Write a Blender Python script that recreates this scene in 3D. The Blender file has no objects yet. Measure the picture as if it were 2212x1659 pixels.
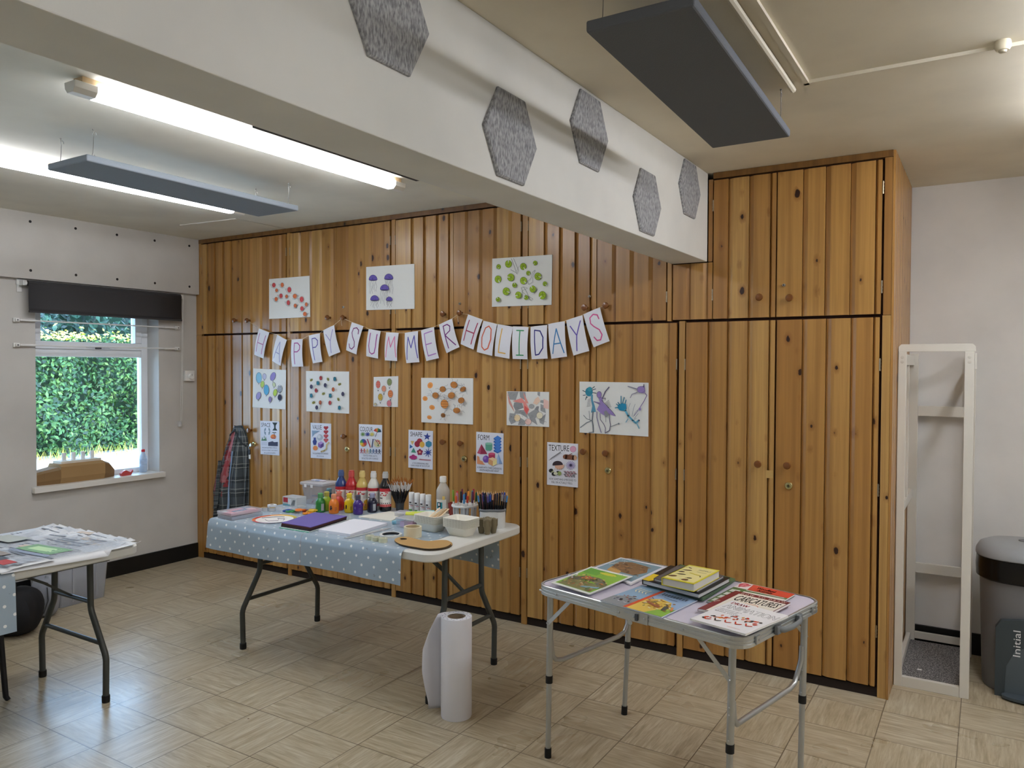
import bpy, math, random
from mathutils import Vector, Matrix
random.seed(11)
C = bpy.context.scene.collection
PI = math.pi
# ------------------------------------------------------------------ camera
IW, IH, FPX = 2212, 1659, 1665.86
YAW, PITCH, ROLL = math.radians(-31.6975), math.radians(-1.2865), math.radians(0.2068)
CAM = Vector((5.5167, -4.0468, 1.5843))
fw = Vector((math.sin(YAW)*math.cos(PITCH), math.cos(YAW)*math.cos(PITCH), math.sin(PITCH)))
r0 = Vector((math.cos(YAW), -math.sin(YAW), 0)); u0 = r0.cross(fw)
rt = r0*math.cos(ROLL)+u0*math.sin(ROLL); up = -r0*math.sin(ROLL)+u0*math.cos(ROLL)
cam_d = bpy.data.cameras.new('camera'); cam_o = bpy.data.objects.new('camera', cam_d); C.objects.link(cam_o)
cam_o.matrix_world = Matrix(((rt.x, up.x, -fw.x, CAM.x), (rt.y, up.y, -fw.y, CAM.y), (rt.z, up.z, -fw.z, CAM.z), (0, 0, 0, 1)))
cam_d.sensor_width = 36; cam_d.lens = FPX/IW*36; cam_d.clip_start = 0.05; cam_d.clip_end = 200
bpy.context.scene.camera = cam_o

def at(u, v, x=None, y=None, z=None):
    """the point of the plane x=, y= or z= seen at a place of the photograph"""
    d = rt*((u-IW/2)/FPX) - up*((v-IH/2)/FPX) + fw
    if x is not None: t = (x-CAM.x)/d.x
    elif y is not None: t = (y-CAM.y)/d.y
    else: t = (z-CAM.z)/d.z
    return CAM+d*t

# ------------------------------------------------------------------ materials
def lin(c):
    if isinstance(c, str):
        c = c.lstrip('#'); c = ''.join(x+x for x in c) if len(c) == 3 else c; c = [int(c[i:i+2], 16)/255 for i in (0, 2, 4)]
    return tuple(x/12.92 if x <= .04045 else ((x+.055)/1.055)**2.4 for x in c[:3])+(1,)
MATS = {}
def P(col, rough=.6, metal=0, spec=.5, alpha=1, coat=0, trans=0, emit=0, ior=1.45):
    k = (str(col), rough, metal, spec, alpha, coat, trans, emit)
    if k in MATS: return MATS[k]
    m = bpy.data.materials.new('mat_%d' % len(MATS)); m.use_nodes = True
    b = m.node_tree.nodes['Principled BSDF']
    b.inputs['Base Color'].default_value = lin(col); b.inputs['Roughness'].default_value = rough
    b.inputs['Metallic'].default_value = metal; b.inputs['Specular IOR Level'].default_value = spec
    b.inputs['Alpha'].default_value = alpha; b.inputs['Coat Weight'].default_value = coat
    b.inputs['Transmission Weight'].default_value = trans; b.inputs['IOR'].default_value = ior
    if emit:
        b.inputs['Emission Color'].default_value = lin(col); b.inputs['Emission Strength'].default_value = emit
    MATS[k] = m
    return m
class NT:
    def __init__(s, name):
        s.m = bpy.data.materials.new(name); s.m.use_nodes = True
        s.t = s.m.node_tree; s.b = s.t.nodes['Principled BSDF']; s.N = s.t.nodes; s.L = s.t.links
    def n(s, typ, **kw):
        o = s.N.new(typ)
        for k, v in kw.items():
            if k.startswith('i_'):
                key = k[2:]; key = int(key) if key.isdigit() else key.replace('_', ' ')
                if hasattr(v, 'is_output') or isinstance(v, bpy.types.NodeSocket): s.L.new(v, o.inputs[key])
                else: o.inputs[key].default_value = v
            else: setattr(o, k, v)
        return o
    def math(s, op, a, b=None, c=None):
        o = s.N.new('ShaderNodeMath'); o.operation = op
        for i, v in enumerate((a, b, c)):
            if v is None: continue
            if isinstance(v, bpy.types.NodeSocket): s.L.new(v, o.inputs[i])
            else: o.inputs[i].default_value = v
        return o.outputs[0]
    def mix(s, f, a, b, mode='MIX'):
        o = s.N.new('ShaderNodeMix'); o.data_type = 'RGBA'; o.blend_type = mode
        for i, v in ((0, f), (6, a), (7, b)):
            if isinstance(v, bpy.types.NodeSocket): s.L.new(v, o.inputs[i])
            else: o.inputs[i].default_value = v
        return o.outputs[2]
    def ramp(s, f, stops):
        o = s.N.new('ShaderNodeValToRGB'); s.L.new(f, o.inputs[0]); r = o.color_ramp
        while len(r.elements) < len(stops): r.elements.new(.5)
        for e, (p, c) in zip(r.elements, stops): e.position = p; e.color = c if len(c) == 4 else lin(c)
        return o.outputs[0]
    def set(s, key, v):
        if isinstance(v, bpy.types.NodeSocket): s.L.new(v, s.b.inputs[key])
        else: s.b.inputs[key].default_value = v
    def bump(s, h, strength=.3, dist=.002):
        o = s.n('ShaderNodeBump', i_Strength=strength, i_Distance=dist, i_Height=h); s.L.new(o.outputs[0], s.b.inputs['Normal'])

def wood_mat(name='knotty_pine', dark=1.0):
    k = NT(name); pos = k.n('ShaderNodeNewGeometry').outputs['Position']
    att = k.n('ShaderNodeAttribute', attribute_name='board').outputs['Fac']
    sx = k.n('ShaderNodeSeparateXYZ', i_0=pos)
    xx = k.math('ADD', sx.outputs[0], sx.outputs[1])
    off = k.math('MULTIPLY', att, 37.0)
    x2 = k.math('ADD', xx, off); z2 = k.math('ADD', sx.outputs[2], k.math('MULTIPLY', att, 19.0))
    # knots: voronoi cells, some of them carry a knot
    vc = k.n('ShaderNodeCombineXYZ', i_0=k.math('MULTIPLY', x2, 15.0), i_1=k.math('MULTIPLY', z2, 8.5), i_2=k.math('MULTIPLY', att, 5.0))
    vo = k.n('ShaderNodeTexVoronoi', i_Vector=vc.outputs[0], i_Scale=1.0, i_Randomness=1.0)
    nz = k.n('ShaderNodeTexNoise', i_Vector=pos, i_Scale=60.0)
    d = k.math('ADD', vo.outputs['Distance'], k.math('MULTIPLY', k.math('SUBTRACT', nz.outputs['Fac'], .5), .12))
    rnd = k.n('ShaderNodeSeparateColor', i_0=vo.outputs['Color'])
    size = k.math('MULTIPLY', k.math('MAXIMUM', k.math('SUBTRACT', rnd.outputs[0], .58), 0), .42)
    kn = k.math('SUBTRACT', d, size)
    knot = k.ramp(k.math('MULTIPLY', kn, 1.0), [(0.0, (1, 1, 1, 1)), (0.03, (0, 0, 0, 1))])
    halo = k.ramp(kn, [(0.0, (1, 1, 1, 1)), (.22, (0, 0, 0, 1))])
    has = k.math('GREATER_THAN', rnd.outputs[0], .63)
    knot = k.math('MULTIPLY', knot, has); halo = k.math('MULTIPLY', halo, has)
    # grain: streaks along the board that flow round the knots
    gx = k.math('ADD', k.math('MULTIPLY', x2, 1.0), k.math('MULTIPLY', halo, .012))
    gv = k.n('ShaderNodeCombineXYZ', i_0=k.math('MULTIPLY', gx, 70.0), i_1=k.math('MULTIPLY', z2, 1.6), i_2=0.0)
    g1 = k.n('ShaderNodeTexNoise', i_Vector=gv.outputs[0], i_Scale=1.0, i_Detail=4.0, i_Roughness=.6, i_Distortion=.3)
    wv = k.n('ShaderNodeCombineXYZ', i_0=k.math('MULTIPLY', gx, 5.0), i_1=k.math('MULTIPLY', z2, .35), i_2=0.0)
    wa = k.n('ShaderNodeTexWave', i_Vector=wv.outputs[0], i_Scale=.7, i_Distortion=7.0, i_Detail=2.0, i_Detail_Scale=.6)
    base = k.ramp(att, [(0, '#a3743a'), (.35, '#bd8f4e'), (.7, '#ab7a3d'), (1, '#c9a05f')])
    c1 = k.mix(k.math('MULTIPLY', k.ramp(g1.outputs['Fac'], [(.42, (0, 0, 0, 1)), (.6, (1, 1, 1, 1))]), .32), base, lin('#8f6534'))
    c2 = k.mix(k.math('MULTIPLY', k.ramp(wa.outputs['Fac'], [(.7, (0, 0, 0, 1)), (.95, (1, 1, 1, 1))]), .28), c1, lin('#7c5028'))
    c3 = k.mix(k.math('MULTIPLY', halo, .6), c2, lin('#7c481e'))
    c4 = k.mix(knot, c3, lin('#2e140a'))
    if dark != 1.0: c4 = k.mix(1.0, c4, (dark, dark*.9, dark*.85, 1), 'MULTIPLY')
    k.set('Base Color', c4); k.set('Roughness', .33); k.set('Specular IOR Level', .5); k.set('Coat Weight', .25); k.set('Coat Roughness', .25)
    k.bump(g1.outputs['Fac'], .12, .001)
    return k.m
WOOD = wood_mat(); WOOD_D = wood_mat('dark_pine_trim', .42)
KNOB = P('#7a4a22', .25, coat=.4)
def plaster(name, col, var=.04, rough=.85, sc=3):
    k = NT(name); pos = k.n('ShaderNodeNewGeometry').outputs['Position']
    n1 = k.n('ShaderNodeTexNoise', i_Vector=pos, i_Scale=float(sc), i_Detail=4.0)
    n2 = k.n('ShaderNodeTexNoise', i_Vector=pos, i_Scale=160.0, i_Detail=2.0)
    c = lin(col); c2 = tuple(x*(1-var*2.5) for x in c[:3])+(1,)
    k.set('Base Color', k.mix(k.ramp(n1.outputs['Fac'], [(.35, (0, 0, 0, 1)), (.7, (1, 1, 1, 1))]), c, c2))
    k.set('Roughness', rough); k.set('Specular IOR Level', .3); k.bump(n2.outputs['Fac'], .15, .001)
    return k.m
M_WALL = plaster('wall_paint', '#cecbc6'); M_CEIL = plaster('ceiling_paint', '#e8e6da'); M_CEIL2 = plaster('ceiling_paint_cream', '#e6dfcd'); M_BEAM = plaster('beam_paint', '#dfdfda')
M_WHITE = P('#e9e9e6', .4); M_GLOSSW = P('#e6e3dc', .35); M_UPVC = P('#eef1f5', .3)
M_BLACK = P('#141414', .5); M_PAPER = P('#f0f0ee', .8)
def floor_mat():
    k = NT('vinyl_tiles'); pos = k.n('ShaderNodeNewGeometry').outputs['Position']; s = k.n('ShaderNodeSeparateXYZ', i_0=pos)
    T = .305
    a = k.math('DIVIDE', k.math('SUBTRACT', s.outputs[0], 1.77-30*T), T); b = k.math('DIVIDE', k.math('SUBTRACT', s.outputs[1], -.7511-40*T), T)
    ia = k.math('FLOOR', a); ib = k.math('FLOOR', b); fa = k.math('SUBTRACT', a, ia); fb = k.math('SUBTRACT', b, ib)
    par = k.math('MODULO', k.math('ADD', ia, ib), 2.0)
    # tile with parity 1 has its grain along y
    rnd = k.n('ShaderNodeTexWhiteNoise', noise_dimensions='2D', i_Vector=k.n('ShaderNodeCombineXYZ', i_0=ia, i_1=ib, i_2=0.0).outputs[0])
    mixf = lambda p, q: k.math('ADD', k.math('MULTIPLY', p, par), k.math('MULTIPLY', q, k.math('SUBTRACT', 1.0, par)))
    across = mixf(fa, fb); along = mixf(fb, fa)
    v = k.n('ShaderNodeCombineXYZ', i_0=k.math('MULTIPLY', across, 13.0), i_1=k.math('MULTIPLY', along, 1.3), i_2=k.math('MULTIPLY', rnd.outputs['Value'], 50.0))
    n1 = k.n('ShaderNodeTexNoise', i_Vector=v.outputs[0], i_Scale=1.0, i_Detail=5.0, i_Roughness=.65, i_Distortion=.5)
    v2 = k.n('ShaderNodeCombineXYZ', i_0=k.math('MULTIPLY', across, 34.0), i_1=k.math('MULTIPLY', along, 2.4), i_2=k.math('MULTIPLY', rnd.outputs['Value'], 50.0))
    n2 = k.n('ShaderNodeTexNoise', i_Vector=v2.outputs[0], i_Scale=1.0, i_Detail=4.0, i_Roughness=.6)
    g = k.math('ADD', k.math('MULTIPLY', n1.outputs['Fac'], .6), k.math('MULTIPLY', n2.outputs['Fac'], .4))
    c = k.ramp(g, [(.36, '#9c8d72'), (.46, '#b0a288'), (.54, '#bdb198'), (.64, '#ccc3ad')])
    c = k.mix(k.math('MULTIPLY', rnd.outputs['Value'], .16), c, lin('#a8946a'))
    ed = k.math('MINIMUM', k.math('MINIMUM', fa, k.math('SUBTRACT', 1.0, fa)), k.math('MINIMUM', fb, k.math('SUBTRACT', 1.0, fb)))
    seam = k.ramp(ed, [(.004, (1, 1, 1, 1)), (.009, (0, 0, 0, 1))])
    c = k.mix(k.math('MULTIPLY', seam, .85), c, lin('#5a4a34'))
    sp = k.n('ShaderNodeTexVoronoi', i_Vector=pos, i_Scale=3.3); spr = k.n('ShaderNodeSeparateColor', i_0=sp.outputs['Color'])
    spot = k.math('MULTIPLY', k.math('LESS_THAN', sp.outputs['Distance'], .018), k.math('GREATER_THAN', spr.outputs[0], .8))
    c = k.mix(spot, c, lin('#6b4a30'))
    nz = k.n('ShaderNodeTexNoise', i_Vector=pos, i_Scale=2.2, i_Detail=3.0)
    k.set('Base Color', c); k.set('Roughness', k.ramp(nz.outputs['Fac'], [(.3, (.26, .26, .26, 1)), (.7, (.34, .34, .34, 1))])); k.set('Specular IOR Level', .55)
    bn = k.n('ShaderNodeTexNoise', i_Vector=pos, i_Scale=30.0, i_Detail=2.0)
    k.bump(k.math('ADD', k.math('MULTIPLY', bn.outputs['Fac'], .35), k.math('MULTIPLY', seam, -.6)), .22, .0006)
    return k.m
def clear(name, col='#e8ecf0', a=.28, rough=.12):
    k = (name, col, a)
    if k in MATS: return MATS[k]
    m = P(col, rough, alpha=a+.0001); MATS[k] = m
    return m
def glass_mat():
    k = NT('window_glass'); t = k.n('ShaderNodeBsdfTransparent'); t.inputs[0].default_value = (.93, .97, 1, 1)
    g = k.n('ShaderNodeBsdfGlossy'); g.inputs['Roughness'].default_value = .03
    f = k.n('ShaderNodeFresnel', i_IOR=1.45); mx = k.n('ShaderNodeMixShader', i_0=f.outputs[0]); k.L.new(t.outputs[0], mx.inputs[1]); k.L.new(g.outputs[0], mx.inputs[2])
    k.L.new(mx.outputs[0], k.N['Material Output'].inputs[0]); return k.m

# ------------------------------------------------------------------ mesh builder
class MB:
    def __init__(s): s.v = []; s.f = []; s.fm = []; s.sm = []; s.mats = []; s.M = Matrix(); s.uv = {}; s.att = {}
    def mi(s, m):
        if m not in s.mats: s.mats.append(m)
        return s.mats.index(m)
    def add(s, vs, fs, m, smooth=False, uvs=None, att=None):
        o = len(s.v); s.v += [s.M @ Vector(p) for p in vs]
        for i, f in enumerate(fs):
            if uvs: s.uv[len(s.f)] = [uvs[j] for j in f]
            if att is not None: s.att[len(s.f)] = att
            s.f.append([o+j for j in f]); s.fm.append(s.mi(m)); s.sm.append(smooth)
        return s
    def box(s, a, b, m, att=None):
        x0, y0, z0 = a; x1, y1, z1 = b
        vs = [(x0, y0, z0), (x1, y0, z0), (x1, y1, z0), (x0, y1, z0), (x0, y0, z1), (x1, y0, z1), (x1, y1, z1), (x0, y1, z1)]
        return s.add(vs, [(3, 2, 1, 0), (4, 5, 6, 7), (0, 1, 5, 4), (1, 2, 6, 5), (2, 3, 7, 6), (3, 0, 4, 7)], m, att=att)
    def rbox(s, a, b, r, m, n=3):
        """box with edges rounded (upright corners by r, top and bottom rims by a little)"""
        x0, y0, z0 = a; x1, y1, z1 = b; e = min(r*.5, (z1-z0)*.3)
        pts = lambda q: rrect(x0+q, y0+q, x1-q, y1-q, max(r-q, .0005), n)
        return s.loft([[(x, y, z0) for x, y in pts(e)], [(x, y, z0+e) for x, y in pts(0)], [(x, y, z1-e) for x, y in pts(0)], [(x, y, z1) for x, y in pts(e)]], m, True)
    def prism(s, pts, z0, z1, m, axis='z', smooth=False, att=None):
        n = len(pts)
        def mp(p, h): return {'z': (p[0], p[1], h), 'y': (p[0], h, p[1]), 'x': (h, p[0], p[1])}[axis]
        vs = [mp(p, z0) for p in pts]+[mp(p, z1) for p in pts]
        s.add(vs, [tuple(range(n-1, -1, -1)), tuple(range(n, 2*n))], m, False, att=att)
        o = len(s.v)-2*n
        for i in range(n):
            j = (i+1) % n
            if att is not None: s.att[len(s.f)] = att
            s.f.append([o+i, o+j, o+n+j, o+n+i]); s.fm.append(s.mi(m)); s.sm.append(smooth)
        return s
    def loft(s, rings, m, smooth=True, cap0=True, cap1=True, closed=True):
        n = len(rings[0]); vs = [p for r in rings for p in r]; fs = []
        for k in range(len(rings)-1):
            for i in range(n if closed else n-1):
                j = (i+1) % n; fs.append((k*n+i, k*n+j, (k+1)*n+j, (k+1)*n+i))
        if cap0: fs.append(tuple(range(n-1, -1, -1)))
        if cap1: fs.append(tuple(range((len(rings)-1)*n, len(rings)*n)))
        return s.add(vs, fs, m, smooth)
    def lathe(s, prof, m, c=(0, 0, 0), n=24, caps=True, axis=None):
        rings = []
        for r, z in prof: rings.append([(c[0]+r*math.cos(2*PI*i/n), c[1]+r*math.sin(2*PI*i/n), c[2]+z) for i in range(n)])
        if axis == 'y': rings = [[(c[0]+(p[0]-c[0]), c[1]+(p[2]-c[2]), c[2]-(p[1]-c[1])) for p in r] for r in rings]
        if axis == 'x': rings = [[(c[0]+(p[2]-c[2]), c[1]+(p[1]-c[1]), c[2]-(p[0]-c[0])) for p in r] for r in rings]
        return s.loft(rings, m, True, caps, caps)
    def tube(s, pts, r, m, n=10, caps=True, flat=None):
        pts = [Vector(p) for p in pts]; rings = []; prev = None
        for i, p in enumerate(pts):
            t = (pts[min(i+1, len(pts)-1)]-pts[max(i-1, 0)]).normalized()
            if prev is None: a = t.orthogonal().normalized() if flat is None else Vector(flat)
            else: a = prev-t*prev.dot(t)
            a = (a-t*a.dot(t)).normalized(); prev = a; b = t.cross(a)
            rr = r[i] if isinstance(r, (list, tuple)) and not isinstance(r, tuple) else r
            ra, rb = (rr if isinstance(rr, tuple) else (rr, rr))
            rings.append([tuple(p+a*ra*math.cos(2*PI*k/n)+b*rb*math.sin(2*PI*k/n)) for k in range(n)])
        return s.loft(rings, m, True, caps, caps)
    def bar(s, p, q, w, h, m, upv=(0, 0, 1)):
        p = Vector(p); q = Vector(q); t = (q-p).normalized(); a = t.cross(Vector(upv)).normalized(); b = a.cross(t)
        rg = lambda c: [tuple(c+a*i*w/2+b*j*h/2) for i, j in ((-1, -1), (1, -1), (1, 1), (-1, 1))]
        return s.loft([rg(p), rg(q)], m, False)
    def grid(s, fn, nu, nv, m, smooth=True, uv=True, thick=None):
        vs = []; us = []
        for j in range(nv+1):
            for i in range(nu+1): vs.append(fn(i/nu, j/nv)); us.append((i/nu, j/nv))
        fs = [(j*(nu+1)+i, j*(nu+1)+i+1, (j+1)*(nu+1)+i+1, (j+1)*(nu+1)+i) for j in range(nv) for i in range(nu)]
        return s.add(vs, fs, m, smooth, us if uv else None)
    def build(s, name, parent=None, bevel=0, solid=0, loc=None):
        me = bpy.data.meshes.new(name); vs = s.v
        if parent is not None:
            inv = parent.matrix_basis.inverted()
            if parent.parent is not None: inv = inv @ parent.parent.matrix_basis.inverted()
            vs = [inv @ p for p in vs]
        elif loc is not None: vs = [p-Vector(loc) for p in vs]
        me.from_pydata([tuple(p) for p in vs], [], s.f)
        for m in s.mats: me.materials.append(m)
        me.polygons.foreach_set('material_index', s.fm); me.polygons.foreach_set('use_smooth', s.sm)
        if s.uv:
            ul = me.uv_layers.new(name='UVMap')
            for fi, uvs in s.uv.items():
                for li, c in zip(me.polygons[fi].loop_indices, uvs): ul.data[li].uv = c
        if s.att:
            a = me.attributes.new('board', 'FLOAT', 'FACE')
            for fi, x in s.att.items(): a.data[fi].value = x
        me.validate(); me.update()
        if any(s.sm):
            try: me.set_sharp_from_angle(angle=math.radians(40))
            except Exception: pass
        o = bpy.data.objects.new(name, me); C.objects.link(o)
        if parent is not None: o.parent = parent
        elif loc is not None: o.location = loc
        if bevel:
            b = o.modifiers.new('bevel', 'BEVEL'); b.width = bevel; b.segments = 2; b.limit_method = 'ANGLE'; b.angle_limit = math.radians(50)
        if solid:
            b = o.modifiers.new('thickness', 'SOLIDIFY'); b.thickness = solid; b.offset = 0
        return o
def rrect(x0, y0, x1, y1, r, n=4):
    out = []
    for cx, cy, a in ((x1-r, y0+r, -90), (x1-r, y1-r, 0), (x0+r, y1-r, 90), (x0+r, y0+r, 180)):
        for i in range(n+1):
            t = math.radians(a+90*i/n); out.append((cx+r*math.cos(t), cy+r*math.sin(t)))
    return out
def tag(o, label=None, cat=None, group=None, kind=None):
    if label: o['label'] = label
    if cat: o['category'] = cat
    if group: o['group'] = group
    if kind: o['kind'] = kind
    return o
def thing(name, label, cat, loc=(0, 0, 0), rotz=0, group=None):
    o = bpy.data.objects.new(name, None); C.objects.link(o); o.empty_display_size = .1
    o.location = loc; o.rotation_euler = (0, 0, rotz)
    o.matrix_basis = Matrix.Translation(Vector(loc)) @ Matrix.Rotation(rotz, 4, 'Z')
    return tag(o, label, cat, group)
def struct(name, mb, **k):
    o = mb.build(name, **k); o['kind'] = 'structure'; return o
def dup(root, loc, rotz=0, label=None, group=None, rot=None):
    r = root.copy(); C.objects.link(r)
    for ch in list(root.children):
        c = ch.copy(); C.objects.link(c); c.parent = r
        for g in list(ch.children):
            d = g.copy(); C.objects.link(d); d.parent = c
    r.rotation_euler = rot if rot else (0, 0, rotz); r.location = loc
    if label: r['label'] = label
    if group: r['group'] = group
    return r
def L(root):
    """mesh builder that works in the thing's own coordinates"""
    b = MB(); b.M = root.matrix_basis.copy() if root.parent is None else root.parent.matrix_basis @ root.matrix_basis
    return b

# ------------------------------------------------------------------ drawing on flat sheets
_tc = {}
def text_polys(t):
    if t in _tc: return _tc[t]
    cu = bpy.data.curves.new('t', 'FONT'); cu.body = t; cu.resolution_u = 2
    o = bpy.data.objects.new('t', cu); C.objects.link(o); bpy.context.view_layer.update()
    me = o.to_mesh(); vs = [(v.co.x, v.co.y) for v in me.vertices]; fs = [tuple(p.vertices) for p in me.polygons]
    o.to_mesh_clear(); bpy.data.objects.remove(o); bpy.data.curves.remove(cu)
    x0 = min(v[0] for v in vs); x1 = max(v[0] for v in vs); y0 = min(v[1] for v in vs); y1 = max(v[1] for v in vs)
    vs = [((x-x0)/(x1-x0), (y-y0)/(y1-y0)) for x, y in vs]; _tc[t] = (vs, fs); return _tc[t]
class Art(MB):
    """shapes on one plane, given in places of the photograph (crop origin ox, oy and scale s)"""
    def __init__(s, ox, oy, sc, step=.00012, rough=.75, fn=None, **plane):
        super().__init__(); s.ox, s.oy, s.sc, s.pl, s.step, s.k, s.r, s.fn = ox, oy, sc, plane, step, 0, rough, fn
    def w(s, x, y):
        if s.fn: return s.fn(x, y, s.k*s.step)
        (ax, v), = s.pl.items(); d = -s.k*s.step if ax == 'y' else s.k*s.step
        return tuple(at(x/s.sc+s.ox, y/s.sc+s.oy, **{ax: v+d}))
    def m(s, c): return P(c, s.r) if not hasattr(c, 'node_tree') else c
    def poly(s, pts, c):
        s.k += 1; n = len(pts); s.add([s.w(*p) for p in pts], [tuple(range(n-1, -1, -1))], s.m(c)); return s
    def ell(s, cx, cy, rx, ry, c, rot=0, n=16, a0=0, a1=360):
        r = math.radians(rot); pts = []
        full = abs(a1-a0) >= 360
        for i in range(n if full else n+1):
            t = math.radians(a0+(a1-a0)*i/n); x, y = rx*math.cos(t), ry*math.sin(t)
            pts.append((cx+x*math.cos(r)-y*math.sin(r), cy+x*math.sin(r)+y*math.cos(r)))
        return s.poly(pts, c)
    def patch(s, u0, v0, u1, v1, c, n=10):
        s.k += 1; vs = [s.w(u0+(u1-u0)*i/n, v0+(v1-v0)*j/n) for j in range(n+1) for i in range(n+1)]
        s.add(vs, [(j*(n+1)+i, j*(n+1)+i+1, (j+1)*(n+1)+i+1, (j+1)*(n+1)+i) for j in range(n) for i in range(n)], s.m(c), True); return s
    def line(s, pts, wd, c, closed=False, rnd=True):
        s.k += 1; m = s.m(c)
        if closed: pts = pts+[pts[0]]
        for (x0, y0), (x1, y1) in zip(pts, pts[1:]):
            l = math.hypot(x1-x0, y1-y0)
            if l < 1e-6: continue
            nx, ny = -(y1-y0)/l*wd/2, (x1-x0)/l*wd/2
            s.add([s.w(*p) for p in ((x0+nx, y0+ny), (x1+nx, y1+ny), (x1-nx, y1-ny), (x0-nx, y0-ny))], [(3, 2, 1, 0)], m)
        if rnd and wd > 3:
            for x, y in pts:
                s.add([s.w(x+wd/2*math.cos(a*PI/4), y+wd/2*math.sin(a*PI/4)) for a in range(8)], [tuple(range(7, -1, -1))], m)
        return s
    def ring(s, cx, cy, rx, ry, wd, c, rot=0, n=18, a0=0, a1=360):
        r = math.radians(rot)
        pts = []
        for i in range(n+1):
            t = math.radians(a0+(a1-a0)*i/n); x, y = rx*math.cos(t), ry*math.sin(t)
            pts.append((cx+x*math.cos(r)-y*math.sin(r), cy+x*math.sin(r)+y*math.cos(r)))
        return s.line(pts, wd, c, rnd=False)
    def text(s, t, x, y, wd, h, c, dy=0, rot=0, bold=0):
        """baseline start x, y; width, height; dy: how much the baseline sinks along the width"""
        s.k += 1; vs, fs = text_polys(t); r = math.radians(rot); cr, sr = math.cos(r), math.sin(r)
        for ddx in ([0] if not bold else [-bold, 0, bold]):
            pts = []
            for a, b in vs:
                px, py = a*wd+ddx, -b*h+a*dy
                pts.append(s.w(x+px*cr-py*sr, y+px*sr+py*cr))
            s.add(pts, fs, s.m(c))
        return s
def wave(x0, y0, x1, y1, amp, n=8, ph=0):
    out = []
    l = math.hypot(x1-x0, y1-y0); nx, ny = -(y1-y0)/l, (x1-x0)/l
    for i in range(n+1):
        t = i/n; a = amp*math.sin(t*PI*3+ph); out.append((x0+(x1-x0)*t+nx*a, y0+(y1-y0)*t+ny*a))
    return out
# ================================================================== THE ROOM
H = 2.612
b = MB(); b.box((-.35, -7, -.08), (8.6, 1.05, 0), floor_mat()); struct('floor', b)
b = MB(); b.box((-.35, -7, H), (4.14, 1.05, H+.1), M_CEIL); b.box((4.14, -7, H), (8.6, 1.05, H+.1), M_CEIL2); struct('ceiling', b)
WY0, WY1, WZ0, WZ1 = -1.262, -.338, .745, 2.06
VY0, VY1 = -4.1, -3.0
b = MB(); x0, x1 = -.295, -.045
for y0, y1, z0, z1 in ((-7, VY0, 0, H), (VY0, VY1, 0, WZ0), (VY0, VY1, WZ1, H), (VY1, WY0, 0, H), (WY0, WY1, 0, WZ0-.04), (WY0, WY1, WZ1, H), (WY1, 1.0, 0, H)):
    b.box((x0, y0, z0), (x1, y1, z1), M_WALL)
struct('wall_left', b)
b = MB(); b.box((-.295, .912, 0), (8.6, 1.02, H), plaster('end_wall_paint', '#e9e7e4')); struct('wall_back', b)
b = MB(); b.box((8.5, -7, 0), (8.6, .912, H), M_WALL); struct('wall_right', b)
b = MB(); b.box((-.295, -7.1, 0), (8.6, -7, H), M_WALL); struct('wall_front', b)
b = MB(); b.box((-.045, -7, 2.166), (0, -.003, H), M_WALL)
so = struct('trim_1', b)
for i in range(18):
    for z in (2.552, 2.223):
        y = -.092-.3045*i
        if i < 7:
            q = MB(); q.lathe([(.0095, -.0004), (.0095, .0008), (.004, .001)], M_BLACK, (0.0, y, z), 10, axis='x'); q.build('screw_hole', so)
b = MB(); b.box((4.04, -7, 2.146), (4.236, -.002, H), M_BEAM); struct('trim_2', b, bevel=.003)
b = MB(); b.box((-.045, -7, 0), (-.03, -.001, .118), P('#0d0d0d', .45)); struct('baseboard_left', b)
b = MB(); b.box((5.125, .897, 0), (8.5, .912, .118), P('#0d0d0d', .45)); struct('baseboard_back', b)
p0_ = at(552, 277, x=4.030); p1_ = at(905, 393, x=4.030)
b = MB(); b.box((4.019, p0_.y, 2.150), (4.0395, p1_.y, 2.215), P('#2b2d30', .6)); struct('trim_6', b)
# filler line on the left ceiling
b = MB(); b.bar((.472, -.502, H-.002), (1.031, -.458, H-.002), .012, .005, M_WHITE); b.bar((1.031, -.458, H-.001), (1.029, -.01, H-.001), .004, .003, P('#b9b6aa'))
struct('trim_3', b)
# surface conduit on the right ceiling
b = MB(); b.tube([(4.903, -3.5, H-.011), (4.895, -1.3, H-.011), (4.893, -1.085, H-.011)], .011, M_CEIL2, 8)
struct('trim_4', b)
b = MB(); b.box((4.938, -3.6, H-.012), (4.956, -1.112, H), M_CEIL2); b.box((4.938, -1.13, H-.012), (8.5, -1.112, H), M_CEIL2); b.box((4.956, -1.112, H-.004), (8.5, -1.09, H), M_CEIL2)
struct('trim_5', b)
t = thing('ceiling_detector', 'small round beige detector on the right ceiling beside the trunking', 'detector', (5.54, -1.16, H-.03))
b = L(t); b.lathe([(.022, .03), (.024, .02), (.024, .01), (.018, 0)], P('#d6cdb4', .5), n=16); b.build('detector_body', t)
b = L(t); b.lathe([(.012, 0), (.010, -.006), (.002, -.007)], P('#c9c0a8', .5), n=12); b.build('sensor_cap', t)

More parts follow.
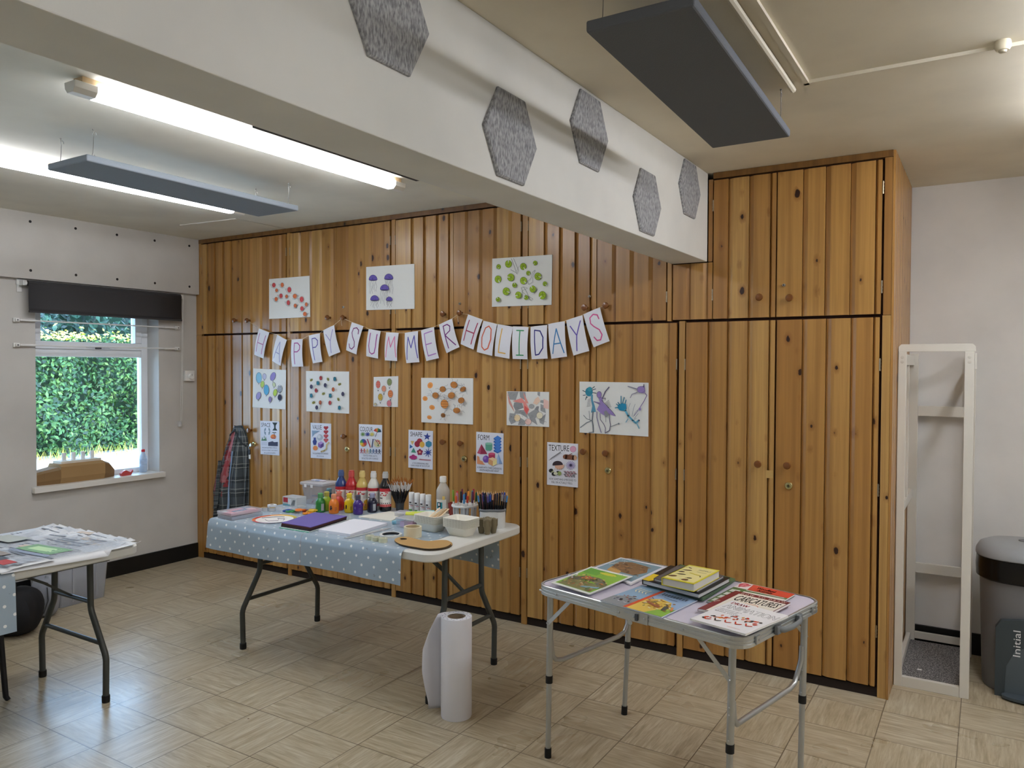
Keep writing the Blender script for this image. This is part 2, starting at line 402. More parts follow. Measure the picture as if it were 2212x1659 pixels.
# ------------------------------------------------------------------ windows
GL = glass_mat()
def window(n, y0, y1, sill=True):
    t = thing('window_%d' % n, None, None, (-.22, (y0+y1)/2, WZ0)); t['kind'] = 'structure'
    X0, X1 = -.25, -.19
    b = MB(); F = M_UPVC
    b.box((X0, y0, WZ0), (X1, y0+.05, WZ1), F); b.box((X0, y1-.055, WZ0), (X1, y1, WZ1), F)
    b.box((X0, y0+.05, WZ0), (X1, y1-.055, WZ0+.035), F); b.box((X0, y0+.05, WZ1-.05), (X1, y1-.055, WZ1), F)
    b.box((X0, y0+.05, 1.645), (X1, y1-.055, 1.70), F)
    b.build('window_frame', t, bevel=.004)
    b = MB(); a0, a1, c0, c1 = y0+.05, y1-.055, 1.70, WZ1-.05; w = .055
    b.box((X0+.01, a0, c0), (X1+.012, a1, c0+w), F); b.box((X0+.01, a0, c1-w), (X1+.012, a1, c1), F)
    b.box((X0+.01, a0, c0+w), (X1+.012, a0+w, c1-w), F); b.box((X0+.01, a1-w, c0+w), (X1+.012, a1, c1-w), F)
    s = b.build('window_sash', t, bevel=.005)
    b = MB(); b.box((-.224, a0+w-.004, c0+w-.004), (-.218, a1-w+.004, c1-w+.004), GL); b.build('pane', s)
    ym = (y0+y1)/2+.05
    b = MB(); b.tube([(X1+.016, ym-.09, c0+.02), (X1+.03, ym-.05, c0+.026), (X1+.034, ym+.04, c0+.026), (X1+.02, ym+.09, c0+.018)], .007, M_UPVC, 8)
    b.box((X1+.010, ym-.02, c0+.006), (X1+.028, ym+.02, c0+.032), P('#2c2e33', .3)); b.build('handle', s)
    b = MB(); b.box((-.224, y0+.046, WZ0+.03), (-.218, y1-.05, 1.65), GL); b.build('pane', t)
    b = MB(); b.rbox((-.295, y0-.0, WZ0-.04), (-.045, y1, WZ0), .001, M_GLOSSW); b.rbox((-.045, y0-.035, WZ0-.04), (.0, y1+.025, WZ0), .004, M_GLOSSW)
    b.build('window_sill', t)
window(1, WY0, WY1); window(2, VY0, VY1)

# ------------------------------------------------------------------ outside
k = NT('sunlit_paving'); nz = k.n('ShaderNodeTexNoise', i_Scale=8.0, i_Detail=4.0)
k.set('Base Color', k.ramp(nz.outputs['Fac'], [(.3, '#d9d5c8'), (.7, '#efece2')])); k.set('Roughness', .9)
b = MB(); b.box((-26, -14, -.2), (-.3, 22, -.1), k.m)
tag(b.build('ground'), kind='structure')
def leaf_mat(name, cols, em=0):
    k = NT(name); g = k.n('ShaderNodeObjectInfo'); a = k.n('ShaderNodeAttribute', attribute_name='board').outputs['Fac']
    k.set('Base Color', k.ramp(a, [(i/(len(cols)-1), c) for i, c in enumerate(cols)])); k.set('Roughness', .45)
    k.set('Subsurface Weight', .0); return k.m
LEAF = leaf_mat('hedge_leaves', ['#11240f', '#1c3d18', '#2a5420', '#43682a', '#67803c']); LEAF2 = leaf_mat('tree_leaves', ['#0d221c', '#143226', '#214a34', '#386048'])
LEAFY = leaf_mat('sunlit_top_leaves', ['#8faa2c', '#d8cf4a', '#f0e670'])  # yellow puts the sunlight on the hedge top into the leaf colour
rng = random.Random(5)
def leaves(b, n, fn, size, m):
    for _ in range(n):
        p, nrm = fn(); s = size*rng.uniform(.6, 1.25)
        nrm = (Vector(nrm)+Vector((rng.gauss(0, .55), rng.gauss(0, .55), rng.gauss(0, .55)))).normalized()
        a = nrm.orthogonal().normalized(); a.rotate(Matrix.Rotation(rng.uniform(0, 6.28), 3, nrm)); c = nrm.cross(a); p = Vector(p)
        b.add([tuple(p-a*s), tuple(p-a*.1*s+c*s*.5+nrm*s*.1), tuple(p+a*s), tuple(p-a*.1*s-c*s*.5+nrm*s*.1)], [(0, 1, 2, 3)], m, att=rng.random())
def hfn():
    y = rng.uniform(-3.5, 11); z = rng.uniform(-.05, 2.1)**1.0
    bump = .22*math.sin(y*2.1+z*1.7)+.16*math.sin(y*5.3+1)*math.cos(z*4.1)+rng.uniform(-.12, .12)
    return (-8.9+bump, y, z), (1, 0, .35)
b = MB(); b.box((-10.4, -3.6, -.1), (-9.25, 11, 2.0), P('#16321a', .9)); leaves(b, 26000, hfn, .052, LEAF)
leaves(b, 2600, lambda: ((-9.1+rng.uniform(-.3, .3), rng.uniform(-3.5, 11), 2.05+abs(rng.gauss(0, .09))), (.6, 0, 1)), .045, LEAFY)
tag(b.build('hedge', loc=(-9, 3.7, -.1)), 'clipped green leafy hedge across the paving seen through the window', 'hedge')
def tfn():
    y = rng.uniform(-5, 16); z = rng.uniform(.5, 3.5)
    return (-15+.8*math.sin(y*1.1+z)+rng.uniform(-.4, .4), y, z), (1, 0, .4)
b = MB(); b.box((-17, -6, -.1), (-15.9, 17, 3.3), P('#12301f', .9)); leaves(b, 9000, tfn, .12, LEAF2)
tag(b.build('tall_hedge', loc=(-15, 5, -.1)), 'dark bluish green tree screen rising behind the clipped hedge', 'hedge')
b = MB()
for _ in range(900):
    y = rng.uniform(-3, 11); x = -8.55+rng.uniform(-.25, .35); h = rng.uniform(.08, .26); a = rng.uniform(-.06, .06)
    b.add([(x, y-.006, -.1), (x, y+.006, -.1), (x+a, y+a, -.1+h)], [(0, 1, 2)], LEAFY, att=rng.random())
tag(b.build('grass', loc=(-8.5, 4, -.1)), 'thin pale grass blades along the foot of the hedge', 'grass', kind='stuff')

# ================================================================== THE CUPBOARDS
GD = .012
def door_profile(edges, typ):
    """front outline of a row of boards from left to right; a hollow beside each joint"""
    p = []
    n = len(edges)-1
    for i in range(n):
        a, c = edges[i], edges[i+1]; w = c-a; g = min(.026, w*.4)
        if typ == 'A':      # hollow on the left of each board, square step on the right
            if i: p += [(a, .0225), (a+.0022, .0225), (a+.0024, GD), (a+g*.45, GD*.62), (a+g, 0)]
            else: p += [(a, 0)]
            p += [(c-.0005, 0)] if i < n-1 else [(c, 0)]
        else:
            p += [(a+.0005, 0)] if i else [(a, 0)]
            if i < n-1: p += [(c-g, 0), (c-g*.45, GD*.62), (c-.0024, GD), (c-.0022, .0225), (c, .0225)]
            else: p += [(c, 0)]
    return p
brd = random.Random(3)
def boards(b, edges, z0, z1, typ, m=WOOD):
    prof = door_profile(edges, typ)
    cols = [brd.random() for _ in edges]
    for (xa, ya), (xb, yb) in zip(prof, prof[1:]):
        mid = (xa+xb)/2; i = max(j for j in range(len(edges)) if edges[j] <= mid+1e-6 or j == 0)
        b.add([(xa, ya, z0), (xb, yb, z0), (xb, yb, z1), (xa, ya, z1)], [(0, 1, 2, 3)], m, att=cols[min(i, len(cols)-1)])
    # sides, back, ends
    xa, xb = edges[0], edges[-1]
    b.box((xa, .0226, z0), (xb, .0245, z1), m, att=cols[0])
    for x in (xa, xb): b.add([(x, 0, z0), (x, .0235, z0), (x, .0235, z1), (x, 0, z1)], [(0, 1, 2, 3)], m, att=cols[0])
    for z in (z0, z1): b.add([(x, y, z) for x, y in prof]+[(xb, .0235, z), (xa, .0235, z)], [tuple(range(len(prof)+2))], m, att=cols[0])
def knob(door, x, z):
    b = MB(); b.lathe([(.009, 0), (.008, .012), (.010, .018), (.017, .024), (.019, .032), (.016, .038), (.006, .040)], KNOB, (x, 0, z), 18, axis='y')
    for i, v in enumerate(b.v): b.v[i] = Vector((v.x, -abs(v.y), v.z))
    b.build('knob', door)
BRASS = P('#d9cf9a', .25, metal=1); STEEL = P('#c9ccce', .3, metal=1)
def lock(door, x, z, r=.021, m=BRASS):
    b = MB(); b.lathe([(r, .0), (r, .004), (r*.8, .009), (r*.45, .010)], m, (x, 0, z), 20, axis='y'); b.lathe([(r*.4, .010), (r*.36, .013)], P('#8d8660', .35, metal=1), (x, 0, z), 14, axis='y')
    b.box((x-.0015, .012, z-.005), (x+.0015, .0135, z+.005), M_BLACK)
    for i, v in enumerate(b.v): b.v[i] = Vector((v.x, -abs(v.y), v.z))
    b.build('lock', door)
def hinge(door, x, z):
    b = MB(); b.tube([(x, .001, z-.03), (x, .001, z+.03)], .0035, P('#a89a82', .35, metal=1), 8)
    for i in range(4): b.tube([(x, .001, z-.028+i*.016), (x, .001, z-.022+i*.016)], .0045, P('#a89a82', .35, metal=1), 8)
    b.build('hinge', door)
ZL0, ZL1, ZU0, ZU1 = .052, 1.826, 1.842, 2.572
D = {1: [.027, .087, .186, .289, .385, .515], 2: [.532, .645, .756, .864, .971, 1.016], 3: [1.066, 1.178, 1.293, 1.394, 1.507, 1.539],
     4: [1.543, 1.655, 1.765, 1.872, 1.986, 2.035], 5: [2.088, 2.217, 2.321, 2.428, 2.528, 2.569], 6: [2.572, 2.685, 2.795, 2.903, 3.013, 3.075],
     7: [3.134, 3.237, 3.341, 3.445, 3.543, 3.586], 8: [3.592, 3.709, 3.817, 3.93, 4.007]}
TYP = {1: 'A', 2: 'B', 3: 'B', 4: 'B', 5: 'A', 6: 'B', 7: 'A', 8: 'B', 9: 'A', 10: 'A'}
KL = {2: (.631, 1.081), 4: (1.629, 1.085), 5: (2.504, 1.093), 6: (2.644, 1.092), 7: (3.521, 1.092), 8: (3.662, 1.092), 9: (4.518, 1.089), 10: (4.662, 1.092), 1: (.47, 1.095)}
KU = {1: (.463, 1.941), 2: (.615, 1.936), 3: (1.477, 1.932), 4: (1.626, 1.927), 5: (2.506, 1.924), 6: (2.638, 1.926), 7: (3.525, 1.928), 8: (3.659, 1.934), 9: (4.516, 1.943), 10: (4.664, 1.934)}
LK = {4: (1.642, .993), 6: (2.659, .992), 8: (3.669, .99), 10: (4.666, .987), 2: (.657, .974)}
LU = {4: (1.608, 2.003), 6: (2.624, 1.988), 7: (3.546, 1.993), 10: (4.632, 2.001)}
INNER = P('#3a1f12', .8)
def bay(kind, doors, edg, x0, x1, posts, z0, z1, label, body_top=None):
    low = kind == 'low'
    t = thing('tall_cupboard' if low else 'overhead_cupboard', label, 'cupboard', ((x0+x1)/2, 0, 0 if low else ZU0-.006), group='built-in pine cupboards along the wall')
    b = MB(); zc0 = 0 if low else ZU0-.006; zc1 = 1.835 if low else (body_top or H-.002)
    b.box((x0, .026, zc0+.0), (x1, .908, zc1), INNER)
    if low: b.box((x0, .012, 0), (x1, .026, ZL0-.008), P('#241912', .8))
    b.build('carcass', t)
    for a, c, q0, q1 in posts:
        b = MB(); b.box((a, .002, q0), (c, .0255, q1), WOOD, att=brd.random()); b.build('post', t, bevel=.002)
    for n, e in zip(doors, edg):
        b = MB(); boards(b, e, z0, z1, TYP[n]); d = b.build('door', t)
        kk = (KL if low else KU).get(n)
        if kk: knob(d, *kk)
        lk = (LK if low else LU).get(n)
        if lk: lock(d, lk[0], lk[1], .021 if low else .008, BRASS if low else STEEL)
        hx = e[0]-.004 if n % 2 else e[-1]+.004
        for hz_ in ((.32, 1.0, 1.6) if low else (1.97, 2.44)): hinge(d, hx, hz_)
    if not low and body_top is None:
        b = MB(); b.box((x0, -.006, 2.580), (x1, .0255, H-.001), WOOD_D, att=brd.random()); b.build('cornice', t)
    return t
bay('low', (1, 2), (D[1], D[2]), -.044, 1.024, [(-.044, .024, 0, 1.835)], ZL0, ZL1, 'tall pine cupboard in the window corner, behind the hanging shirt')
bay('low', (3, 4), (D[3], D[4]), 1.024, 2.041, [(1.029, 1.062, 0, 1.835)], ZL0, ZL1, 'tall pine cupboard with the VALUE and COLOUR posters taped on it')
bay('low', (5, 6), (D[5], D[6]), 2.041, 3.080, [(2.048, 2.081, 0, 1.835)], ZL0, ZL1, 'tall pine cupboard with the SHAPE and FORM posters taped on it')
D8L = D[8][:-1]+[4.03, 4.068]
bay('low', (7, 8), (D[7], D8L), 3.080, 4.078, [(3.088, 3.126, 0, 1.835)], ZL0, ZL1, 'tall pine cupboard with the TEXTURE poster taped on it')
E1L = [4.123, 4.24, 4.344, 4.45, 4.558, 4.59]; E2 = [4.599, 4.720, 4.832, 4.945, 5.045, 5.073]
tE = bay('low', (9, 10), (E1L, E2), 4.078, 5.122, [(4.083, 4.116, 0, 1.835), (5.084, 5.122, 0, 1.835)], ZL0, ZL1, 'tall pine cupboard at the right end with two round knobs and no posters')
dr = [c for c in tE.children if c.name.startswith('door')][0]
b = MB(); b.box((4.552, -.0006, 1.018), (4.588, -.0001, 1.058), P('#c9a565', .7)); o = b.build('tape_patch', dr); o['label'] = 'square of old masking tape'
bay('up', (1, 2), (D[1], D[2]), -.044, 1.024, [(-.044, .024, 1.836, H-.002)], ZU0, ZU1, 'pine overhead cupboard in the corner beside the boxed white soffit')
bay('up', (3, 4), (D[3], D[4]), 1.024, 2.041, [(1.029, 1.062, 1.836, 2.58)], ZU0, ZU1, 'pine overhead cupboard carrying the jellyfish drawing on its right door')
bay('up', (5, 6), (D[5], D[6]), 2.041, 3.080, [(2.048, 2.081, 1.836, 2.58)], ZU0, ZU1, 'pine overhead cupboard between the jellyfish and lily pad drawings')
u4 = bay('up', (7, 8), (D[7], D[8]), 3.080, 4.039, [(3.088, 3.126, 1.836, 2.58), (4.014, 4.0385, 1.836, 2.58)], ZU0, ZU1, 'pine overhead cupboard carrying the lily pad drawing, left of the beam')
t = thing('filler_panel', 'short pine panel filling the space under the end of the white beam', 'panel', (4.15, 0, 1.836))
b = MB(); boards(b, [4.047, 4.146, 4.24, 4.264], ZU0, 2.142, 'B'); b.box((4.0405, .026, 1.837), (4.262, .5, 2.143), INNER); b.build('boarded_face', t)
E1U = [4.269, 4.344, 4.451, 4.559, 4.589]
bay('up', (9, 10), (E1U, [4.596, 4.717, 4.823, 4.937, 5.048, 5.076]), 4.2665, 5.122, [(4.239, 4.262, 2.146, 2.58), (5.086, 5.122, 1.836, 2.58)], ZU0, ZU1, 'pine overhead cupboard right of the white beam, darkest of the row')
# boarded end of the run
t = thing('end_panel', 'narrow-boarded pine end panel turning the corner to the white wall', 'panel', (5.126, .45, 0))
b = MB(); n = 11; w = .908/n
for i in range(n):
    y = i*w; a_ = brd.random()
    pr = [(5.1222, y), (5.132, y), (5.133, y+.004), (5.133, y+w-.018), (5.129, y+w-.010), (5.1235, y+w-.006), (5.1235, y+w), (5.1222, y+w)]
    b.prism(pr, .0, H-.002, WOOD, att=a_)
b.build('boarding', t)

# ================================================================== ON THE LEFT WALL
t = thing('roller_blind', 'charcoal grey roller blind rolled most of the way up over the window', 'blind', (-.03, -.76, 2.0))
b = MB(); b.box((-.0445, -1.385, 2.125), (-.030, -.160, 2.162), M_WHITE); b.build('headrail', t)
BL = P('#3b3a3c', .8)
b = MB(); b.tube([(.008, -1.335, 2.135), (.008, -.185, 2.135)], .019, BL, 16); b.build('roller', t)
b = MB(); b.grid(lambda u, v: (.0275-.004*math.sin(v*3), -1.337+u*1.154, 2.137-v*.190), 4, 8, BL); b.box((.0235, -1.337, 1.938), (.0315, -.183, 1.950), BL); b.build('blind_fabric', t, solid=.0012)
for y in (-1.365, -.165):
    b = MB(); b.rbox((-.0445, y-.016, 2.075), (-.036, y+.016, 2.160), .002, M_WHITE); b.box((-.036, y-.003, 2.118), (.020, y+.003, 2.152), M_WHITE)
    b.lathe([(.015, -.008), (.017, .0), (.015, .010)], M_WHITE, (.008, y+(.012 if y < -1 else -.012), 2.135), 14, axis='y'); b.build('bracket', t)
b = MB(); pts = [(.004, -.157, 2.13), (.002, -.155, 1.9), (-.005, -.158, 1.3), (-.012, -.163, 1.14)]
b.tube(pts, .0018, M_WHITE, 6); b.tube([(.018, -.160, 2.13), (.016, -.172, 1.9), (.002, -.178, 1.3), (-.010, -.172, 1.14), (-.012, -.163, 1.128)], .0018, M_WHITE, 6)
b.build('pull_chain', t)
b = MB(); b.rbox((-.044, -.176, 1.09), (-.014, -.158, 1.135), .003, clear('c', '#e9ecee', .6)); o = b.build('chain_tensioner', t)
for z, w_ in ((1.886, 'upper'), (1.718, 'lower')):
    t = thing('curtain_rod', '%s of two thin white rods stretched across the window' % w_, 'curtain rod', (-.03, -.785, z), group='thin white rods across the window')
    b = MB(); b.tube([(-.022, -1.38, z), (-.022, -.19, z)], .005, M_WHITE, 8); b.tube([(-.022, -1.37, z), (-.022, -1.27, z)], .0075, M_WHITE, 8); b.tube([(-.022, -.30, z), (-.022, -.20, z)], .0075, M_WHITE, 8); b.build('rod', t)
    for y in (-1.388, -.184):
        b = MB(); b.rbox((-.0445, y-.020, z-.014), (-.028, y+.020, z+.014), .003, M_WHITE); b.box((-.028, y-.012, z-.008), (-.014, y+.012, z+.008), M_WHITE)
        b.lathe([(.005, 0), (.005, .001)], P('#555', .4), (-.013, y, z), 10, axis='x'); b.build('bracket', t)
t = thing('dimmer_switch', 'square white dimmer switch with round dial on the left wall', 'switch', (-.04, -.079, 1.5))
b = MB(); b.rbox((-.0448, -.122, 1.457), (-.016, -.036, 1.543), .004, M_WHITE); b.build('switch_plate', t)
b = MB(); b.lathe([(.024, 0), (.024, .012), (.021, .016), (.0, .016)], M_WHITE, (-.016, -.072, 1.495), 22, axis='x'); b.box((-.001, -.074, 1.500), (.0005, -.070, 1.516), P('#777')); b.build('dial', t)

# ================================================================== CEILING
def tube_light(x, y0, y1, label, LAMP=None):
    LAMP = LAMP or LAMPL
    t = thing('ceiling_light', label, 'light', (x, (y0+y1)/2, H-.05), group='long white ceiling tube lights')
    W = P('#e9e6e0', .5)
    b = MB(); b.box((x-.028, y0+.03, H-.022), (x+.028, y1-.03, H-.0005), P('#e4c79c', .6)); b.build('mounting_tray', t)
    b = MB(); rg = lambda y: [(x-.036, y, H-.022), (x-.033, y, H-.046), (x-.018, y, H-.062), (x+.018, y, H-.062), (x+.033, y, H-.046), (x+.036, y, H-.022)]
    b.loft([rg(y0+.085), rg(y1-.085)], LAMP, False); b.build('diffuser', t)
    for a, c in ((y0, y0+.085), (y1-.085, y1)):
        b = MB(); b.loft([rg(a), rg(c)], W, False); b.build('end_cap', t, bevel=.003)
LAMPL = P('#f4f7ff', .5, emit=21); LAMPR = P('#f4f7ff', .5, emit=35)
tube_light(2.735, -2.53, -.72, 'lit tube light on the left ceiling running beside the beam')
tube_light(1.42, -2.53, -.72, 'lit tube light partly hidden behind the grey hanging acoustic panel')
tube_light(5.86, -1.95, -.15, 'lit tube light on the right-hand ceiling beyond the picture edge', LAMPR)
tube_light(2.735, -5.6, -3.8, 'added fill tube light over the camera side of the left bay')  # unseen lamp, added as fill for the camera side
tube_light(5.86, -4.9, -3.1, 'added fill tube light above and behind the camera on the right-hand ceiling')  # unseen lamp added behind the camera for fill
tube_light(7.3, -1.95, -.15, 'added tube light brightening the right wall, at the far right of the hall', LAMPR)  # unseen lamp added to brighten the right wall
def hook(t, x, y, z0, z1, s=1):
    b = MB(); g = P('#8a8a86', .35, metal=1); hh = z1-z0
    pts = [(x-.004*s, y, z1)]
    pts = [(x, y+.006*math.sin(a), z0+.010-.008*math.cos(a)) for a in (-2.2, -1.2, 0, 1.2, 2.0)][::-1]
    pts += [(x, y-.002, z0+.022), (x, y+.001, z0+hh*.5), (x, y+.002, z1-.03)]
    pts += [(x, y+.006+.008*math.cos(a), z1-.02+.010*math.sin(a)) for a in (3.14, 2.2, 1.4, .6, -.3)]
    b.tube(pts, .0013, g, 6); b.lathe([(.004, 0), (.004, -.003), (.0015, -.006), (.0015, -.018)], g, (x, y, z1), 8)
    b.build('hook', t)
PGREY = P('#565b62', .9)
def hang_panel(x0, x1, y0, y1, zb, label, hooks, col):
    t = thing('acoustic_panel', label, 'acoustic panel', ((x0[0]+x1[1])/2, (y0+y1)/2, zb), group='dark panels hanging flat under the ceiling')
    b = MB(); q = [(x0[0], y0), (x0[1], y0), (x1[1], y1), (x1[0], y1)]; b.prism(q, zb, zb+.030, col); b.build('panel_board', t, bevel=.006)
    for hx, hy in hooks: hook(t, hx, hy, zb+.028, H-.0005)
    return t
def felt(nm, c1, c2):
    k = NT(nm); nz = k.n('ShaderNodeTexNoise', i_Scale=400.0, i_Detail=2.0); k.set('Base Color', k.ramp(nz.outputs['Fac'], [(.3, c1), (.7, c2)])); k.set('Roughness', .95); k.set('Specular IOR Level', .2); return k.m
k = NT('panel_felt'); nz = k.n('ShaderNodeTexNoise', i_Scale=400.0, i_Detail=2.0); k.set('Base Color', k.ramp(nz.outputs['Fac'], [(.3, '#5d636b'), (.7, '#7b8189')])); k.set('Roughness', .95); k.set('Specular IOR Level', .2)
hang_panel((1.902, 2.217), (1.850, 2.186), -2.178, -.955, 2.460, 'long grey acoustic panel hanging beside the left tube lights', [(1.925, -2.13), (2.185, -2.13), (2.155, -1.0), (1.88, -1.0)], felt('lit_panel_felt', '#777e86', '#949ba3'))  # felt toned lighter: the stronger light on this panel is in its colour
hang_panel((4.627, 4.912), (4.585, 4.878), -2.254, -1.053, 2.440, 'grey acoustic panel, toned darker for shade, hanging right of the white beam, close overhead', [(4.655, -2.21), (4.885, -2.21), (4.850, -1.085), (4.615, -1.085)], felt('shaded_panel_felt', '#5c6066', '#72767c'))  # darker copy of the felt, with the panel's dimmer light in its colour
# hexagon felt tiles on the beam
k = NT('hexagon_felt'); nz = k.n('ShaderNodeTexNoise', i_Scale=110.0, i_Detail=2.0, i_Roughness=.5); mp = k.n('ShaderNodeMapping'); tc = k.n('ShaderNodeTexCoord')
mp.inputs['Scale'].default_value = (1, 1.5, .55); k.L.new(tc.outputs['Object'], mp.inputs[0]); k.L.new(mp.outputs[0], nz.inputs['Vector'])
k.set('Base Color', k.ramp(nz.outputs['Fac'], [(.34, '#7e7f82'), (.5, '#9b9c9f'), (.66, '#b4b5b7')])); k.set('Roughness', .95); k.set('Specular IOR Level', .15); HEX = k.m
hx = [(-2.564, 2.462, 'grey hexagon felt tile at the near end of the beam, cut by the picture top'), (-1.992, 2.298, 'grey hexagon felt tile low on the beam, second from the camera'),
      (-1.437, 2.461, 'grey hexagon felt tile high on the beam, middle one of five'), (-.863, 2.301, 'grey hexagon felt tile low on the beam, second from the cupboards'),
      (-.308, 2.468, 'grey hexagon felt tile high on the beam, nearest the pine cupboards')]
for y, z, lab in hx:
    b = MB(); R_ = .155
    rg = lambda r, x: [(x, y+r*math.cos(a*PI/3), z+r*math.sin(a*PI/3)) for a in range(6)]
    b.loft([rg(R_, 4.2361), rg(R_, 4.243), rg(R_-.006, 4.248)], HEX, False); o = b.build('hexagon_tile', loc=(4.237, y, z)); tag(o, lab, 'wall tile', 'grey hexagon tiles on the beam')
# ================================================================== DRAWINGS AND POSTERS ON THE CUPBOARDS
INK = '#2b2b33'; GR = '#8b8b90'
A_ = dict(ox=540, oy=540, sc=5.53); B_ = dict(ox=920, oy=520, sc=5.027); C_ = dict(ox=520, oy=770, sc=5.821); D_ = dict(ox=860, oy=780, sc=6.144); E_ = dict(ox=1080, oy=790, sc=5.925)
def sheet(cr, corners, yp=-.0045, col='#ecedea'):
    a = Art(cr['ox'], cr['oy'], cr['sc'], y=yp)
    a.poly(corners, col)
    n = len(a.v); vs = [a.v[i].copy() for i in range(n-4, n)]
    bk = [Vector((v.x, -.0012, v.z)) for v in vs]
    a.M = Matrix(); a.add([tuple(v) for v in vs+bk], [(4, 5, 6, 7), (0, 1, 5, 4), (1, 2, 6, 5), (2, 3, 7, 6), (3, 0, 4, 7)], a.m(col))
    return a
def fin(a, name, label, cat, group):
    c = sum((v for v in a.v[:4]), Vector())/4
    return tag(a.build(name, loc=(c.x, -.003, c.z)), label, cat, group)
GD_ = 'drawings taped to the pine cupboards'; GP_ = 'printed art posters taped to the pine cupboards'
r = random.Random(2)
# snails
a = sheet(A_, [(228, 348), (710, 308), (718, 800), (228, 824)])
for x, y, rx, ry, c in [(285, 420, 22, 28, 0), (385, 418, 20, 28, 1), (470, 475, 24, 34, 0), (318, 482, 17, 22, 1), (370, 548, 20, 28, 0), (437, 555, 17, 22, 1), (535, 552, 24, 28, 1), (617, 590, 24, 34, 0), (312, 588, 19, 26, 1), (457, 630, 20, 30, 0), (540, 665, 18, 24, 1), (672, 650, 16, 24, 1), (620, 700, 20, 28, 0), (655, 765, 22, 26, 1)]:
    a.ell(x, y, rx, ry, ['#dd5a5c', '#e8804f'][c]); a.ring(x, y, rx, ry, 3, GR); a.ring(x, y, rx*.5, ry*.5, 3, ['#b03038', '#c8562a'][c])
    s = r.choice((-1, 1)); a.line([(x-s*rx*1.3, y+ry*1.1), (x, y+ry*1.35), (x+s*rx*1.1, y+ry), (x+s*rx*1.7, y+ry*.1), (x+s*rx*2.1, y-ry*.5)], 3, GR, rnd=False); a.line([(x+s*rx*1.7, y+ry*.1), (x+s*rx*1.3, y-ry*.5)], 2.5, GR, rnd=False)
fin(a, 'drawing', 'white sheet of small red and orange snails, topmost at the left', 'drawing', GD_)
# jellyfish
a = sheet(A_, [(1388, 203), (1962, 165), (1965, 703), (1388, 718)])
for x, y, rx, ry, ln in [(1470, 330, 50, 58, 170), (1657, 318, 52, 60, 190), (1607, 445, 52, 58, 190), (1488, 572, 50, 54, 110), (1663, 582, 38, 42, 100)]:
    for i in range(6):
        xx = x-rx*.8+rx*.32*i; a.line(wave(xx, y+ry*.5, xx+r.uniform(-10, 12), min(y+ry*.5+ln*r.uniform(.6, 1), 708), 5, 8, r.random()*6), 2.6, GR, rnd=False)
    a.ell(x, y+ry*.45, rx, ry, '#6d5fb5', a0=180, a1=360); a.ell(x, y+ry*.45, rx, ry*.22, '#3d3470', a0=0, a1=180)
    a.ring(x, y+ry*.45, rx, ry, 3.5, '#3d3470', a0=180, a1=360)
    for _ in range(6): a.ell(x+r.uniform(-.6, .6)*rx, y+r.uniform(-.1, .35)*ry, 6, 4, '#5546a0', n=6)
fin(a, 'drawing', 'white sheet of five purple jellyfish, top row middle', 'drawing', GD_)
# lily pads
a = sheet(B_, [(720, 195), (1372, 150), (1362, 697), (717, 717)])
for pts in ([(925, 190), (960, 280), (985, 360), (1005, 320), (975, 250), (950, 190)], [(1185, 318), (1160, 340), (1140, 410), (1105, 440), (1115, 475), (1160, 450), (1160, 400), (1185, 318)], [(1035, 510), (1060, 500), (1095, 560), (1110, 600), (1160, 630), (1140, 650), (1090, 590), (1050, 560), (1035, 510)]):
    a.line(pts, 3.2, '#7b7b80', rnd=False); a.line([(p[0]+8, p[1]+6) for p in pts[::-1]], 2, '#a5a5a8', rnd=False)
a.line([(920, 315), (975, 345)], 4, '#7b7b80'); a.line([(1015, 270), (985, 330)], 3, '#8b8b90'); a.line([(1060, 500), (1105, 515), (1045, 545), (1050, 600)], 2.5, '#8b8b90', rnd=False)
for x, y, q in [(790, 283, 24), (897, 252, 37), (1057, 280, 34), (1186, 243, 23), (783, 418, 36), (921, 398, 38), (1112, 352, 22), (1058, 433, 36), (1216, 387, 37), (962, 482, 24), (1292, 468, 23), (871, 550, 38), (1160, 525, 34), (1003, 590, 34), (1088, 617, 23), (1265, 592, 40), (782, 637, 23)]:
    a.ell(x, y, q*.95, q*1.08, '#a5c52c', n=20); a.ring(x, y, q*.95, q*1.08, 3.5, '#55731c'); a0 = r.random()*6
    a.poly([(x, y), (x+q*1.1*math.cos(a0), y+q*1.1*math.sin(a0)), (x+q*1.1*math.cos(a0+.35), y+q*1.1*math.sin(a0+.35))], '#ecedea')
    for j in range(4): t = a0+1.2+j*1.2; a.line([(x, y), (x+q*.7*math.cos(t), y+q*.8*math.sin(t))], 3, '#4d6a18', rnd=False)
fin(a, 'drawing', 'white sheet of bright green lily pads and pencil fish, top right of the drawings', 'drawing', GD_)
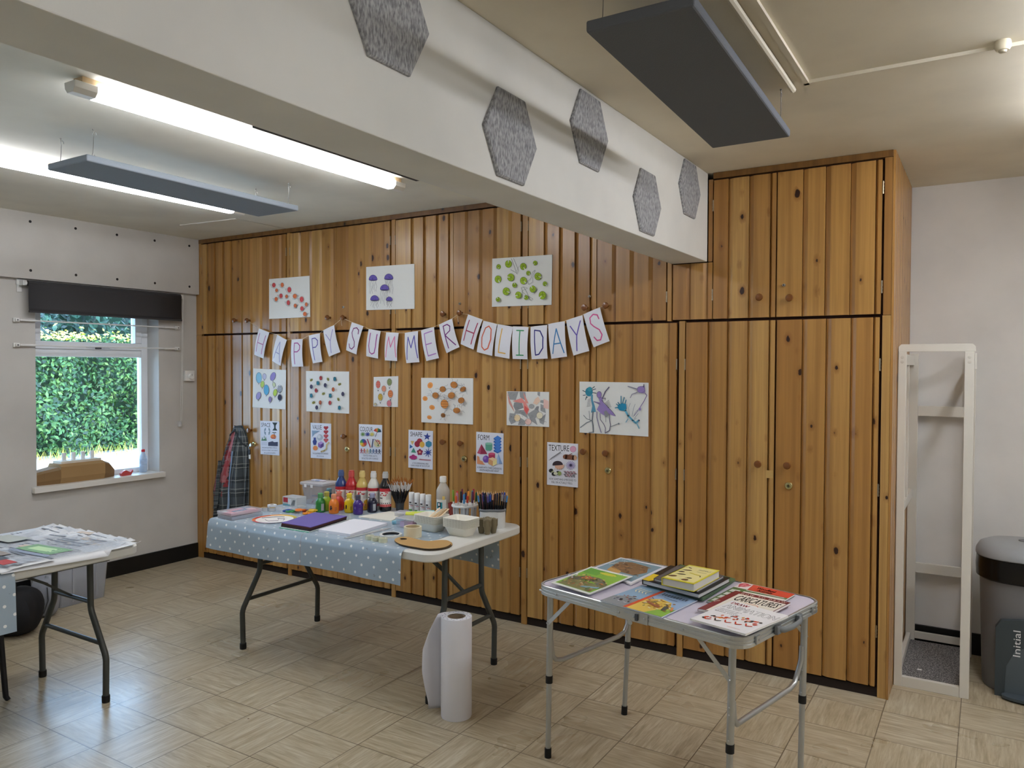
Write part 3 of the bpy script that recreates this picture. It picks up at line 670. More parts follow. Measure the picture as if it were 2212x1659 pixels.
# balloons
a = sheet(C_, [(158, 150), (568, 170), (562, 665), (148, 640)])
for x, y, rx, ry, c, t in [(228, 268, 36, 68, '#8fcbe6', 0), (298, 252, 24, 38, '#c9c9e2', 0), (405, 252, 32, 55, '#9b8fcf', 20), (272, 350, 23, 42, '#bcd86e', 10), (418, 355, 18, 28, '#d8e2b8', -10), (322, 420, 33, 65, '#62b3dc', 0), (492, 408, 30, 48, '#e8eef2', 0), (222, 495, 28, 48, '#a9a3d6', 15), (432, 455, 24, 44, '#bfdc58', 10), (368, 540, 19, 36, '#8f83b5', 0), (490, 515, 25, 38, '#2a2c48', 0)]:
    a.ell(x, y, rx, ry, c, rot=t); a.ring(x, y, rx, ry, 3, '#55566a', rot=t); a.line([(x-6, y+ry+12), (x, y+ry), (x+6, y+ry+12)], 3, '#55566a', rnd=False); a.line(wave(x, y+ry+8, x-6, y+ry+22, 3, 4), 2.5, GR, rnd=False)
    if (x, y) == (492, 408):
        for j in range(5): a.line([(x-26+abs(j-2)*4, y-34+j*17), (x, y-28+j*17), (x+26-abs(j-2)*4, y-36+j*17)], 8, '#24304e', rnd=False)
fin(a, 'drawing', 'white sheet of blue, lilac and lime balloons, left of the middle row', 'drawing', GD_)
# minibeasts
a = sheet(C_, [(820, 182), (1362, 190), (1362, 720), (825, 690)])
for x, y in [(888, 297), (1098, 287), (1243, 350), (1040, 468), (1228, 540), (915, 580)]:
    t = r.choice((-35, -20, 70)); a.ell(x-12, y-16, 13, 8, '#d8dcdc', rot=t+40); a.ell(x+12, y-14, 13, 8, '#d8dcdc', rot=t-40); a.ell(x, y, 22, 15, '#cfc860', rot=t)
    q = math.radians(t)
    for d in (-9, 1, 11): a.line([(x+d*math.cos(q)-13*math.sin(q)*-1, y+d*math.sin(q)-13*math.cos(q)), (x+d*math.cos(q)-13*math.sin(q), y+d*math.sin(q)+13*math.cos(q))], 6, '#1f1f25', rnd=False)
for pts, c in (([(1006, 272), (947, 427), (1120, 583)], '#cf4b4f'), ([(1162, 415), (1000, 580)], '#db7446'), ([(970, 335), (1182, 283), (886, 492), (1125, 492), (1240, 645)], '#2f7f96'), ([(887, 380), (1062, 362), (1283, 472), (955, 642)], '#46425f')):
    for x, y in pts:
        a.ell(x, y, 17, 26, c); a.ring(x, y, 17, 26, 3, '#3a2c34')
        if c == '#2f7f96': 
            for s in (-1, 1): a.line([(x+s*14, y-14), (x+s*24, y-26)], 3, '#20505f', rnd=False); a.line([(x+s*15, y+14), (x+s*24, y+24)], 3, '#20505f', rnd=False)
        elif c != '#46425f':
            for q in range(5): a.ell(x+r.uniform(-9, 9), y+r.uniform(-15, 15), 3.5, 4, '#3a2024', n=6)
fin(a, 'drawing', 'white sheet of bees, ladybirds and teal beetles, second in the middle row', 'drawing', GD_)
# hot air balloons
a = sheet(C_, [(1672, 258), (1980, 247), (1975, 637), (1668, 628)], col='#e9e9e8')
for x, y, rx, ry, c, c2 in [(1728, 352, 28, 48, '#e0796c', '#a84a42'), (1870, 322, 30, 45, '#95a06b', '#5c6a4a'), (1800, 405, 28, 38, '#e79f82', '#b56a50'), (1882, 470, 32, 48, '#e98c56', '#9a4e2c'), (1755, 510, 28, 44, '#d9b64c', '#8c6a24'), (1865, 590, 28, 40, '#dd8790', '#a8545e'), (1692, 602, 18, 18, '#e2d8b8', '#b0a070')]:
    a.ell(x, y, rx, ry, c); a.ring(x, y, rx, ry, 3, GR)
    for j in (-.5, 0, .5): a.line([(x-rx*.8, y+ry*j+4), (x, y+ry*j-6), (x+rx*.8, y+ry*j+5)], 3.5, c2, rnd=False)
    if y < 560:
        a.line([(x-rx*.4, y+ry*.9), (x-6, y+ry+24)], 2.5, GR, rnd=False); a.line([(x+rx*.4, y+ry*.9), (x+6, y+ry+24)], 2.5, GR, rnd=False); a.poly([(x-8, y+ry+22), (x+8, y+ry+22), (x+6, y+ry+38), (x-6, y+ry+38)], '#7c8288')
fin(a, 'drawing', 'small curling sheet of striped hot air balloons above the COLOUR poster', 'drawing', GD_)
# orange fish
a = sheet(D_, [(305, 222), (995, 228), (992, 843), (308, 812)])
for x, y, rx, ry in [(425, 322, 36, 42), (358, 497, 34, 32), (450, 615, 38, 32), (415, 747, 32, 26)]: a.ell(x, y, rx, ry, '#eea35c', rot=20); a.ell(x, y+4, rx*.6, ry*.6, '#e59446')
for x, y, rx, ry, t in [(592, 373, 40, 38, 0), (740, 315, 46, 42, 20), (860, 372, 42, 28, -30), (495, 455, 42, 38, 20), (707, 455, 46, 40, -20), (615, 570, 50, 58, -15), (837, 522, 42, 38, -25), (777, 655, 46, 36, 0), (597, 720, 30, 28, 30)]:
    for j in range(5):
        a0 = r.uniform(0, 6.28); ln = r.uniform(50, 85); a.line(wave(x+rx*.8*math.cos(a0), y+ry*.8*math.sin(a0), x+rx*math.cos(a0)+ln*math.cos(a0+.4), y+ry*math.sin(a0)+ln*.8*math.sin(a0+.4), 7, 7, r.random()*6), 2.6, '#777c86', rnd=False)
    a.ell(x, y, rx, ry, '#eb9c4e', rot=t); a.ring(x, y, rx, ry, 3, '#7c4a1e', rot=t)
    for j in range(-2, 3):
        for i in (-1, 0, 1): a.line([(x+j*rx*.36-4, y+i*ry*.52-6), (x+j*rx*.36+5, y+i*ry*.52+7)], 6, '#26201e', rnd=False)
fin(a, 'drawing', 'large white sheet of orange and black striped fish above the SHAPE poster', 'drawing', GD_)
# marbled abstract
a = sheet(D_, [(1440, 400), (2002, 410), (2000, 875), (1440, 850)])
G2 = '#a3a5a8'
for pts, c in (([(1450, 405), (1600, 405), (1560, 520), (1480, 510)], G2), ([(1610, 405), (1690, 410), (1700, 530), (1620, 480)], G2), ([(1540, 550), (1640, 540), (1665, 620), (1560, 660), (1530, 600)], '#97999c'),
    ([(1560, 650), (1700, 650), (1720, 760), (1840, 840), (1700, 745), (1620, 700), (1540, 700)], G2), ([(1480, 690), (1560, 700), (1560, 810), (1500, 840), (1470, 780)], G2), ([(1620, 750), (1700, 800), (1680, 850), (1590, 850)], G2), ([(1720, 700), (1850, 620), (1880, 690), (1820, 760), (1850, 850), (1760, 790)], G2),
    ([(1840, 600), (1870, 600), (1860, 660), (1810, 640)], '#8e9194'), ([(1890, 570), (1940, 590), (1960, 690), (1890, 660)], G2), ([(1870, 770), (1960, 700), (1930, 845), (1880, 820)], G2), ([(1890, 520), (1950, 515), (1930, 560), (1885, 550)], G2), ([(1850, 410), (1885, 410), (1880, 470), (1850, 450)], G2),
    ([(1520, 530), (1640, 490), (1700, 560), (1740, 640), (1710, 720), (1670, 650), (1660, 560), (1560, 545)], '#ee9a94'), ([(1680, 590), (1735, 640), (1705, 700), (1675, 650)], '#e86a66'), ([(1820, 500), (1860, 470), (1890, 530), (1840, 580), (1790, 560)], '#f0d2bc'), ([(1930, 500), (1998, 530), (1998, 640), (1930, 620)], '#f2cdc4'), ([(1660, 410), (1690, 470), (1730, 560), (1690, 560)], '#eba39a'), ([(1445, 410), (1470, 560), (1545, 680), (1520, 600), (1465, 470)], '#e0a49c')):
    a.poly(pts, c)
for x, y, rx, ry, c in [(1580, 755, 42, 45, '#f1ddb4'), (1725, 805, 42, 42, '#f1cfc6'), (1878, 722, 42, 45, '#efe9cf'), (1770, 600, 34, 28, '#b3b5b7')]: a.ell(x, y, rx, ry, c); a.ring(x, y, rx, ry, 3, '#8a7f78')
for _ in range(46):
    x, y = r.choice([(1500, 450), (1600, 600), (1640, 700), (1750, 740), (1900, 620), (1920, 780), (1510, 770), (1640, 820)]); x += r.uniform(-45, 45); y += r.uniform(-35, 35)
    if 1450 < x < 1970 and 415 < y < 830: a.line(wave(x, y, x+r.uniform(15, 34), y+r.uniform(-30, 18), 3, 4), 2.2, '#74777b', rnd=False)
fin(a, 'drawing', 'small abstract sheet of grey pencil patches and pink blobs', 'drawing', GD_)
# blown paint creatures
a = sheet(E_, [(1018, 203), (1900, 218), (1897, 908), (1018, 855)])
TE, VI, GY, DK = '#2c8aa6', '#9b86c4', '#7d848c', '#4a4656'
a.ell(1140, 335, 48, 58, TE); a.ell(1150, 300, 30, 30, '#3f9fb5'); a.poly([(1160, 370), (1190, 370), (1190, 440), (1215, 520), (1230, 590), (1165, 600), (1180, 520), (1165, 440)], '#5f9dbb')
for p in [[(1095, 335), (1060, 318)], [(1095, 375), (1065, 380)], [(1110, 390), (1095, 435)], [(1180, 290), (1210, 268)], [(1180, 310), (1225, 298)], [(1190, 345), (1232, 352)], [(1120, 400), (1110, 410)]]: a.line(p, 9, '#27525e')
for i in range(6): a.line([(1160, 420+i*18), (1125-i*3, 440+i*17)], 4, DK, rnd=False)
a.line([(1190, 590), (1180, 700), (1190, 760), (1195, 850)], 16, GY); a.line([(1180, 700), (1110, 730), (1030, 790)], 13, '#8d959b'); a.line([(1170, 700), (1110, 680), (1070, 635)], 8, GY); a.line([(1150, 690), (1140, 580)], 6, GY); a.line([(1195, 790), (1190, 850), (1140, 855)], 9, GY)
a.ell(1270, 370, 30, 42, VI); a.poly([(1255, 400), (1310, 400), (1320, 470), (1390, 540), (1440, 590), (1480, 650), (1400, 620), (1340, 640), (1290, 610), (1240, 560), (1270, 500), (1200, 455), (1280, 470)], VI)
a.ring(1270, 370, 30, 42, 4, DK); a.line([(1310, 420), (1350, 330), (1395, 275)], 14, '#6f6a86'); a.line([(1315, 420), (1350, 415), (1345, 440)], 6, DK); a.line([(1300, 440), (1440, 590), (1480, 640)], 5, DK, rnd=False); a.line([(1205, 460), (1280, 490)], 12, '#7d7898')
for i in range(6): a.line([(1345+i*8, 480+i*10), (1395+i*6, 440+i*17)], 4, DK, rnd=False)
a.poly([(1330, 590), (1360, 570), (1395, 620), (1370, 660), (1345, 660)], '#8c8f94'); a.line([(1355, 660), (1355, 720)], 5, GY)
a.line([(1280, 610), (1285, 690), (1330, 750), (1350, 800), (1345, 860)], 8, '#6d6780'); a.line([(1240, 590), (1240, 660), (1262, 750), (1295, 855)], 11, '#8f88a6'); a.line([(1400, 620), (1400, 680), (1415, 760), (1400, 830), (1345, 862)], 10, '#6d6780'); a.line([(1418, 780), (1520, 740)], 8, GY); a.ell(1520, 742, 10, 12, GY)
a.poly([(1510, 500), (1560, 480), (1615, 490), (1620, 550), (1590, 580), (1530, 572), (1505, 540)], '#2290bb')
for p in [[(1530, 500), (1510, 470)], [(1520, 530), (1475, 540)], [(1550, 490), (1550, 390)], [(1570, 480), (1590, 405)], [(1600, 490), (1615, 440)], [(1515, 510), (1490, 490)]]: a.line(p, 11, '#1f7f9c')
a.line([(1600, 570), (1640, 640), (1700, 700), (1740, 735), (1775, 700)], 24, '#63aecb'); a.line([(1745, 725), (1780, 800)], 16, '#7fb9d0'); a.line([(1640, 680), (1612, 722)], 10, '#63aecb'); a.ell(1780, 700, 10, 12, DK)
for p in [[(1660, 640), (1645, 540), (1668, 480)], [(1690, 650), (1705, 560), (1730, 490)], [(1700, 660), (1740, 590), (1780, 550)], [(1715, 680), (1770, 610)], [(1715, 695), (1745, 670)]]: a.line(p, 4.5, '#7c8a98', rnd=False)
a.poly([(1745, 300), (1770, 270), (1850, 255), (1860, 330), (1840, 355), (1775, 345)], VI); a.ring(1805, 305, 50, 42, 3, DK); a.line([(1640, 265), (1760, 300)], 13, '#8a8c9c'); a.line([(1760, 340), (1690, 365), (1668, 410)], 8, '#7c7494'); a.line([(1840, 270), (1842, 240)], 10, DK)
a.line([(1850, 345), (1880, 380), (1840, 460), (1800, 520), (1785, 560)], 9, '#7c6ca0'); a.ell(1790, 555, 16, 20, VI); a.line([(1770, 570), (1720, 640)], 7, '#8a80a8')
fin(a, 'drawing', 'widest white sheet with blown paint creatures in teal and violet, right end', 'drawing', GD_)

# ------------------------------------------------------------------ posters
PC = '#e6eaf6'
# SPACE
a = sheet(C_, [(245, 808), (483, 817), (485, 1245), (250, 1228)], col=PC)
a.text('SPACE', 258, 885, 115, 52, '#3a3d44', 4); G = '#3c5250'
a.poly([(395, 830), (462, 832), (440, 870), (440, 900), (462, 932), (398, 930), (420, 900), (418, 865)], '#34403e')
a.ell(315, 942, 20, 46, '#7f95a3', a0=90, a1=270); a.ell(350, 942, 20, 46, '#7f95a3', a0=-90, a1=90); a.ell(312, 940, 9, 10, PC); a.ell(352, 940, 9, 10, PC)
for x, h in ((272, 50), (295, 70), (314, 55)): a.poly([(x-14, 1060), (x, 1060-h), (x+14, 1060)], '#5f8a6c')
a.ell(290, 1030, 9, 8, PC); a.ell(410, 1015, 36, 36, '#ee8a45', a0=180, a1=360); a.poly([(374, 1015), (446, 1018), (430, 1036), (390, 1034)], '#c9653a'); a.line([(425, 1010), (420, 960)], 5, INK); [a.line([(420, 960), (420+d, 950+abs(d)*.3)], 6, '#3a4a34') for d in (-24, -12, 14, 26)]
for i in range(4): a.line([(258, 1075+i*12), (330, 1078+i*12)], 2.5, '#9aa0b8', rnd=False)
a.poly([(345, 1080), (400, 1066), (420, 1078), (466, 1074), (466, 1128), (345, 1124)], '#40435c')
for i, s in enumerate(('SPACE EXISTS BETWEEN, WITHIN OR', 'AROUND AN OBJECT AND CREATES', 'AN ILLUSION OF DEPTH')): a.text(s, (268, 264, 292)[i], 1156+i*32, (190, 200, 142)[i], 17, '#555a70', 5)
fin(a, 'poster', 'small printed poster headed SPACE, leftmost of the posters', 'poster', GP_)
# VALUE
a = sheet(C_, [(877, 833), (1135, 845), (1135, 1290), (880, 1275)], col=PC)
a.text('VALUE', 902, 916, 115, 56, INK, 4)
for i in range(4):
    y = 892+i*52; c = ['#a5323c', '#b23c46', '#bd4a52', '#c65a60'][i]; a.ell(1058, y, 16, 16, c); a.ell(1086, y, 16, 16, c); a.poly([(1042, y+4), (1102, y+4), (1072, y+40)], c)
a.poly([(895, 930), (1000, 935), (930, 970), (900, 1015)], '#8fa9c6'); a.ell(995, 1018, 36, 40, '#b9c2cf'); a.ell(986, 1008, 20, 22, '#dfe4ea')
a.poly([(915, 1020), (945, 1020), (942, 1042), (957, 1070), (945, 1112), (915, 1112), (903, 1070), (918, 1042)], '#34448c')
a.poly([(1008, 1065), (1042, 1085), (1006, 1108), (972, 1088)], '#b89ad8'); a.poly([(972, 1088), (1006, 1108), (1006, 1156), (974, 1134)], '#8a68b8'); a.poly([(1042, 1085), (1006, 1108), (1006, 1156), (1040, 1130)], '#5e4288')
a.ell(938, 1152, 30, 30, '#e98e4e'); a.line([(1108, 1085), (1080, 1110), (1078, 1160), (1050, 1185), (1012, 1196)], 20, '#dcc894')
for i, s in enumerate(('THE LIGHTNESS OR DARKNESS', 'OF A COLOUR')): a.text(s, (902, 955)[i], 1228+i*34, (200, 90)[i], 20, '#555a70', 5)
fin(a, 'poster', 'small printed poster headed VALUE with four red hearts', 'poster', GP_)
# COLOUR
a = sheet(C_, [(1485, 850), (1777, 862), (1773, 1327), (1487, 1308)], col=PC)
a.text('COLOUR', 1500, 940, 160, 58, INK, 6)
for i, c in enumerate(('#c84444', '#e0913a', '#3d7a4e', '#2c4866')): a.poly([(1718, 955), (1718+52*math.cos(math.radians(200+i*40)), 952+52*math.sin(math.radians(200+i*40))), (1718+52*math.cos(math.radians(240+i*40)), 952+52*math.sin(math.radians(240+i*40)))], c)
a.line([(1716, 950), (1690, 1012)], 5, INK)
for x, c in ((1535, '#6f9a4c'), (1595, '#3c4b9c'), (1650, '#dccf66')):
    for j in range(5): t = j*PI/5+.3; a.line([(x-28*math.cos(t), 978-26*math.sin(t)), (x+28*math.cos(t), 978+26*math.sin(t))], 7, c)
for i, c in enumerate(('#c84444', '#e0913a', '#e3cf4c', '#57a05a', '#2f5f9c', '#6c3a7c')): a.poly([(1540, 1086)]+[(1540+42*math.cos(math.radians(i*60+j*15)), 1086+48*math.sin(math.radians(i*60+j*15))) for j in range(5)], c)
a.line([(1592, 1042), (1630, 1142)], 12, '#b8374a'); a.line([(1620, 1040), (1636, 1136)], 10, '#e8e3d0'); a.line([(1664, 1042), (1650, 1140)], 12, '#24365c')
a.ell(1718, 1092, 45, 50, '#d8cfa6'); [a.ell(1718+28*math.cos(t), 1090+30*math.sin(t), 10, 10, c) for t, c in ((0, '#c84444'), (1.2, '#3d7a4e'), (4.6, '#c8648c'), (5.4, '#c84444'))]; a.line([(1684, 1038), (1735, 1110)], 6, '#7a3c4c')
for i, c in enumerate(('#b8374a', '#d8614c', '#d9c58c', '#2c7a8c', '#2f5f9c', '#2c3a6c', '#24243c')):
    x = 1516+i*38; y = 1166+i*1.8; a.ell(x, y, 8, 9, c); a.line([(x, y+6), (x, y+30)], 9, c); a.line([(x-17, y+16), (x+17, y+16)], 6, c); a.line([(x, y+28), (x-13, y+50)], 6, c); a.line([(x, y+28), (x+13, y+50)], 6, c)
for i, s in enumerate(('CREATED WHEN LIGHT IS', 'REFLECTED OFF A SURFACE')): a.text(s, (1537, 1522)[i], 1256+i*34, (178, 205)[i], 21, '#4a4e62', 8)
fin(a, 'poster', 'small printed poster headed COLOUR with a rainbow umbrella', 'poster', GP_)
# SHAPE
a = sheet(D_, [(138, 910), (460, 928), (457, 1442), (135, 1412)], col=PC)
a.text('SHAPE', 163, 998, 155, 62, INK, 8)
a.poly([(385+(52 if i % 2 == 0 else 22)*math.sin(i*PI/5+.1), 1003-(54 if i % 2 == 0 else 22)*math.cos(i*PI/5+.1)) for i in range(10)], '#3a4a9c')
a.poly([(165, 1060), (215, 1062), (188, 1112)], '#e0c074'); a.poly([(155, 1105), (197, 1138), (153, 1162)], '#3a72b8'); a.poly([(205, 1148), (240, 1218), (170, 1212)], '#4c9a82')
a.ell(285, 1068, 38, 42, '#b03c4a'); a.ell(255, 1100, 38, 42, '#a02c44'); a.ell(318, 1108, 34, 40, '#e3b450'); a.poly([(405, 1055), (445, 1078), (445, 1122), (405, 1150), (365, 1125), (365, 1080)], '#4490b4')
for j in range(5): a.ell(288+24*math.sin(j*1.257), 1208-26*math.cos(j*1.257), 17, 18, '#962c4c')
a.ell(288, 1208, 14, 15, '#e9a07c'); a.ell(395, 1215, 24, 24, '#34489c')
for j in range(9): t = j*.7; q = r.uniform(42, 60); a.line([(395, 1215), (395+q*math.cos(t), 1215+q*math.sin(t))], 8, '#34489c')
for dx, dy, q in ((-32, 0, 20), (0, -10, 26), (30, 2, 22), (-14, 12, 20), (14, 14, 20)): a.ell(200+dx, 1275+dy, q, q*.95, '#b3347e')
a.line([(280+i*9, 1318-(14 if i % 2 else 0)-(-i)*.6-6) for i in range(18)], 6, '#b8404c')
for i, s in enumerate(('A TWO-DIMENSIONAL AREA', 'SURROUNDED BY AN OUTLINE')): a.text(s, (187, 170)[i], 1363+i*32, (215, 248)[i], 22, '#4a4e62', 12)
fin(a, 'poster', 'printed poster headed SHAPE with a blue star', 'poster', GP_)
# FORM
a = sheet(D_, [(1037, 938), (1397, 960), (1393, 1502), (1033, 1473)], col=PC)
a.text('FORM', 1060, 1045, 150, 70, INK, 8)
for j in range(5):
    y = 1010+j*40; a.poly([(1268, y+12), (1320, y-22), (1370, y+10), (1318, y+40)], '#4a86d8'); a.poly([(1268, y+12), (1318, y+40), (1318, y+56), (1268, y+28)], '#2f5fb0'); a.poly([(1318, y+40), (1370, y+10), (1370, y+26), (1318, y+56)], '#3c6fc4')
a.poly([(1106, 1102), (1048, 1222), (1092, 1236)], '#c65a78'); a.poly([(1106, 1102), (1092, 1236), (1184, 1234)], '#9c3450')
a.poly([(1158, 1090), (1180, 1080), (1235, 1082), (1250, 1096), (1248, 1172), (1225, 1192), (1175, 1188), (1160, 1172)], '#62a890'); a.ell(1204, 1096, 46, 16, '#8fcab4')
a.ell(1165, 1300, 42, 48, '#7a54b4'); a.ell(1152, 1284, 20, 22, '#9c7ccc'); a.poly([(1198, 1230), (1286, 1232), (1284, 1290), (1200, 1285)], '#b03458'); a.ell(1242, 1230, 44, 16, '#d0587c')
a.poly([(1330, 1225), (1292, 1358), (1384, 1366)], '#a8c0e4'); a.poly([(1330, 1225), (1340, 1364), (1384, 1366)], '#88a8d8')
a.poly([(1048, 1255), (1075, 1270), (1085, 1315), (1120, 1330), (1135, 1360), (1158, 1378), (1046, 1362)], '#e59a6c')
a.poly([(1200, 1295), (1255, 1276), (1312, 1304), (1258, 1326)], '#f0d2a8'); a.poly([(1200, 1295), (1258, 1326), (1256, 1394), (1198, 1364)], '#d8a272'); a.poly([(1258, 1326), (1312, 1304), (1310, 1366), (1256, 1394)], '#eee0a0')
for i, s in enumerate(('A SHAPE WITH THREE DIMENSIONS:', 'LENGTH WIDTH AND HEIGHT')): a.text(s, (1050, 1080)[i], 1420+i*37, (328, 260)[i], 26, '#3a3e52', 24-i*6)
fin(a, 'poster', 'printed poster headed FORM with stacked blue blocks', 'poster', GP_)
# TEXTURE
a = sheet(E_, [(605, 977), (998, 1000), (995, 1560), (602, 1522)], col='#ebebf3')
a.text('TEXTURE', 623, 1085, 262, 74, '#18181c', 12)
a.ell(935, 1068, 38, 38, '#e0a8c4'); a.ring(935, 1068, 38, 38, 4, '#c47c9c')
a.line([(625, 1210), (700, 1165), (780, 1110)], 4, INK, rnd=False)
for j in range(9): x, y = 640+j*15, 1198-j*10; a.line([(x, y), (x+28, y-28)], 2.5, '#4a4c54', rnd=False); a.line([(x, y), (x+30, y+6)], 2.5, '#4a4c54', rnd=False)
a.line([(835, 1165), (955, 1178)], 62, '#8a5a44'); a.ell(962, 1178, 20, 32, '#d8a888'); a.line([(890, 1140), (920, 1125)], 9, '#6a4434')
for j in range(4): a.line([(835, 1148+j*14), (935, 1158+j*14)], 3, '#5c3828', rnd=False)
a.ell(760, 1290, 58, 36, '#e6b69c'); a.poly([(790, 1262), (825, 1272), (795, 1300)], '#e6b69c'); a.ell(738, 1266, 66, 48, '#3c2c34', a0=165, a1=365); [a.line([(x, 1315), (x-4, 1332)], 5, '#c8947c') for x in (705, 735, 765, 785)]
for j in range(16): t = j*PI/8; a.line([(905, 1275), (905+58*math.cos(t), 1275+52*math.sin(t))], 9, '#a89cc8')
a.ell(905, 1273, 17, 17, '#3c3454')
for x, y in ((655, 1343), (690, 1385), (745, 1372)): a.ell(x, y, 30, 26, '#1f1f22'); 
a.ell(668, 1348, 22, 18, '#c9cba4'); a.ell(712, 1378, 26, 20, '#dcdcc4'); a.ell(762, 1378, 24, 28, '#8fa05c'); a.ell(655, 1340, 22, 18, '#1f1f22')
for j in range(6):
    x = 815+(j % 3)*8
    while x < 965: w_ = r.uniform(22, 40); a.line([(x, 1350+j*13+(x-815)*.06), (min(x+w_, 984), 1351+j*13+(x-815)*.06+2)], 8, r.choice(('#7c2430', '#5c1f2a', '#24181c', '#8c3038')), rnd=False); x += w_+7
for i, s in enumerate(('HOW SOMETHING IS PERCEIVED TO', 'FEEL OR ACTUALLY FEELS.')): a.text(s, (630, 660)[i], 1458+i*43, (345, 270)[i], 26, '#3a3a44', 26-i*6)
fin(a, 'poster', 'printed poster headed TEXTURE with a hedgehog, rightmost of the posters', 'poster', GP_)

# ------------------------------------------------------------------ bunting
cor = lambda c, pts: [(x/c['sc']+c['ox'], y/c['sc']+c['oy']) for x, y in pts]
ST = {  # strokes inside the card, 0..1 from its top left corner
 'H': [[(.22, .16), (.2, .84)], [(.8, .16), (.76, .86)], [(.22, .5), (.78, .5)]], 'A': [[(.5, .18), (.16, .86)], [(.5, .18), (.86, .88)], [(.3, .6), (.72, .6)]],
 'P': [[(.3, .14), (.3, .9)], [(.3, .14), (.6, .14), (.8, .24), (.78, .38), (.6, .46), (.3, .46)]], 'Y': [[(.2, .2), (.5, .5)], [(.84, .14), (.5, .5), (.3, .9)]],
 'S': [[(.8, .3), (.76, .18), (.55, .12), (.32, .18), (.28, .34), (.42, .46), (.66, .6), (.72, .76), (.55, .88), (.34, .86), (.24, .74)]],
 'U': [[(.24, .14), (.22, .6), (.3, .82), (.5, .88), (.7, .82), (.78, .6), (.78, .14)]], 'M': [[(.1, .88), (.28, .16), (.5, .52), (.74, .14), (.92, .86)]],
 'E': [[(.84, .12), (.24, .14), (.26, .86), (.86, .84)], [(.26, .5), (.7, .49)]], 'R': [[(.3, .12), (.28, .88)], [(.3, .12), (.6, .12), (.76, .22), (.7, .36), (.3, .44), (.82, .88)]],
 'O': [[(.5, .12), (.3, .2), (.2, .5), (.3, .8), (.5, .88), (.7, .8), (.8, .5), (.7, .2), (.5, .12)]], 'L': [[(.36, .12), (.26, .86), (.72, .86)]],
 'I': [[(.28, .12), (.72, .12)], [(.5, .12), (.48, .88)], [(.28, .88), (.74, .88)]], 'D': [[(.26, .12), (.28, .88), (.5, .86), (.76, .68), (.78, .36), (.6, .16), (.26, .12)]]}
cards = [('H', '#c080b4', A_, [(108, 937), (232, 985), (165, 1297), (55, 1250)]), ('A', '#a4a8d0', A_, [(325, 1012), (440, 1075), (370, 1385), (270, 1325)]), ('P', '#b0509a', A_, [(498, 1070), (630, 1062), (640, 1393), (508, 1395)]),
 ('P', '#6a62b4', A_, [(703, 1022), (835, 995), (870, 1335), (757, 1355)]), ('Y', '#a8a4d4', A_, [(875, 960), (1005, 897), (1083, 1220), (948, 1275)]), ('S', '#84407c', A_, [(1217, 862), (1355, 910), (1275, 1248), (1152, 1197)]),
 ('U', '#a8409c', A_, [(1418, 942), (1562, 970), (1533, 1297), (1393, 1268)]), ('M', '#e88cb8', A_, [(1627, 983), (1777, 990), (1762, 1327), (1615, 1318)]), ('M', '#6660b8', A_, [(1850, 990), (2008, 967), (2028, 1340), (1872, 1352)]),
 ('E', '#b884cc', B_, [(-53, 973), (88, 935), (145, 1275), (8, 1307)]), ('R', '#7c3484', B_, [(142, 912), (285, 845), (367, 1155), (228, 1222)]), ('H', '#b03860', B_, [(458, 800), (615, 857), (520, 1182), (380, 1122)]),
 ('O', '#e06c50', B_, [(625, 868), (775, 905), (722, 1250), (555, 1208)]), ('L', '#eebc5c', B_, [(780, 905), (945, 935), (910, 1282), (750, 1252)]), ('I', '#3c9c6c', B_, [(945, 930), (1115, 937), (1107, 1288), (945, 1283)]),
 ('D', '#2c2c84', B_, [(1138, 935), (1318, 915), (1325, 1280), (1152, 1287)]), ('A', '#3c84c0', B_, [(1328, 905), (1508, 873), (1535, 1258), (1365, 1282)]), ('Y', '#7464c0', B_, [(1523, 865), (1700, 808), (1777, 1197), (1605, 1248)]), ('S', '#dc5c9c', B_, [(1710, 800), (1890, 722), (1998, 1090), (1825, 1158)])]
LAB = ['pink-lilac letter H, first in the garland', 'pale lilac letter A, second in the garland', 'magenta letter P, third in the garland', 'indigo letter P, fourth in the garland', 'pale lavender letter Y, at the end of HAPPY', 'plum letter S starting SUMMER', 'purple letter U', 'pink letter M', 'indigo letter M', 'lilac letter E', 'dark purple letter R ending SUMMER', 'crimson letter H starting HOLIDAYS', 'orange letter O', 'yellow letter L', 'green letter I', 'navy letter D', 'blue letter A, in HOLIDAYS', 'violet letter Y, in HOLIDAYS', 'pink letter S, last in the garland']
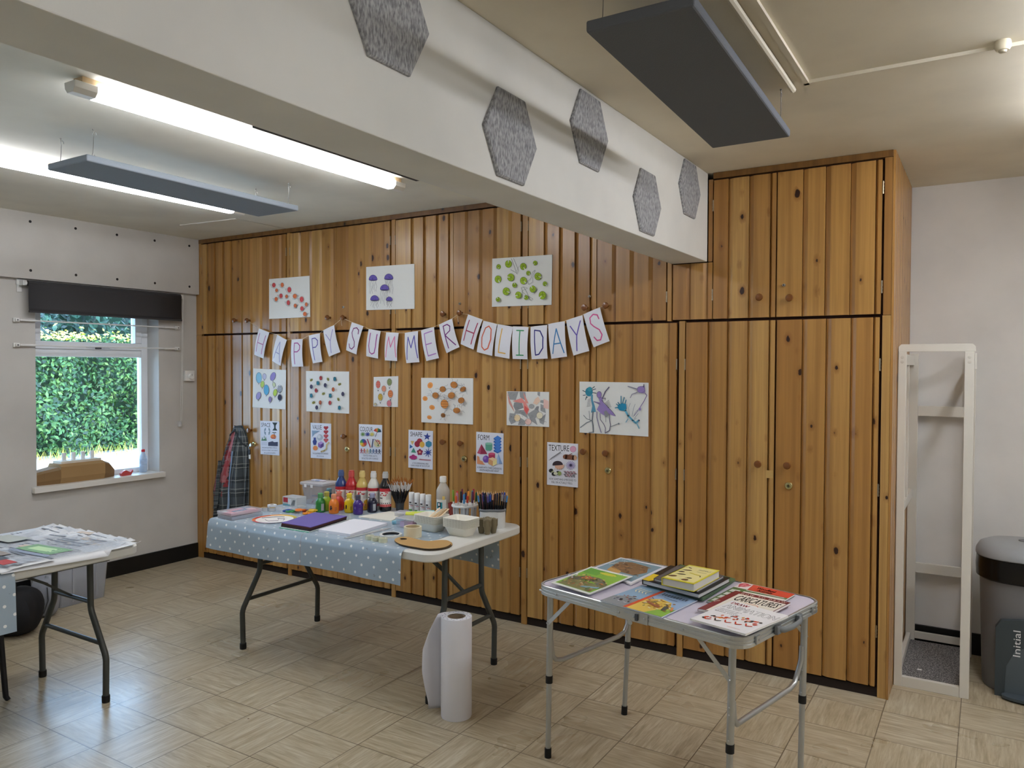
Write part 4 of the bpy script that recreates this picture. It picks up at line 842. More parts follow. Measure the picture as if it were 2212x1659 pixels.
for (ch, col, cr, q), lab in zip(cards, LAB):
    q = cor(cr, q); w3 = [at(*p, y=-.020) for p in q]
    def fn(x, y, d, w3=w3):     # x, y in 0..1, the card bends gently out from the wall
        p = w3[0]*(1-x)*(1-y)+w3[1]*x*(1-y)+w3[2]*x*y+w3[3]*(1-x)*y
        return (p.x, p.y-.010*math.sin(y*PI*.9)-.004*math.sin(x*PI)-d, p.z)
    cd = MB(); PW = P('#e9eaf2', .75)
    cd.grid(lambda u, v: fn(u, v, 0), 4, 8, PW)
    cd.grid(lambda u, v: fn(u, v, -.0004), 4, 8, PW)
    o = cd.build('bunting_card', loc=tuple(w3[0].lerp(w3[1], .5))); tag(o, 'white paper card with '+lab, 'bunting card', 'letter cards hanging on the bunting string')
    a = Art(0, 0, 1, fn=fn, step=.0003); a.k = 2
    for stv in ST[ch]:
        pts = []
        for (xa, ya), (xb, yb) in zip(stv, stv[1:]): pts += [(xa+(xb-xa)*i/4, ya+(yb-ya)*i/4) for i in range(4)]
        pts.append(stv[-1])
        # stroke as a ribbon about 4.5 mm wide in true size
        ww = (w3[1]-w3[0]).length; hh = (w3[3]-w3[0]).length; wd = .0072
        for (xa, ya), (xb, yb) in zip(pts, pts[1:]):
            dx, dy = (xb-xa)*ww, (yb-ya)*hh; l = math.hypot(dx, dy) or 1; nx, ny = -dy/l*wd/2/ww, dx/l*wd/2/hh
            a.add([a.w(xa+nx, ya+ny), a.w(xb+nx, yb+ny), a.w(xb-nx, yb-ny), a.w(xa-nx, ya-ny)], [(0, 1, 2, 3)], P(col, .6))
        for x, y in pts: a.add([a.w(x+wd/2/ww*math.cos(i*PI/4), y+wd/2/hh*math.sin(i*PI/4)) for i in range(8)], [tuple(range(8))], P(col, .6))
    a.build('letter', o)
# children of a mesh thing: positions were built relative to its location by build()
hooks_px = [(534, 692), (740, 687), (992, 677), (1308, 661)]
tops = [cor(cr, q)[:2] for _, _, cr, q in cards]
seq = [hooks_px[0]]+[p for t_ in tops[:5] for p in t_]+[hooks_px[1]]+[p for t_ in tops[5:11] for p in t_]+[hooks_px[2]]+[p for t_ in tops[11:] for p in t_]+[hooks_px[3]]
b = MB(); b.tube([tuple(at(u, v, y=-.0215)) for u, v in seq], .0011, P('#e8dcc0', .8), 6)
for u, v in hooks_px[1:3]:
    p = at(u, v, y=-.03); b.tube([(p.x+.012*math.cos(t), -.026, p.z+.012*math.sin(t)) for t in [i*.7 for i in range(10)]], .001, P('#e8dcc0', .8), 5); b.tube([(p.x-.01, -.024, p.z-.005), (p.x-.016, -.026, p.z-.03), (p.x-.012, -.024, p.z-.055)], .001, P('#e8dcc0', .8), 5)
tag(b.build('bunting_string', loc=tuple(at(740, 687, y=-.02))), 'thin cream string looped over cupboard knobs, carrying the letter cards', 'string')

# ------------------------------------------------------------------ keys in the lock and the hanging shirt
t = thing('key_bunch', 'small bunch of keys hanging from the brass lock beside the shirt', 'keys', (.657, -.03, .97))
b = MB(); b.box((.654, -.034, .958), (.660, -.010, .982), STEEL); b.lathe([(.010, -.0012), (.010, .0012)], STEEL, (.657, -.036, .968), 14, axis='y'); b.build('key', t)
b = MB(); b.tube([(.655+.011*math.cos(i*.55), -.040, .948+.014*math.sin(i*.55)) for i in range(12)], .0012, STEEL, 6); b.build('key_ring', t)
b = MB(); b.rbox((.640, -.043, .895), (.662, -.037, .938), .002, P('#2d2622', .5)); b.rbox((.642, -.040, .862), (.664, -.036, .900), .002, P('#eceae4', .5)); b.build('key_fob', t)
k = NT('plaid_cloth'); uvn = k.n('ShaderNodeUVMap'); s = k.n('ShaderNodeSeparateXYZ', i_0=uvn.outputs[0])
def stripes(sock, per, wd, ph=0.0):
    f = k.math('FRACT', k.math('ADD', k.math('MULTIPLY', sock, per), ph)); return k.math('LESS_THAN', f, wd)
c0 = lin('#565e64')
c = k.mix(k.math('MULTIPLY', stripes(s.outputs[0], 5.0, .45), .45), c0, lin('#23282c')); c = k.mix(k.math('MULTIPLY', stripes(s.outputs[1], 9.0, .45), .5), c, lin('#23282c'))
for sc_, per, w_, ph in ((0, 5.0, .05, .15), (1, 10.0, .06, .2), (0, 2.5, .02, .72), (1, 5.0, .03, .75)): c = k.mix(k.math('MULTIPLY', stripes(s.outputs[sc_], per, w_, ph), .42), c, lin('#c4cac4'))
nz = k.n('ShaderNodeTexNoise', i_Vector=uvn.outputs[0], i_Scale=9.0, i_Detail=4.0)
def band(sock, lo, hi): return k.math('MULTIPLY', k.math('GREATER_THAN', sock, lo), k.math('LESS_THAN', sock, hi))
# dried red paint down the front placket
ctr = k.math('ABSOLUTE', k.math('SUBTRACT', s.outputs[0], .30)); ctr = k.math('ADD', ctr, k.math('MULTIPLY', nz.outputs['Fac'], .22))
red = k.math('MULTIPLY', k.math('LESS_THAN', ctr, .255), band(s.outputs[1], .10, .60))
c = k.mix(k.math('MULTIPLY', red, .75), c, lin('#c5797f'))
red2 = k.math('MULTIPLY', k.math('GREATER_THAN', nz.outputs['Fac'], .56), k.math('MULTIPLY', k.math('LESS_THAN', ctr, .30), band(s.outputs[1], .15, .72)))
c = k.mix(k.math('MULTIPLY', red2, .7), c, lin('#a8343c')); k.set('Base Color', c); k.set('Roughness', .95); PLAID = k.m
rows = [(920, 502, 513), (932, 497, 521), (950, 492, 525), (975, 483, 527), (1000, 475, 528), (1030, 465, 528), (1060, 460, 528), (1090, 462, 527), (1112, 459, 526), (1136, 455, 520)]
def shirt(u, v):
    f = v*(len(rows)-1); i = min(int(f), len(rows)-2); f -= i
    row, l_, r_ = (rows[i][j]*(1-f)+rows[i+1][j]*f for j in range(3))
    p = at(l_+(r_-l_)*u, row, y=-.06); amp = min(v*3.2, 1)
    y = -.040-.030*math.sin(u*PI)**.5*amp-.014*math.sin(u*17+v*3)*amp-.008*math.sin(u*31-v*6)*amp
    return (p.x, y, p.z)
t = thing('hanging_shirt', 'grey plaid shirt stained with red paint, hanging from a cupboard knob', 'shirt', (.47, -.02, 1.1))
b = MB(); b.grid(shirt, 44, 50, PLAID); b.grid(lambda u, v: (shirt(u, v)[0], -.012-.003*math.sin(u*9), shirt(u, v)[2]), 12, 20, PLAID); b.build('shirt_body', t)
b = MB(); b.grid(lambda u, v: (lambda p: (p[0], p[1]-.006, p[2]))(shirt(.50+.04*u-.05*v, .33+.62*v)), 2, 20, P('#9db6d6', .9)); b.build('button_placket', t)
b = MB(); b.grid(lambda u, v: (lambda p: (p[0]+.03*math.sin(v*3)*(.4+u)-.028*u, p[1]-.012-.02*math.sin(u*PI), p[2]))(shirt(.02+.14*u, .42+.40*v)), 6, 20, PLAID); b.build('sleeve', t)
b = MB(); b.tube([tuple(Vector(shirt(u, .06+.35*abs(u-.35)))+Vector((0, -.008, 0))) for u in [i/10 for i in range(11)]], [(.007, .003)]*11, PLAID, 8); b.build('collar', t)
# ================================================================== FOLDING TABLES
TW = P('#d9d9d3', .45); LEGM = P('#4b4d49', .45, metal=.3); RUB = P('#121212', .6)
def folding_table(t):
    """white plastic folding table, long side along local x, 1.545 x 0.80 x 0.74"""
    hx_, hy = .7725, .40
    b = L(t); R1 = rrect(-hx_, -hy, hx_, hy, .075, 6); R2 = rrect(-hx_+.006, -hy+.006, hx_-.006, hy-.006, .07, 6); R3 = rrect(-hx_+.012, -hy+.012, hx_-.012, hy-.012, .065, 6)
    b.loft([[(x, y, .700) for x, y in R3], [(x, y, .697) for x, y in R2], [(x, y, .703) for x, y in R1], [(x, y, .733) for x, y in R1], [(x, y, .7385) for x, y in R2], [(x, y, .740) for x, y in R3]], TW, True)
    b.build('tabletop', t)
    b = L(t)
    for y in (-.30, .30): b.box((-.66, y-.012, .672), (.66, y+.012, .699), LEGM)
    b.build('rail', t)
    for s in (-1, 1):
        fx = s*.655; tx = s*.60 if s < 0 else s*.60
        prof = [(.155, .695), (.160, .42), (.285, .215), (.280, .012)]
        for q in (-1, 1):
            b = L(t); pts = []
            raw = [(fx, q*y, z) for y, z in prof]
            pts = [raw[0]]
            for i in (1, 2):
                a_, c_, d_ = Vector(raw[i-1]), Vector(raw[i]), Vector(raw[i+1])
                for f in (.16, .08): pts.append(tuple(c_.lerp(a_, f)))
                pts.append(tuple(c_+((a_-c_).normalized()+(d_-c_).normalized())*.006))
                for f in (.08, .16): pts.append(tuple(c_.lerp(d_, f)))
            pts.append(raw[3]); b.tube(pts, .0145, LEGM, 12)
            lg = b.build('leg', t)
            b = L(t); b.lathe([(.017, 0), (.018, .006), (.018, .032), (.015, .034)], RUB, (fx, q*.2803, 0), 14); b.build('rubber_foot', lg)
            b = L(t); b.lathe([(.005, 0), (.004, .003)], STEEL, (fx, q*.1603, .44), 10, axis='x')
            for i, v in enumerate(b.v): pass
            b.build('rivet', lg)
        b = L(t); b.tube([(fx, -.158, .455), (fx, .158, .455)], .011, LEGM, 10); b.build('crossbar', t)
        b = L(t); b.tube([(fx, -.248, .272), (fx, .248, .272)], .011, LEGM, 10); b.build('crossbar', t)
        b = L(t); b.bar((fx-s*.34, 0, .675), (fx-s*.12, 0, .545), .022, .012, LEGM); b.bar((fx-s*.13, 0, .550), (fx, 0, .458), .018, .010, LEGM)
        b.bar((fx-s*.35, -.30, .684), (fx-s*.35, .30, .684), .02, .012, LEGM); b.build('folding_brace', t)
t1 = thing('folding_table', 'white plastic folding table crowded with paints and craft supplies', 'table', (2.6445, -.91, 0), group='white folding trestle tables')
folding_table(t1)
t2 = dup(t1, (1.727, -2.645, 0), PI/2, 'white folding table half out of the picture, covered with newspapers')
# polka-dot oilcloth
def cloth_mat():
    k = NT('polka_oilcloth'); s = k.n('ShaderNodeSeparateXYZ', i_0=k.n('ShaderNodeUVMap').outputs[0])   # uv in metres
    a = k.math('DIVIDE', s.outputs[0], .076); v = k.math('DIVIDE', s.outputs[1], .040); row = k.math('FLOOR', v)
    sh = k.math('MULTIPLY', k.math('MODULO', row, 2.0), .5)
    fa = k.math('MULTIPLY', k.math('SUBTRACT', k.math('FRACT', k.math('ADD', a, sh)), .5), .076); fv = k.math('MULTIPLY', k.math('SUBTRACT', k.math('FRACT', v), .5), .040)
    d = k.math('SQRT', k.math('ADD', k.math('MULTIPLY', fa, fa), k.math('MULTIPLY', fv, fv)))
    dot = k.math('LESS_THAN', d, .0066)
    crease = k.math('MULTIPLY', k.math('LESS_THAN', k.math('ABSOLUTE', k.math('SUBTRACT', s.outputs[0], .725)), .0018), .45)
    c = k.mix(dot, lin('#a0b1bf'), lin('#eef0ee')); c = k.mix(crease, c, lin('#a06a58'))
    nz = k.n('ShaderNodeTexNoise', i_Vector=k.n('ShaderNodeUVMap').outputs[0], i_Scale=26.0, i_Detail=3.0)
    c = k.mix(k.math('MULTIPLY', k.math('GREATER_THAN', nz.outputs['Fac'], .70), .4), c, lin('#6f6a6c'))
    k.set('Base Color', c); k.set('Roughness', .28); k.set('Specular IOR Level', .5)
    bn = k.n('ShaderNodeTexNoise', i_Vector=k.n('ShaderNodeUVMap').outputs[0], i_Scale=5.0, i_Detail=2.0); k.bump(bn.outputs['Fac'], .3, .01)
    return k.m
CLOTH = cloth_mat()
def oilcloth(t, name, label, x0, x1, prof, fn):
    """prof: (across, z) polyline; fn maps (along, across, z) to the world"""
    dense = []
    for (a, z), (a2, z2) in zip(prof, prof[1:]):
        n = max(1, int(math.hypot(a2-a, z2-z)/.03))
        dense += [(a+(a2-a)*i/n, z+(z2-z)*i/n) for i in range(n)]
    dense.append(prof[-1]); L_ = [0]
    for p, q in zip(dense, dense[1:]): L_.append(L_[-1]+math.hypot(q[0]-p[0], q[1]-p[1]))
    b = MB(); n = 40; vs = []; us = []
    for (a, z), l in zip(dense, L_):
        for i in range(n+1):
            x = x0+(x1-x0)*i/n; vs.append(fn(x, a, z)); us.append((x-x0, l))
    fs = [(j*(n+1)+i, j*(n+1)+i+1, (j+1)*(n+1)+i+1, (j+1)*(n+1)+i) for j in range(len(dense)-1) for i in range(n)]
    b.add(vs, fs, CLOTH, True, us)
    o = b.build(name, loc=fn((x0+x1)/2, 0, .741)); return tag(o, label, 'tablecloth', 'pale blue polka-dot oilcloths')
def drop(a, z, x): return .004*math.sin(x*11)+.003*math.sin(x*23+1)
prof = [(-.420, .583), (-.4185, .64), (-.4165, .70), (-.412, .725), (-.402, .7385), (-.388, .7418), (.388, .7418), (.402, .7385), (.412, .725), (.4165, .70), (.4175, .60), (.421, .472)]
def cfn(x, a, z):
    k_ = max(0, (.70-z)/.12); e = max(0, 1-(x-1.866)/.03) if x < 1.90 else 0
    return (x, -.91+a+(-1 if a < 0 else 1)*k_*(drop(a, z, x)+.004), z-.010*e*(z > .73)*0+k_*.006*math.sin(x*5))
oilcloth(None, 'polka_oilcloth', 'pale blue polka-dot oilcloth over the table of paints, leaving its right end bare', 1.868, 3.243, prof, cfn)
def cfn2(x, a, z):
    k_ = max(0, (.70-z)/.12); return (1.727+a+(1 if a > 0 else -1)*k_*(drop(a, z, x)+.004), x, z)
prof2 = [(p[0], p[1]) for p in prof[:1]]+prof[1:-2]+[(.4175, .60), (.420, .495)]
oilcloth(None, 'polka_oilcloth', 'pale blue polka-dot oilcloth hanging from the newspaper-covered table at the left edge', -3.40, -2.445, prof2, cfn2)

# newspapers
def news(label, corners, z, seed, pic=None, wavy=.006, lines=True, edge=None):
    r = random.Random(seed); q = [Vector((x, y, 0)) for x, y in corners]
    def fn(u, v, d=0):
        p = q[0]*(1-u)*(1-v)+q[1]*u*(1-v)+q[2]*u*v+q[3]*(1-u)*v
        e = max(0, min(1, 1-v*5)); rp = .5+.5*math.sin(p.x*2*PI/.088+seed)
        over = max(0, p.x-2.125); zz = z+wavy*e*e*rp*1.5+.0012*(1+math.sin(p.x*21+p.y*9+seed))*(.3+.7*u)-over*over*(14 if v > .25 else -2)
        return (p.x, p.y-.012*e*rp*(v < .01), zz+d)
    b = MB(); W = P('#dfe0e2', .85); b.grid(lambda u, v: fn(u, v), 22, 40, W); o = b.build('newspaper', solid=.0006, loc=tuple(q[0]+Vector((0, 0, z)))); tag(o, label, 'newspaper', 'newspaper sheets spread on the left table')
    a = Art(0, 0, 1, fn=lambda x, y, d: fn(x, y, .0012+d), step=.00003)
    def patch(u0, v0, u1, v1, c):
        a.k += 1; n1 = max(1, int((u1-u0)*14)); n2 = max(1, int((v1-v0)*26)); m = P(c, .8)
        vs = [a.w(u0+(u1-u0)*i/n1, v0+(v1-v0)*j/n2) for j in range(n2+1) for i in range(n1+1)]
        a.add(vs, [(j*(n1+1)+i, j*(n1+1)+i+1, (j+1)*(n1+1)+i+1, (j+1)*(n1+1)+i) for j in range(n2) for i in range(n1)], m, True)
    cols = 5
    for c in range(cols):
        u0 = .04+c*.19; v = .05
        while v < .93:
            h = r.uniform(.004, .006)
            if r.random() < .07: patch(u0, v, u0+.165, min(v+.022, .95), '#7c8088'); v += .032
            elif r.random() < .015: patch(u0, v, u0+.165, min(v+.07, .95), r.choice(('#b7a79c', '#9fb0bd', '#c9b9a8', '#a9a9ae'))); v += .085
            else: patch(u0, v, u0+r.uniform(.13, .165), v+h, '#bfc3c9'); v += .0115
    for p in (pic or []): patch(*p)
    a.build('print', o)
    return o
N = 'newspaper sheet '
news(N+'lying deepest, along the table edge nearest the window wall', [(1.34, -1.868), (2.06, -1.864), (2.06, -2.30), (1.34, -2.30)], .7415, 1, wavy=.010)
news(N+'with wavy end, second layer from the window wall', [(1.38, -1.935), (2.10, -1.930), (2.10, -2.40), (1.38, -2.40)], .7445, 3, wavy=.010)
news(N+'with a green advert photo, its corner sticking out past the table', [(1.44, -2.010), (2.170, -1.900), (2.150, -2.50), (1.44, -2.50)], .7475, 4, [(.50, .42, .86, .60, '#7fa57c'), (.56, .46, .80, .55, '#bcd9a6'), (.50, .61, .9, .66, '#8e97a8'), (.05, .3, .3, .5, '#b4b8b0')], wavy=.009)
news(N+'nearest the camera, with a brown photo and a red printed figure', [(1.36, -2.28), (2.145, -2.28), (2.150, -2.98), (1.36, -2.98)], .7505, 9, [(.3, .1, .7, .3, '#9a8f86'), (.4, .14, .6, .25, '#6f655d'), (.80, .18, .92, .26, '#b84a48'), (.72, .16, .80, .28, '#565a60')], wavy=.003)

# ================================================================== THINGS ON THE PAINT TABLE
ZT = .7422; ZW = .7402
def face(x, y): return math.atan2(CAM.y-y, CAM.x-x)
def onrow(u, y, z=None):
    lo, hi = 1050.0, 1250.0; z = ZT if z is None else z
    for _ in range(40):
        m = (lo+hi)/2
        if at(u, m, z=z).y > y: lo = m
        else: hi = m
    return at(u, lo, z=z)
def band(b, r, a0, a1, z0, z1, m, c=(0, 0), n=14, k=.0004):
    vs = []
    for z in (z0, z1):
        for i in range(n+1): t = a0+(a1-a0)*i/n; vs.append((c[0]+(r+k)*math.cos(t), c[1]+(r+k)*math.sin(t), z))
    b.add(vs, [(i, i+1, n+2+i, n+1+i) for i in range(n)], m, True)
def big_bottle(x, y, col, capc, label):
    t = thing('paint_bottle', label, 'paint bottle', (x, y, ZT), face(x, y), 'tall ready-mixed paint bottles')
    b = L(t); b.lathe([(.030, 0), (.034, .004), (.035, .010), (.035, .140), (.034, .150), (.016, .186), (.0145, .190), (.0145, .200)], P(col, .22, coat=.5), n=24); b.build('bottle_body', t)
    b = L(t); W = P('#e8e4de', .45); RD = P('#bf3038', .45)
    band(b, .035, -1.25, 1.25, .028, .118, W); band(b, .035, -1.25, .95, .116, .134, RD, k=.0006)
    rr = random.Random(int(x*1000))
    for i in range(7): a0 = rr.uniform(-1.1, .2); z = rr.uniform(.088, .108); band(b, .035, a0, a0+rr.uniform(.18, .4), z, z+.006, RD, n=3, k=.0008)
    band(b, .035, -1.1, -.5, .076, .082, P('#4a4a4e'), n=3, k=.0008); band(b, .035, .1, .95, .07, .105, P('#c9c4bd'), n=4, k=.0008)
    for i in range(6): band(b, .035, -1.1+i*.34, -.95+i*.34, .046, .052, P('#33333a'), n=2, k=.0008)
    band(b, .035, -1.25, 1.25, .028, .043, RD, k=.0008)
    for i in range(7): band(b, .035, -1.1+i*.33, -1.0+i*.33, .029, .042, P('#e9b0a8'), n=2, k=.001)
    b.build('label', t)
    b = L(t); b.lathe([(.0175, .192), (.0175, .216), (.016, .219)], P(capc, .35), n=20); b.lathe([(.015, .2195), (.0145, .228), (.006, .229)], P(capc, .35), n=20); b.build('cap', t)
base = at(806, 1103, z=ZT)
for px, col, cp, lab in ((737, '#28407c', '#4c6492', 'tall blue paint bottle, leftmost of the five tall bottles'), (759.4, '#b9262c', '#c9504e', 'tall red paint bottle beside the tall blue one'), (782.6, '#cdb264', '#dcc47c', 'tall ochre yellow paint bottle between tall red and white bottles'),
                         (807, '#d6d4cc', '#dedfdd', 'tall white paint bottle'), (832.6, '#17171a', '#b9bab8', 'tall black paint bottle beside the brush pot')):
    i = (px-806)/26.6; p = at(px, 1103.4-(832-px)*.055, z=ZT); big_bottle(p.x, p.y, col, cp, lab)
def small_bottle(px, py, col, capc, label, lab=True):
    p = at(px, py-4, z=ZT); t = thing('small_paint_bottle', label, 'paint bottle', (p.x, p.y, ZT), face(p.x, p.y), 'small squat paint bottles')
    b = L(t); b.lathe([(.024, 0), (.028, .004), (.0285, .010), (.0285, .056), (.026, .066), (.016, .080), (.013, .083), (.013, .088)], P(col, .25, coat=.4), n=22); b.build('bottle_body', t)
    b = L(t); b.lathe([(.0155, .084), (.0155, .106), (.012, .110), (.003, .1115)], P(capc, .35), n=18); b.build('cap', t)
    b = L(t); 
    if lab == 'g': band(b, .0285, .15, .75, .012, .052, P('#a9adb3', .4), n=5)
    else:
        rr = random.Random(int(px)); K = P('#20202a' if col[1] > '4' else '#5a4a8a', .5)
        for i in range(5): a0 = -.75+rr.uniform(-.12, .12); z = .030+rr.uniform(-.008, .010); band(b, .0285, a0, a0+.32, z, z+.008, K, n=3)
        for i in range(3): band(b, .0285, .15, .15+rr.uniform(.3, .55), .018+i*.008, .020+i*.008, K, n=3)
    b.build('label', t)
for a_ in ((711, 1098, '#15485c', '#6d9aa8', 'small dark teal paint bottle behind the lime one'), (737, 1099, '#a3202a', '#c23a40', 'small crimson paint bottle at the back beside the tall red one'), (765, 1101, '#d8653a', '#e0b0a0', 'small vermilion paint bottle hidden behind the bright yellow one'),
           (705.8, 1106.4, '#8fae20', '#b0a850', 'small lime green paint bottle behind the dark green one'), (732.2, 1105.8, '#c03428', '#d87a6a', 'small red paint bottle behind the orange one'), (785.1, 1105, '#c9921f', '#e3cf80', 'small mustard paint bottle behind the purple one'),
           (692.2, 1110, '#237a34', '#58a060', 'small dark green paint bottle, leftmost of the small ones', 'g'), (721.1, 1112.5, '#e07a24', '#e89a70', 'small orange paint bottle in the front row'), (754.6, 1110.5, '#e6c41c', '#ecd23c', 'small bright yellow paint bottle in the front row'),
           (804.1, 1110, '#1b1b33', '#9a9cb8', 'small navy black paint bottle at the right of the small ones', 'g'), (773.3, 1114.6, '#44287c', '#4c4a5c', 'small purple paint bottle, nearest the camera')): small_bottle(*a_)
# brushes in their pot
p = at(863.8, 1103, z=ZT); bp = thing('brush_pot', 'dark grey tapered pot holding a fan of paintbrushes', 'pot', (p.x, p.y, ZT))
b = L(bp); b.lathe([(.020, 0), (.0215, .002), (.0285, .070), (.0300, .072), (.0275, .072), (.0265, .068), (.0200, .006), (.0005, .005)], P('#4c5054', .45), n=26, caps=False); b.build('pot_body', bp)
GB = 'paintbrushes fanned out in the dark pot'; rr = random.Random(8)
rt_ = thing('paintbrush', 'white-ferruled paintbrush with black handle and orange bristles in the pot', 'paintbrush', (p.x, p.y, ZT+.006), 0, GB)
b = L(rt_); b.tube([(0, 0, 0), (0, 0, .05), (0, 0, .118)], [.0012, .0026, .0022], P('#16161a', .35), 7); b.build('brush_handle', rt_)
b = L(rt_); b.tube([(0, 0, .116), (0, 0, .158)], [.0026, .0024], P('#d6d6d4', .3), 7); b.build('ferrule', rt_)
b = L(rt_); b.tube([(0, 0, .157), (0, 0, .166), (0, 0, .180)], [.0024, .0034, .0006], P('#a8682c', .8), 7); b.build('bristles', rt_)
first = True; n = 0
for ring, cnt, tilt in ((.003, 5, .08), (.008, 10, .18), (.013, 15, .30), (.016, 18, .40)):
    for i in range(cnt):
        a0 = i/cnt*2*PI+ring*90; tl = tilt+rr.uniform(-.03, .03)
        loc = (p.x+ring*.75*math.cos(a0), p.y+ring*.75*math.sin(a0), ZT+.0062+rr.uniform(0, .012)*(tilt < .3)+(.010 if tilt > .35 else 0))
        rot = Matrix.Rotation(a0, 3, 'Z') @ Matrix.Rotation(tl, 3, 'Y'); e = rot.to_euler()
        if first: rt_.location = loc; rt_.rotation_euler = e; first = False
        else: dup(rt_, loc, rot=e, group=GB)
q = dup(rt_, (p.x+.012, p.y-.012, ZT+.03), rot=(Matrix.Rotation(-.6, 3, 'Z') @ Matrix.Rotation(-.22, 3, 'Y')).to_euler(), label='paintbrush with a slim white handle standing highest in the pot')
for c_ in q.children:
    if c_.name.startswith('brush_handle'): c_.data = c_.data.copy(); c_.data.materials.clear(); c_.data.materials.append(P('#e4e2dc', .4))
# glue sticks
labs = ['white glue stick nearest the brush pot', 'white glue stick, second from the brush pot', 'white glue stick, third from the brush pot', 'white glue stick nearest the clear glue bottle']
g1, g4 = onrow(889.2, -.598), onrow(925.5, -.615)
for i in range(4):
    q = g1.lerp(g4, i/3); t = thing('glue_stick', labs[i], 'glue stick', (q.x, q.y, ZT), face(q.x, q.y), 'row of white glue sticks')
    b = L(t); b.lathe([(.0160, 0), (.0165, .002), (.0165, .088)], P('#e6e6e6', .4), n=18)
    K = P('#26262c', .5); band(b, .0165, -1.0, -.1, .060, .068, K, n=4); band(b, .0165, -1.0, .3, .052, .055, K, n=5); band(b, .0165, -.5, .5, .044, .047, P('#a83a48'), n=4); band(b, .0165, -1.1, .1, .010, .026, P('#5c9a4c'), n=5); b.build('tube', t)
    b = L(t); b.lathe([(.0160, .088), (.0165, .090), (.0165, .118), (.014, .121)], P('#f0f0ee', .3), n=18); b.build('cap', t)
# clear glue bottle
q = onrow(957, -.600); t = thing('glue_bottle', 'clear glue bottle with white cap behind the glue sticks and trays', 'glue bottle', (q.x, q.y, ZT), face(q.x, q.y))
b = L(t); b.lathe([(.033, 0), (.037, .004), (.038, .012), (.038, .148), (.036, .158), (.017, .192), (.0155, .196), (.0155, .204)], clear('pva', '#d4cfc4', .62, .15), n=26); b.build('bottle_body', t)
b = L(t); b.lathe([(.019, .198), (.019, .226), (.017, .230)], P('#ece9e2', .35), n=20); b.build('cap', t)
b = L(t); band(b, .038, -1.2, .45, .030, .105, P('#ece9e0', .5)); band(b, .038, -1.05, -.1, .055, .090, P('#3d9aa0'), n=6, k=.0008); band(b, .038, -.85, -.35, .064, .090, P('#22222a'), n=4, k=.001); band(b, .038, -.75, -.5, .070, .085, P('#f0f0f0'), n=3, k=.0013); band(b, .038, -.1, .25, .104, .124, P('#e5c46a'), n=4, k=.0008); band(b, .038, -1.0, .1, .016, .022, P('#33333a'), n=6, k=.0008)
b.build('label', t)
# red beaker
q = onrow(976, -.585); t = thing('beaker', 'small translucent red beaker squeezed between glue bottle and felt pens', 'beaker', (q.x, q.y, ZT))
b = L(t); b.lathe([(.016, 0), (.022, .083), (.0235, .086), (.021, .084), (.0155, .004), (.001, .003)], clear('redc', '#c8584c', .7), n=20, caps=False); b.build('beaker_wall', t)
# felt pen carousel
q = onrow(1004, -.620); cx, cy = q.x, q.y; pc = thing('pen_carousel', 'round white pen stand full of coloured felt pens', 'pen stand', (cx, cy, ZT))
b = L(pc); b.lathe([(.066, 0), (.068, .002), (.068, .006), (.060, .008), (.001, .009)], P('#e4e4e2', .35), n=32, caps=False)
b.lathe([(.071, .082), (.073, .084), (.073, .090), (.071, .092), (.001, .092)], P('#ebebe9', .35), n=32); b.build('stand_disc', pc)
for i in range(4): 
    b = L(pc); a0 = i*PI/2+.4; b.tube([(.055*math.cos(a0), .055*math.sin(a0), .006), (.055*math.cos(a0), .055*math.sin(a0), .084)], .004, clear('colw', '#dcdcdc', .8), 8); b.build('stand_post', pc)
PENC = [('teal', '#1c8a86'), ('dark green', '#24502c'), ('brown', '#5c3426'), ('crimson', '#a82438'), ('orange', '#e08a2c'), ('navy', '#28305c'), ('maroon', '#6c2030'), ('red', '#b8322c'), ('violet', '#8470a8'), ('lime', '#7c9a30'), ('pink', '#cc8a9c'), ('bright orange', '#d8622c'), ('black', '#26262c'), ('sky blue', '#4a90c0'), ('scarlet', '#c8402c'), ('plum', '#5c3054')]
for i, (nm, c_) in enumerate(PENC):
    a0 = i*2*PI/16+.15; rr_ = .058 if i % 2 else .040; x, y = cx+rr_*math.cos(a0), cy+rr_*math.sin(a0)
    t = thing('felt_pen', 'felt pen with %s cap standing in the round white stand' % nm, 'felt pen', (x, y, ZT+.0095), 0, 'felt pens in the round white stand')
    s = .03*(1 if i % 3 else -1); b = L(t); d = Vector((math.cos(a0)*.006, math.sin(a0)*.006, 0))
    b.tube([(0, 0, 0), tuple(d*.6+Vector((0, 0, .100)))], .0048, P('#e3e3e1', .4), 9); b.build('barrel', t)
    b = L(t); h = .160-.012*(i % 3); b.tube([tuple(d*.6+Vector((0, 0, .098))), tuple(d*.95+Vector((0, 0, h-.004))), tuple(d+Vector((0, 0, h)))], [.0058, .0058, .0038], P(c_, .35), 9); b.build('pen_cap', t)
# white caddy of black-barrelled pens
q = onrow(1064, -.640, ZW); ax, ay = q.x, q.y; fa = face(ax, ay); cd = thing('pen_caddy', 'white four-lobed pen caddy with grey rim at the right end of the table', 'pen caddy', (ax, ay, ZW), fa)
def lobes(r, s, n=10):
    out = []
    for i in range(4):
        c0 = (s*math.cos(i*PI/2+PI/4), s*math.sin(i*PI/2+PI/4))
        for j in range(n+1): t_ = i*PI/2+PI/4-PI*.42+PI*.84*j/n; out.append((c0[0]+r*math.cos(t_), c0[1]+r*math.sin(t_)))
    return out
b = L(cd); ri = [(x, y, 0) for x, y in lobes(.034, .046)]
rg = lambda r, z: [(x, y, z) for x, y in lobes(r, .046)]
b.loft([rg(.033, 0), rg(.035, .003), rg(.035, .085), rg(.0325, .085), rg(.0325, .008)], P('#dfdfdd', .4), True); b.build('caddy_body', cd)
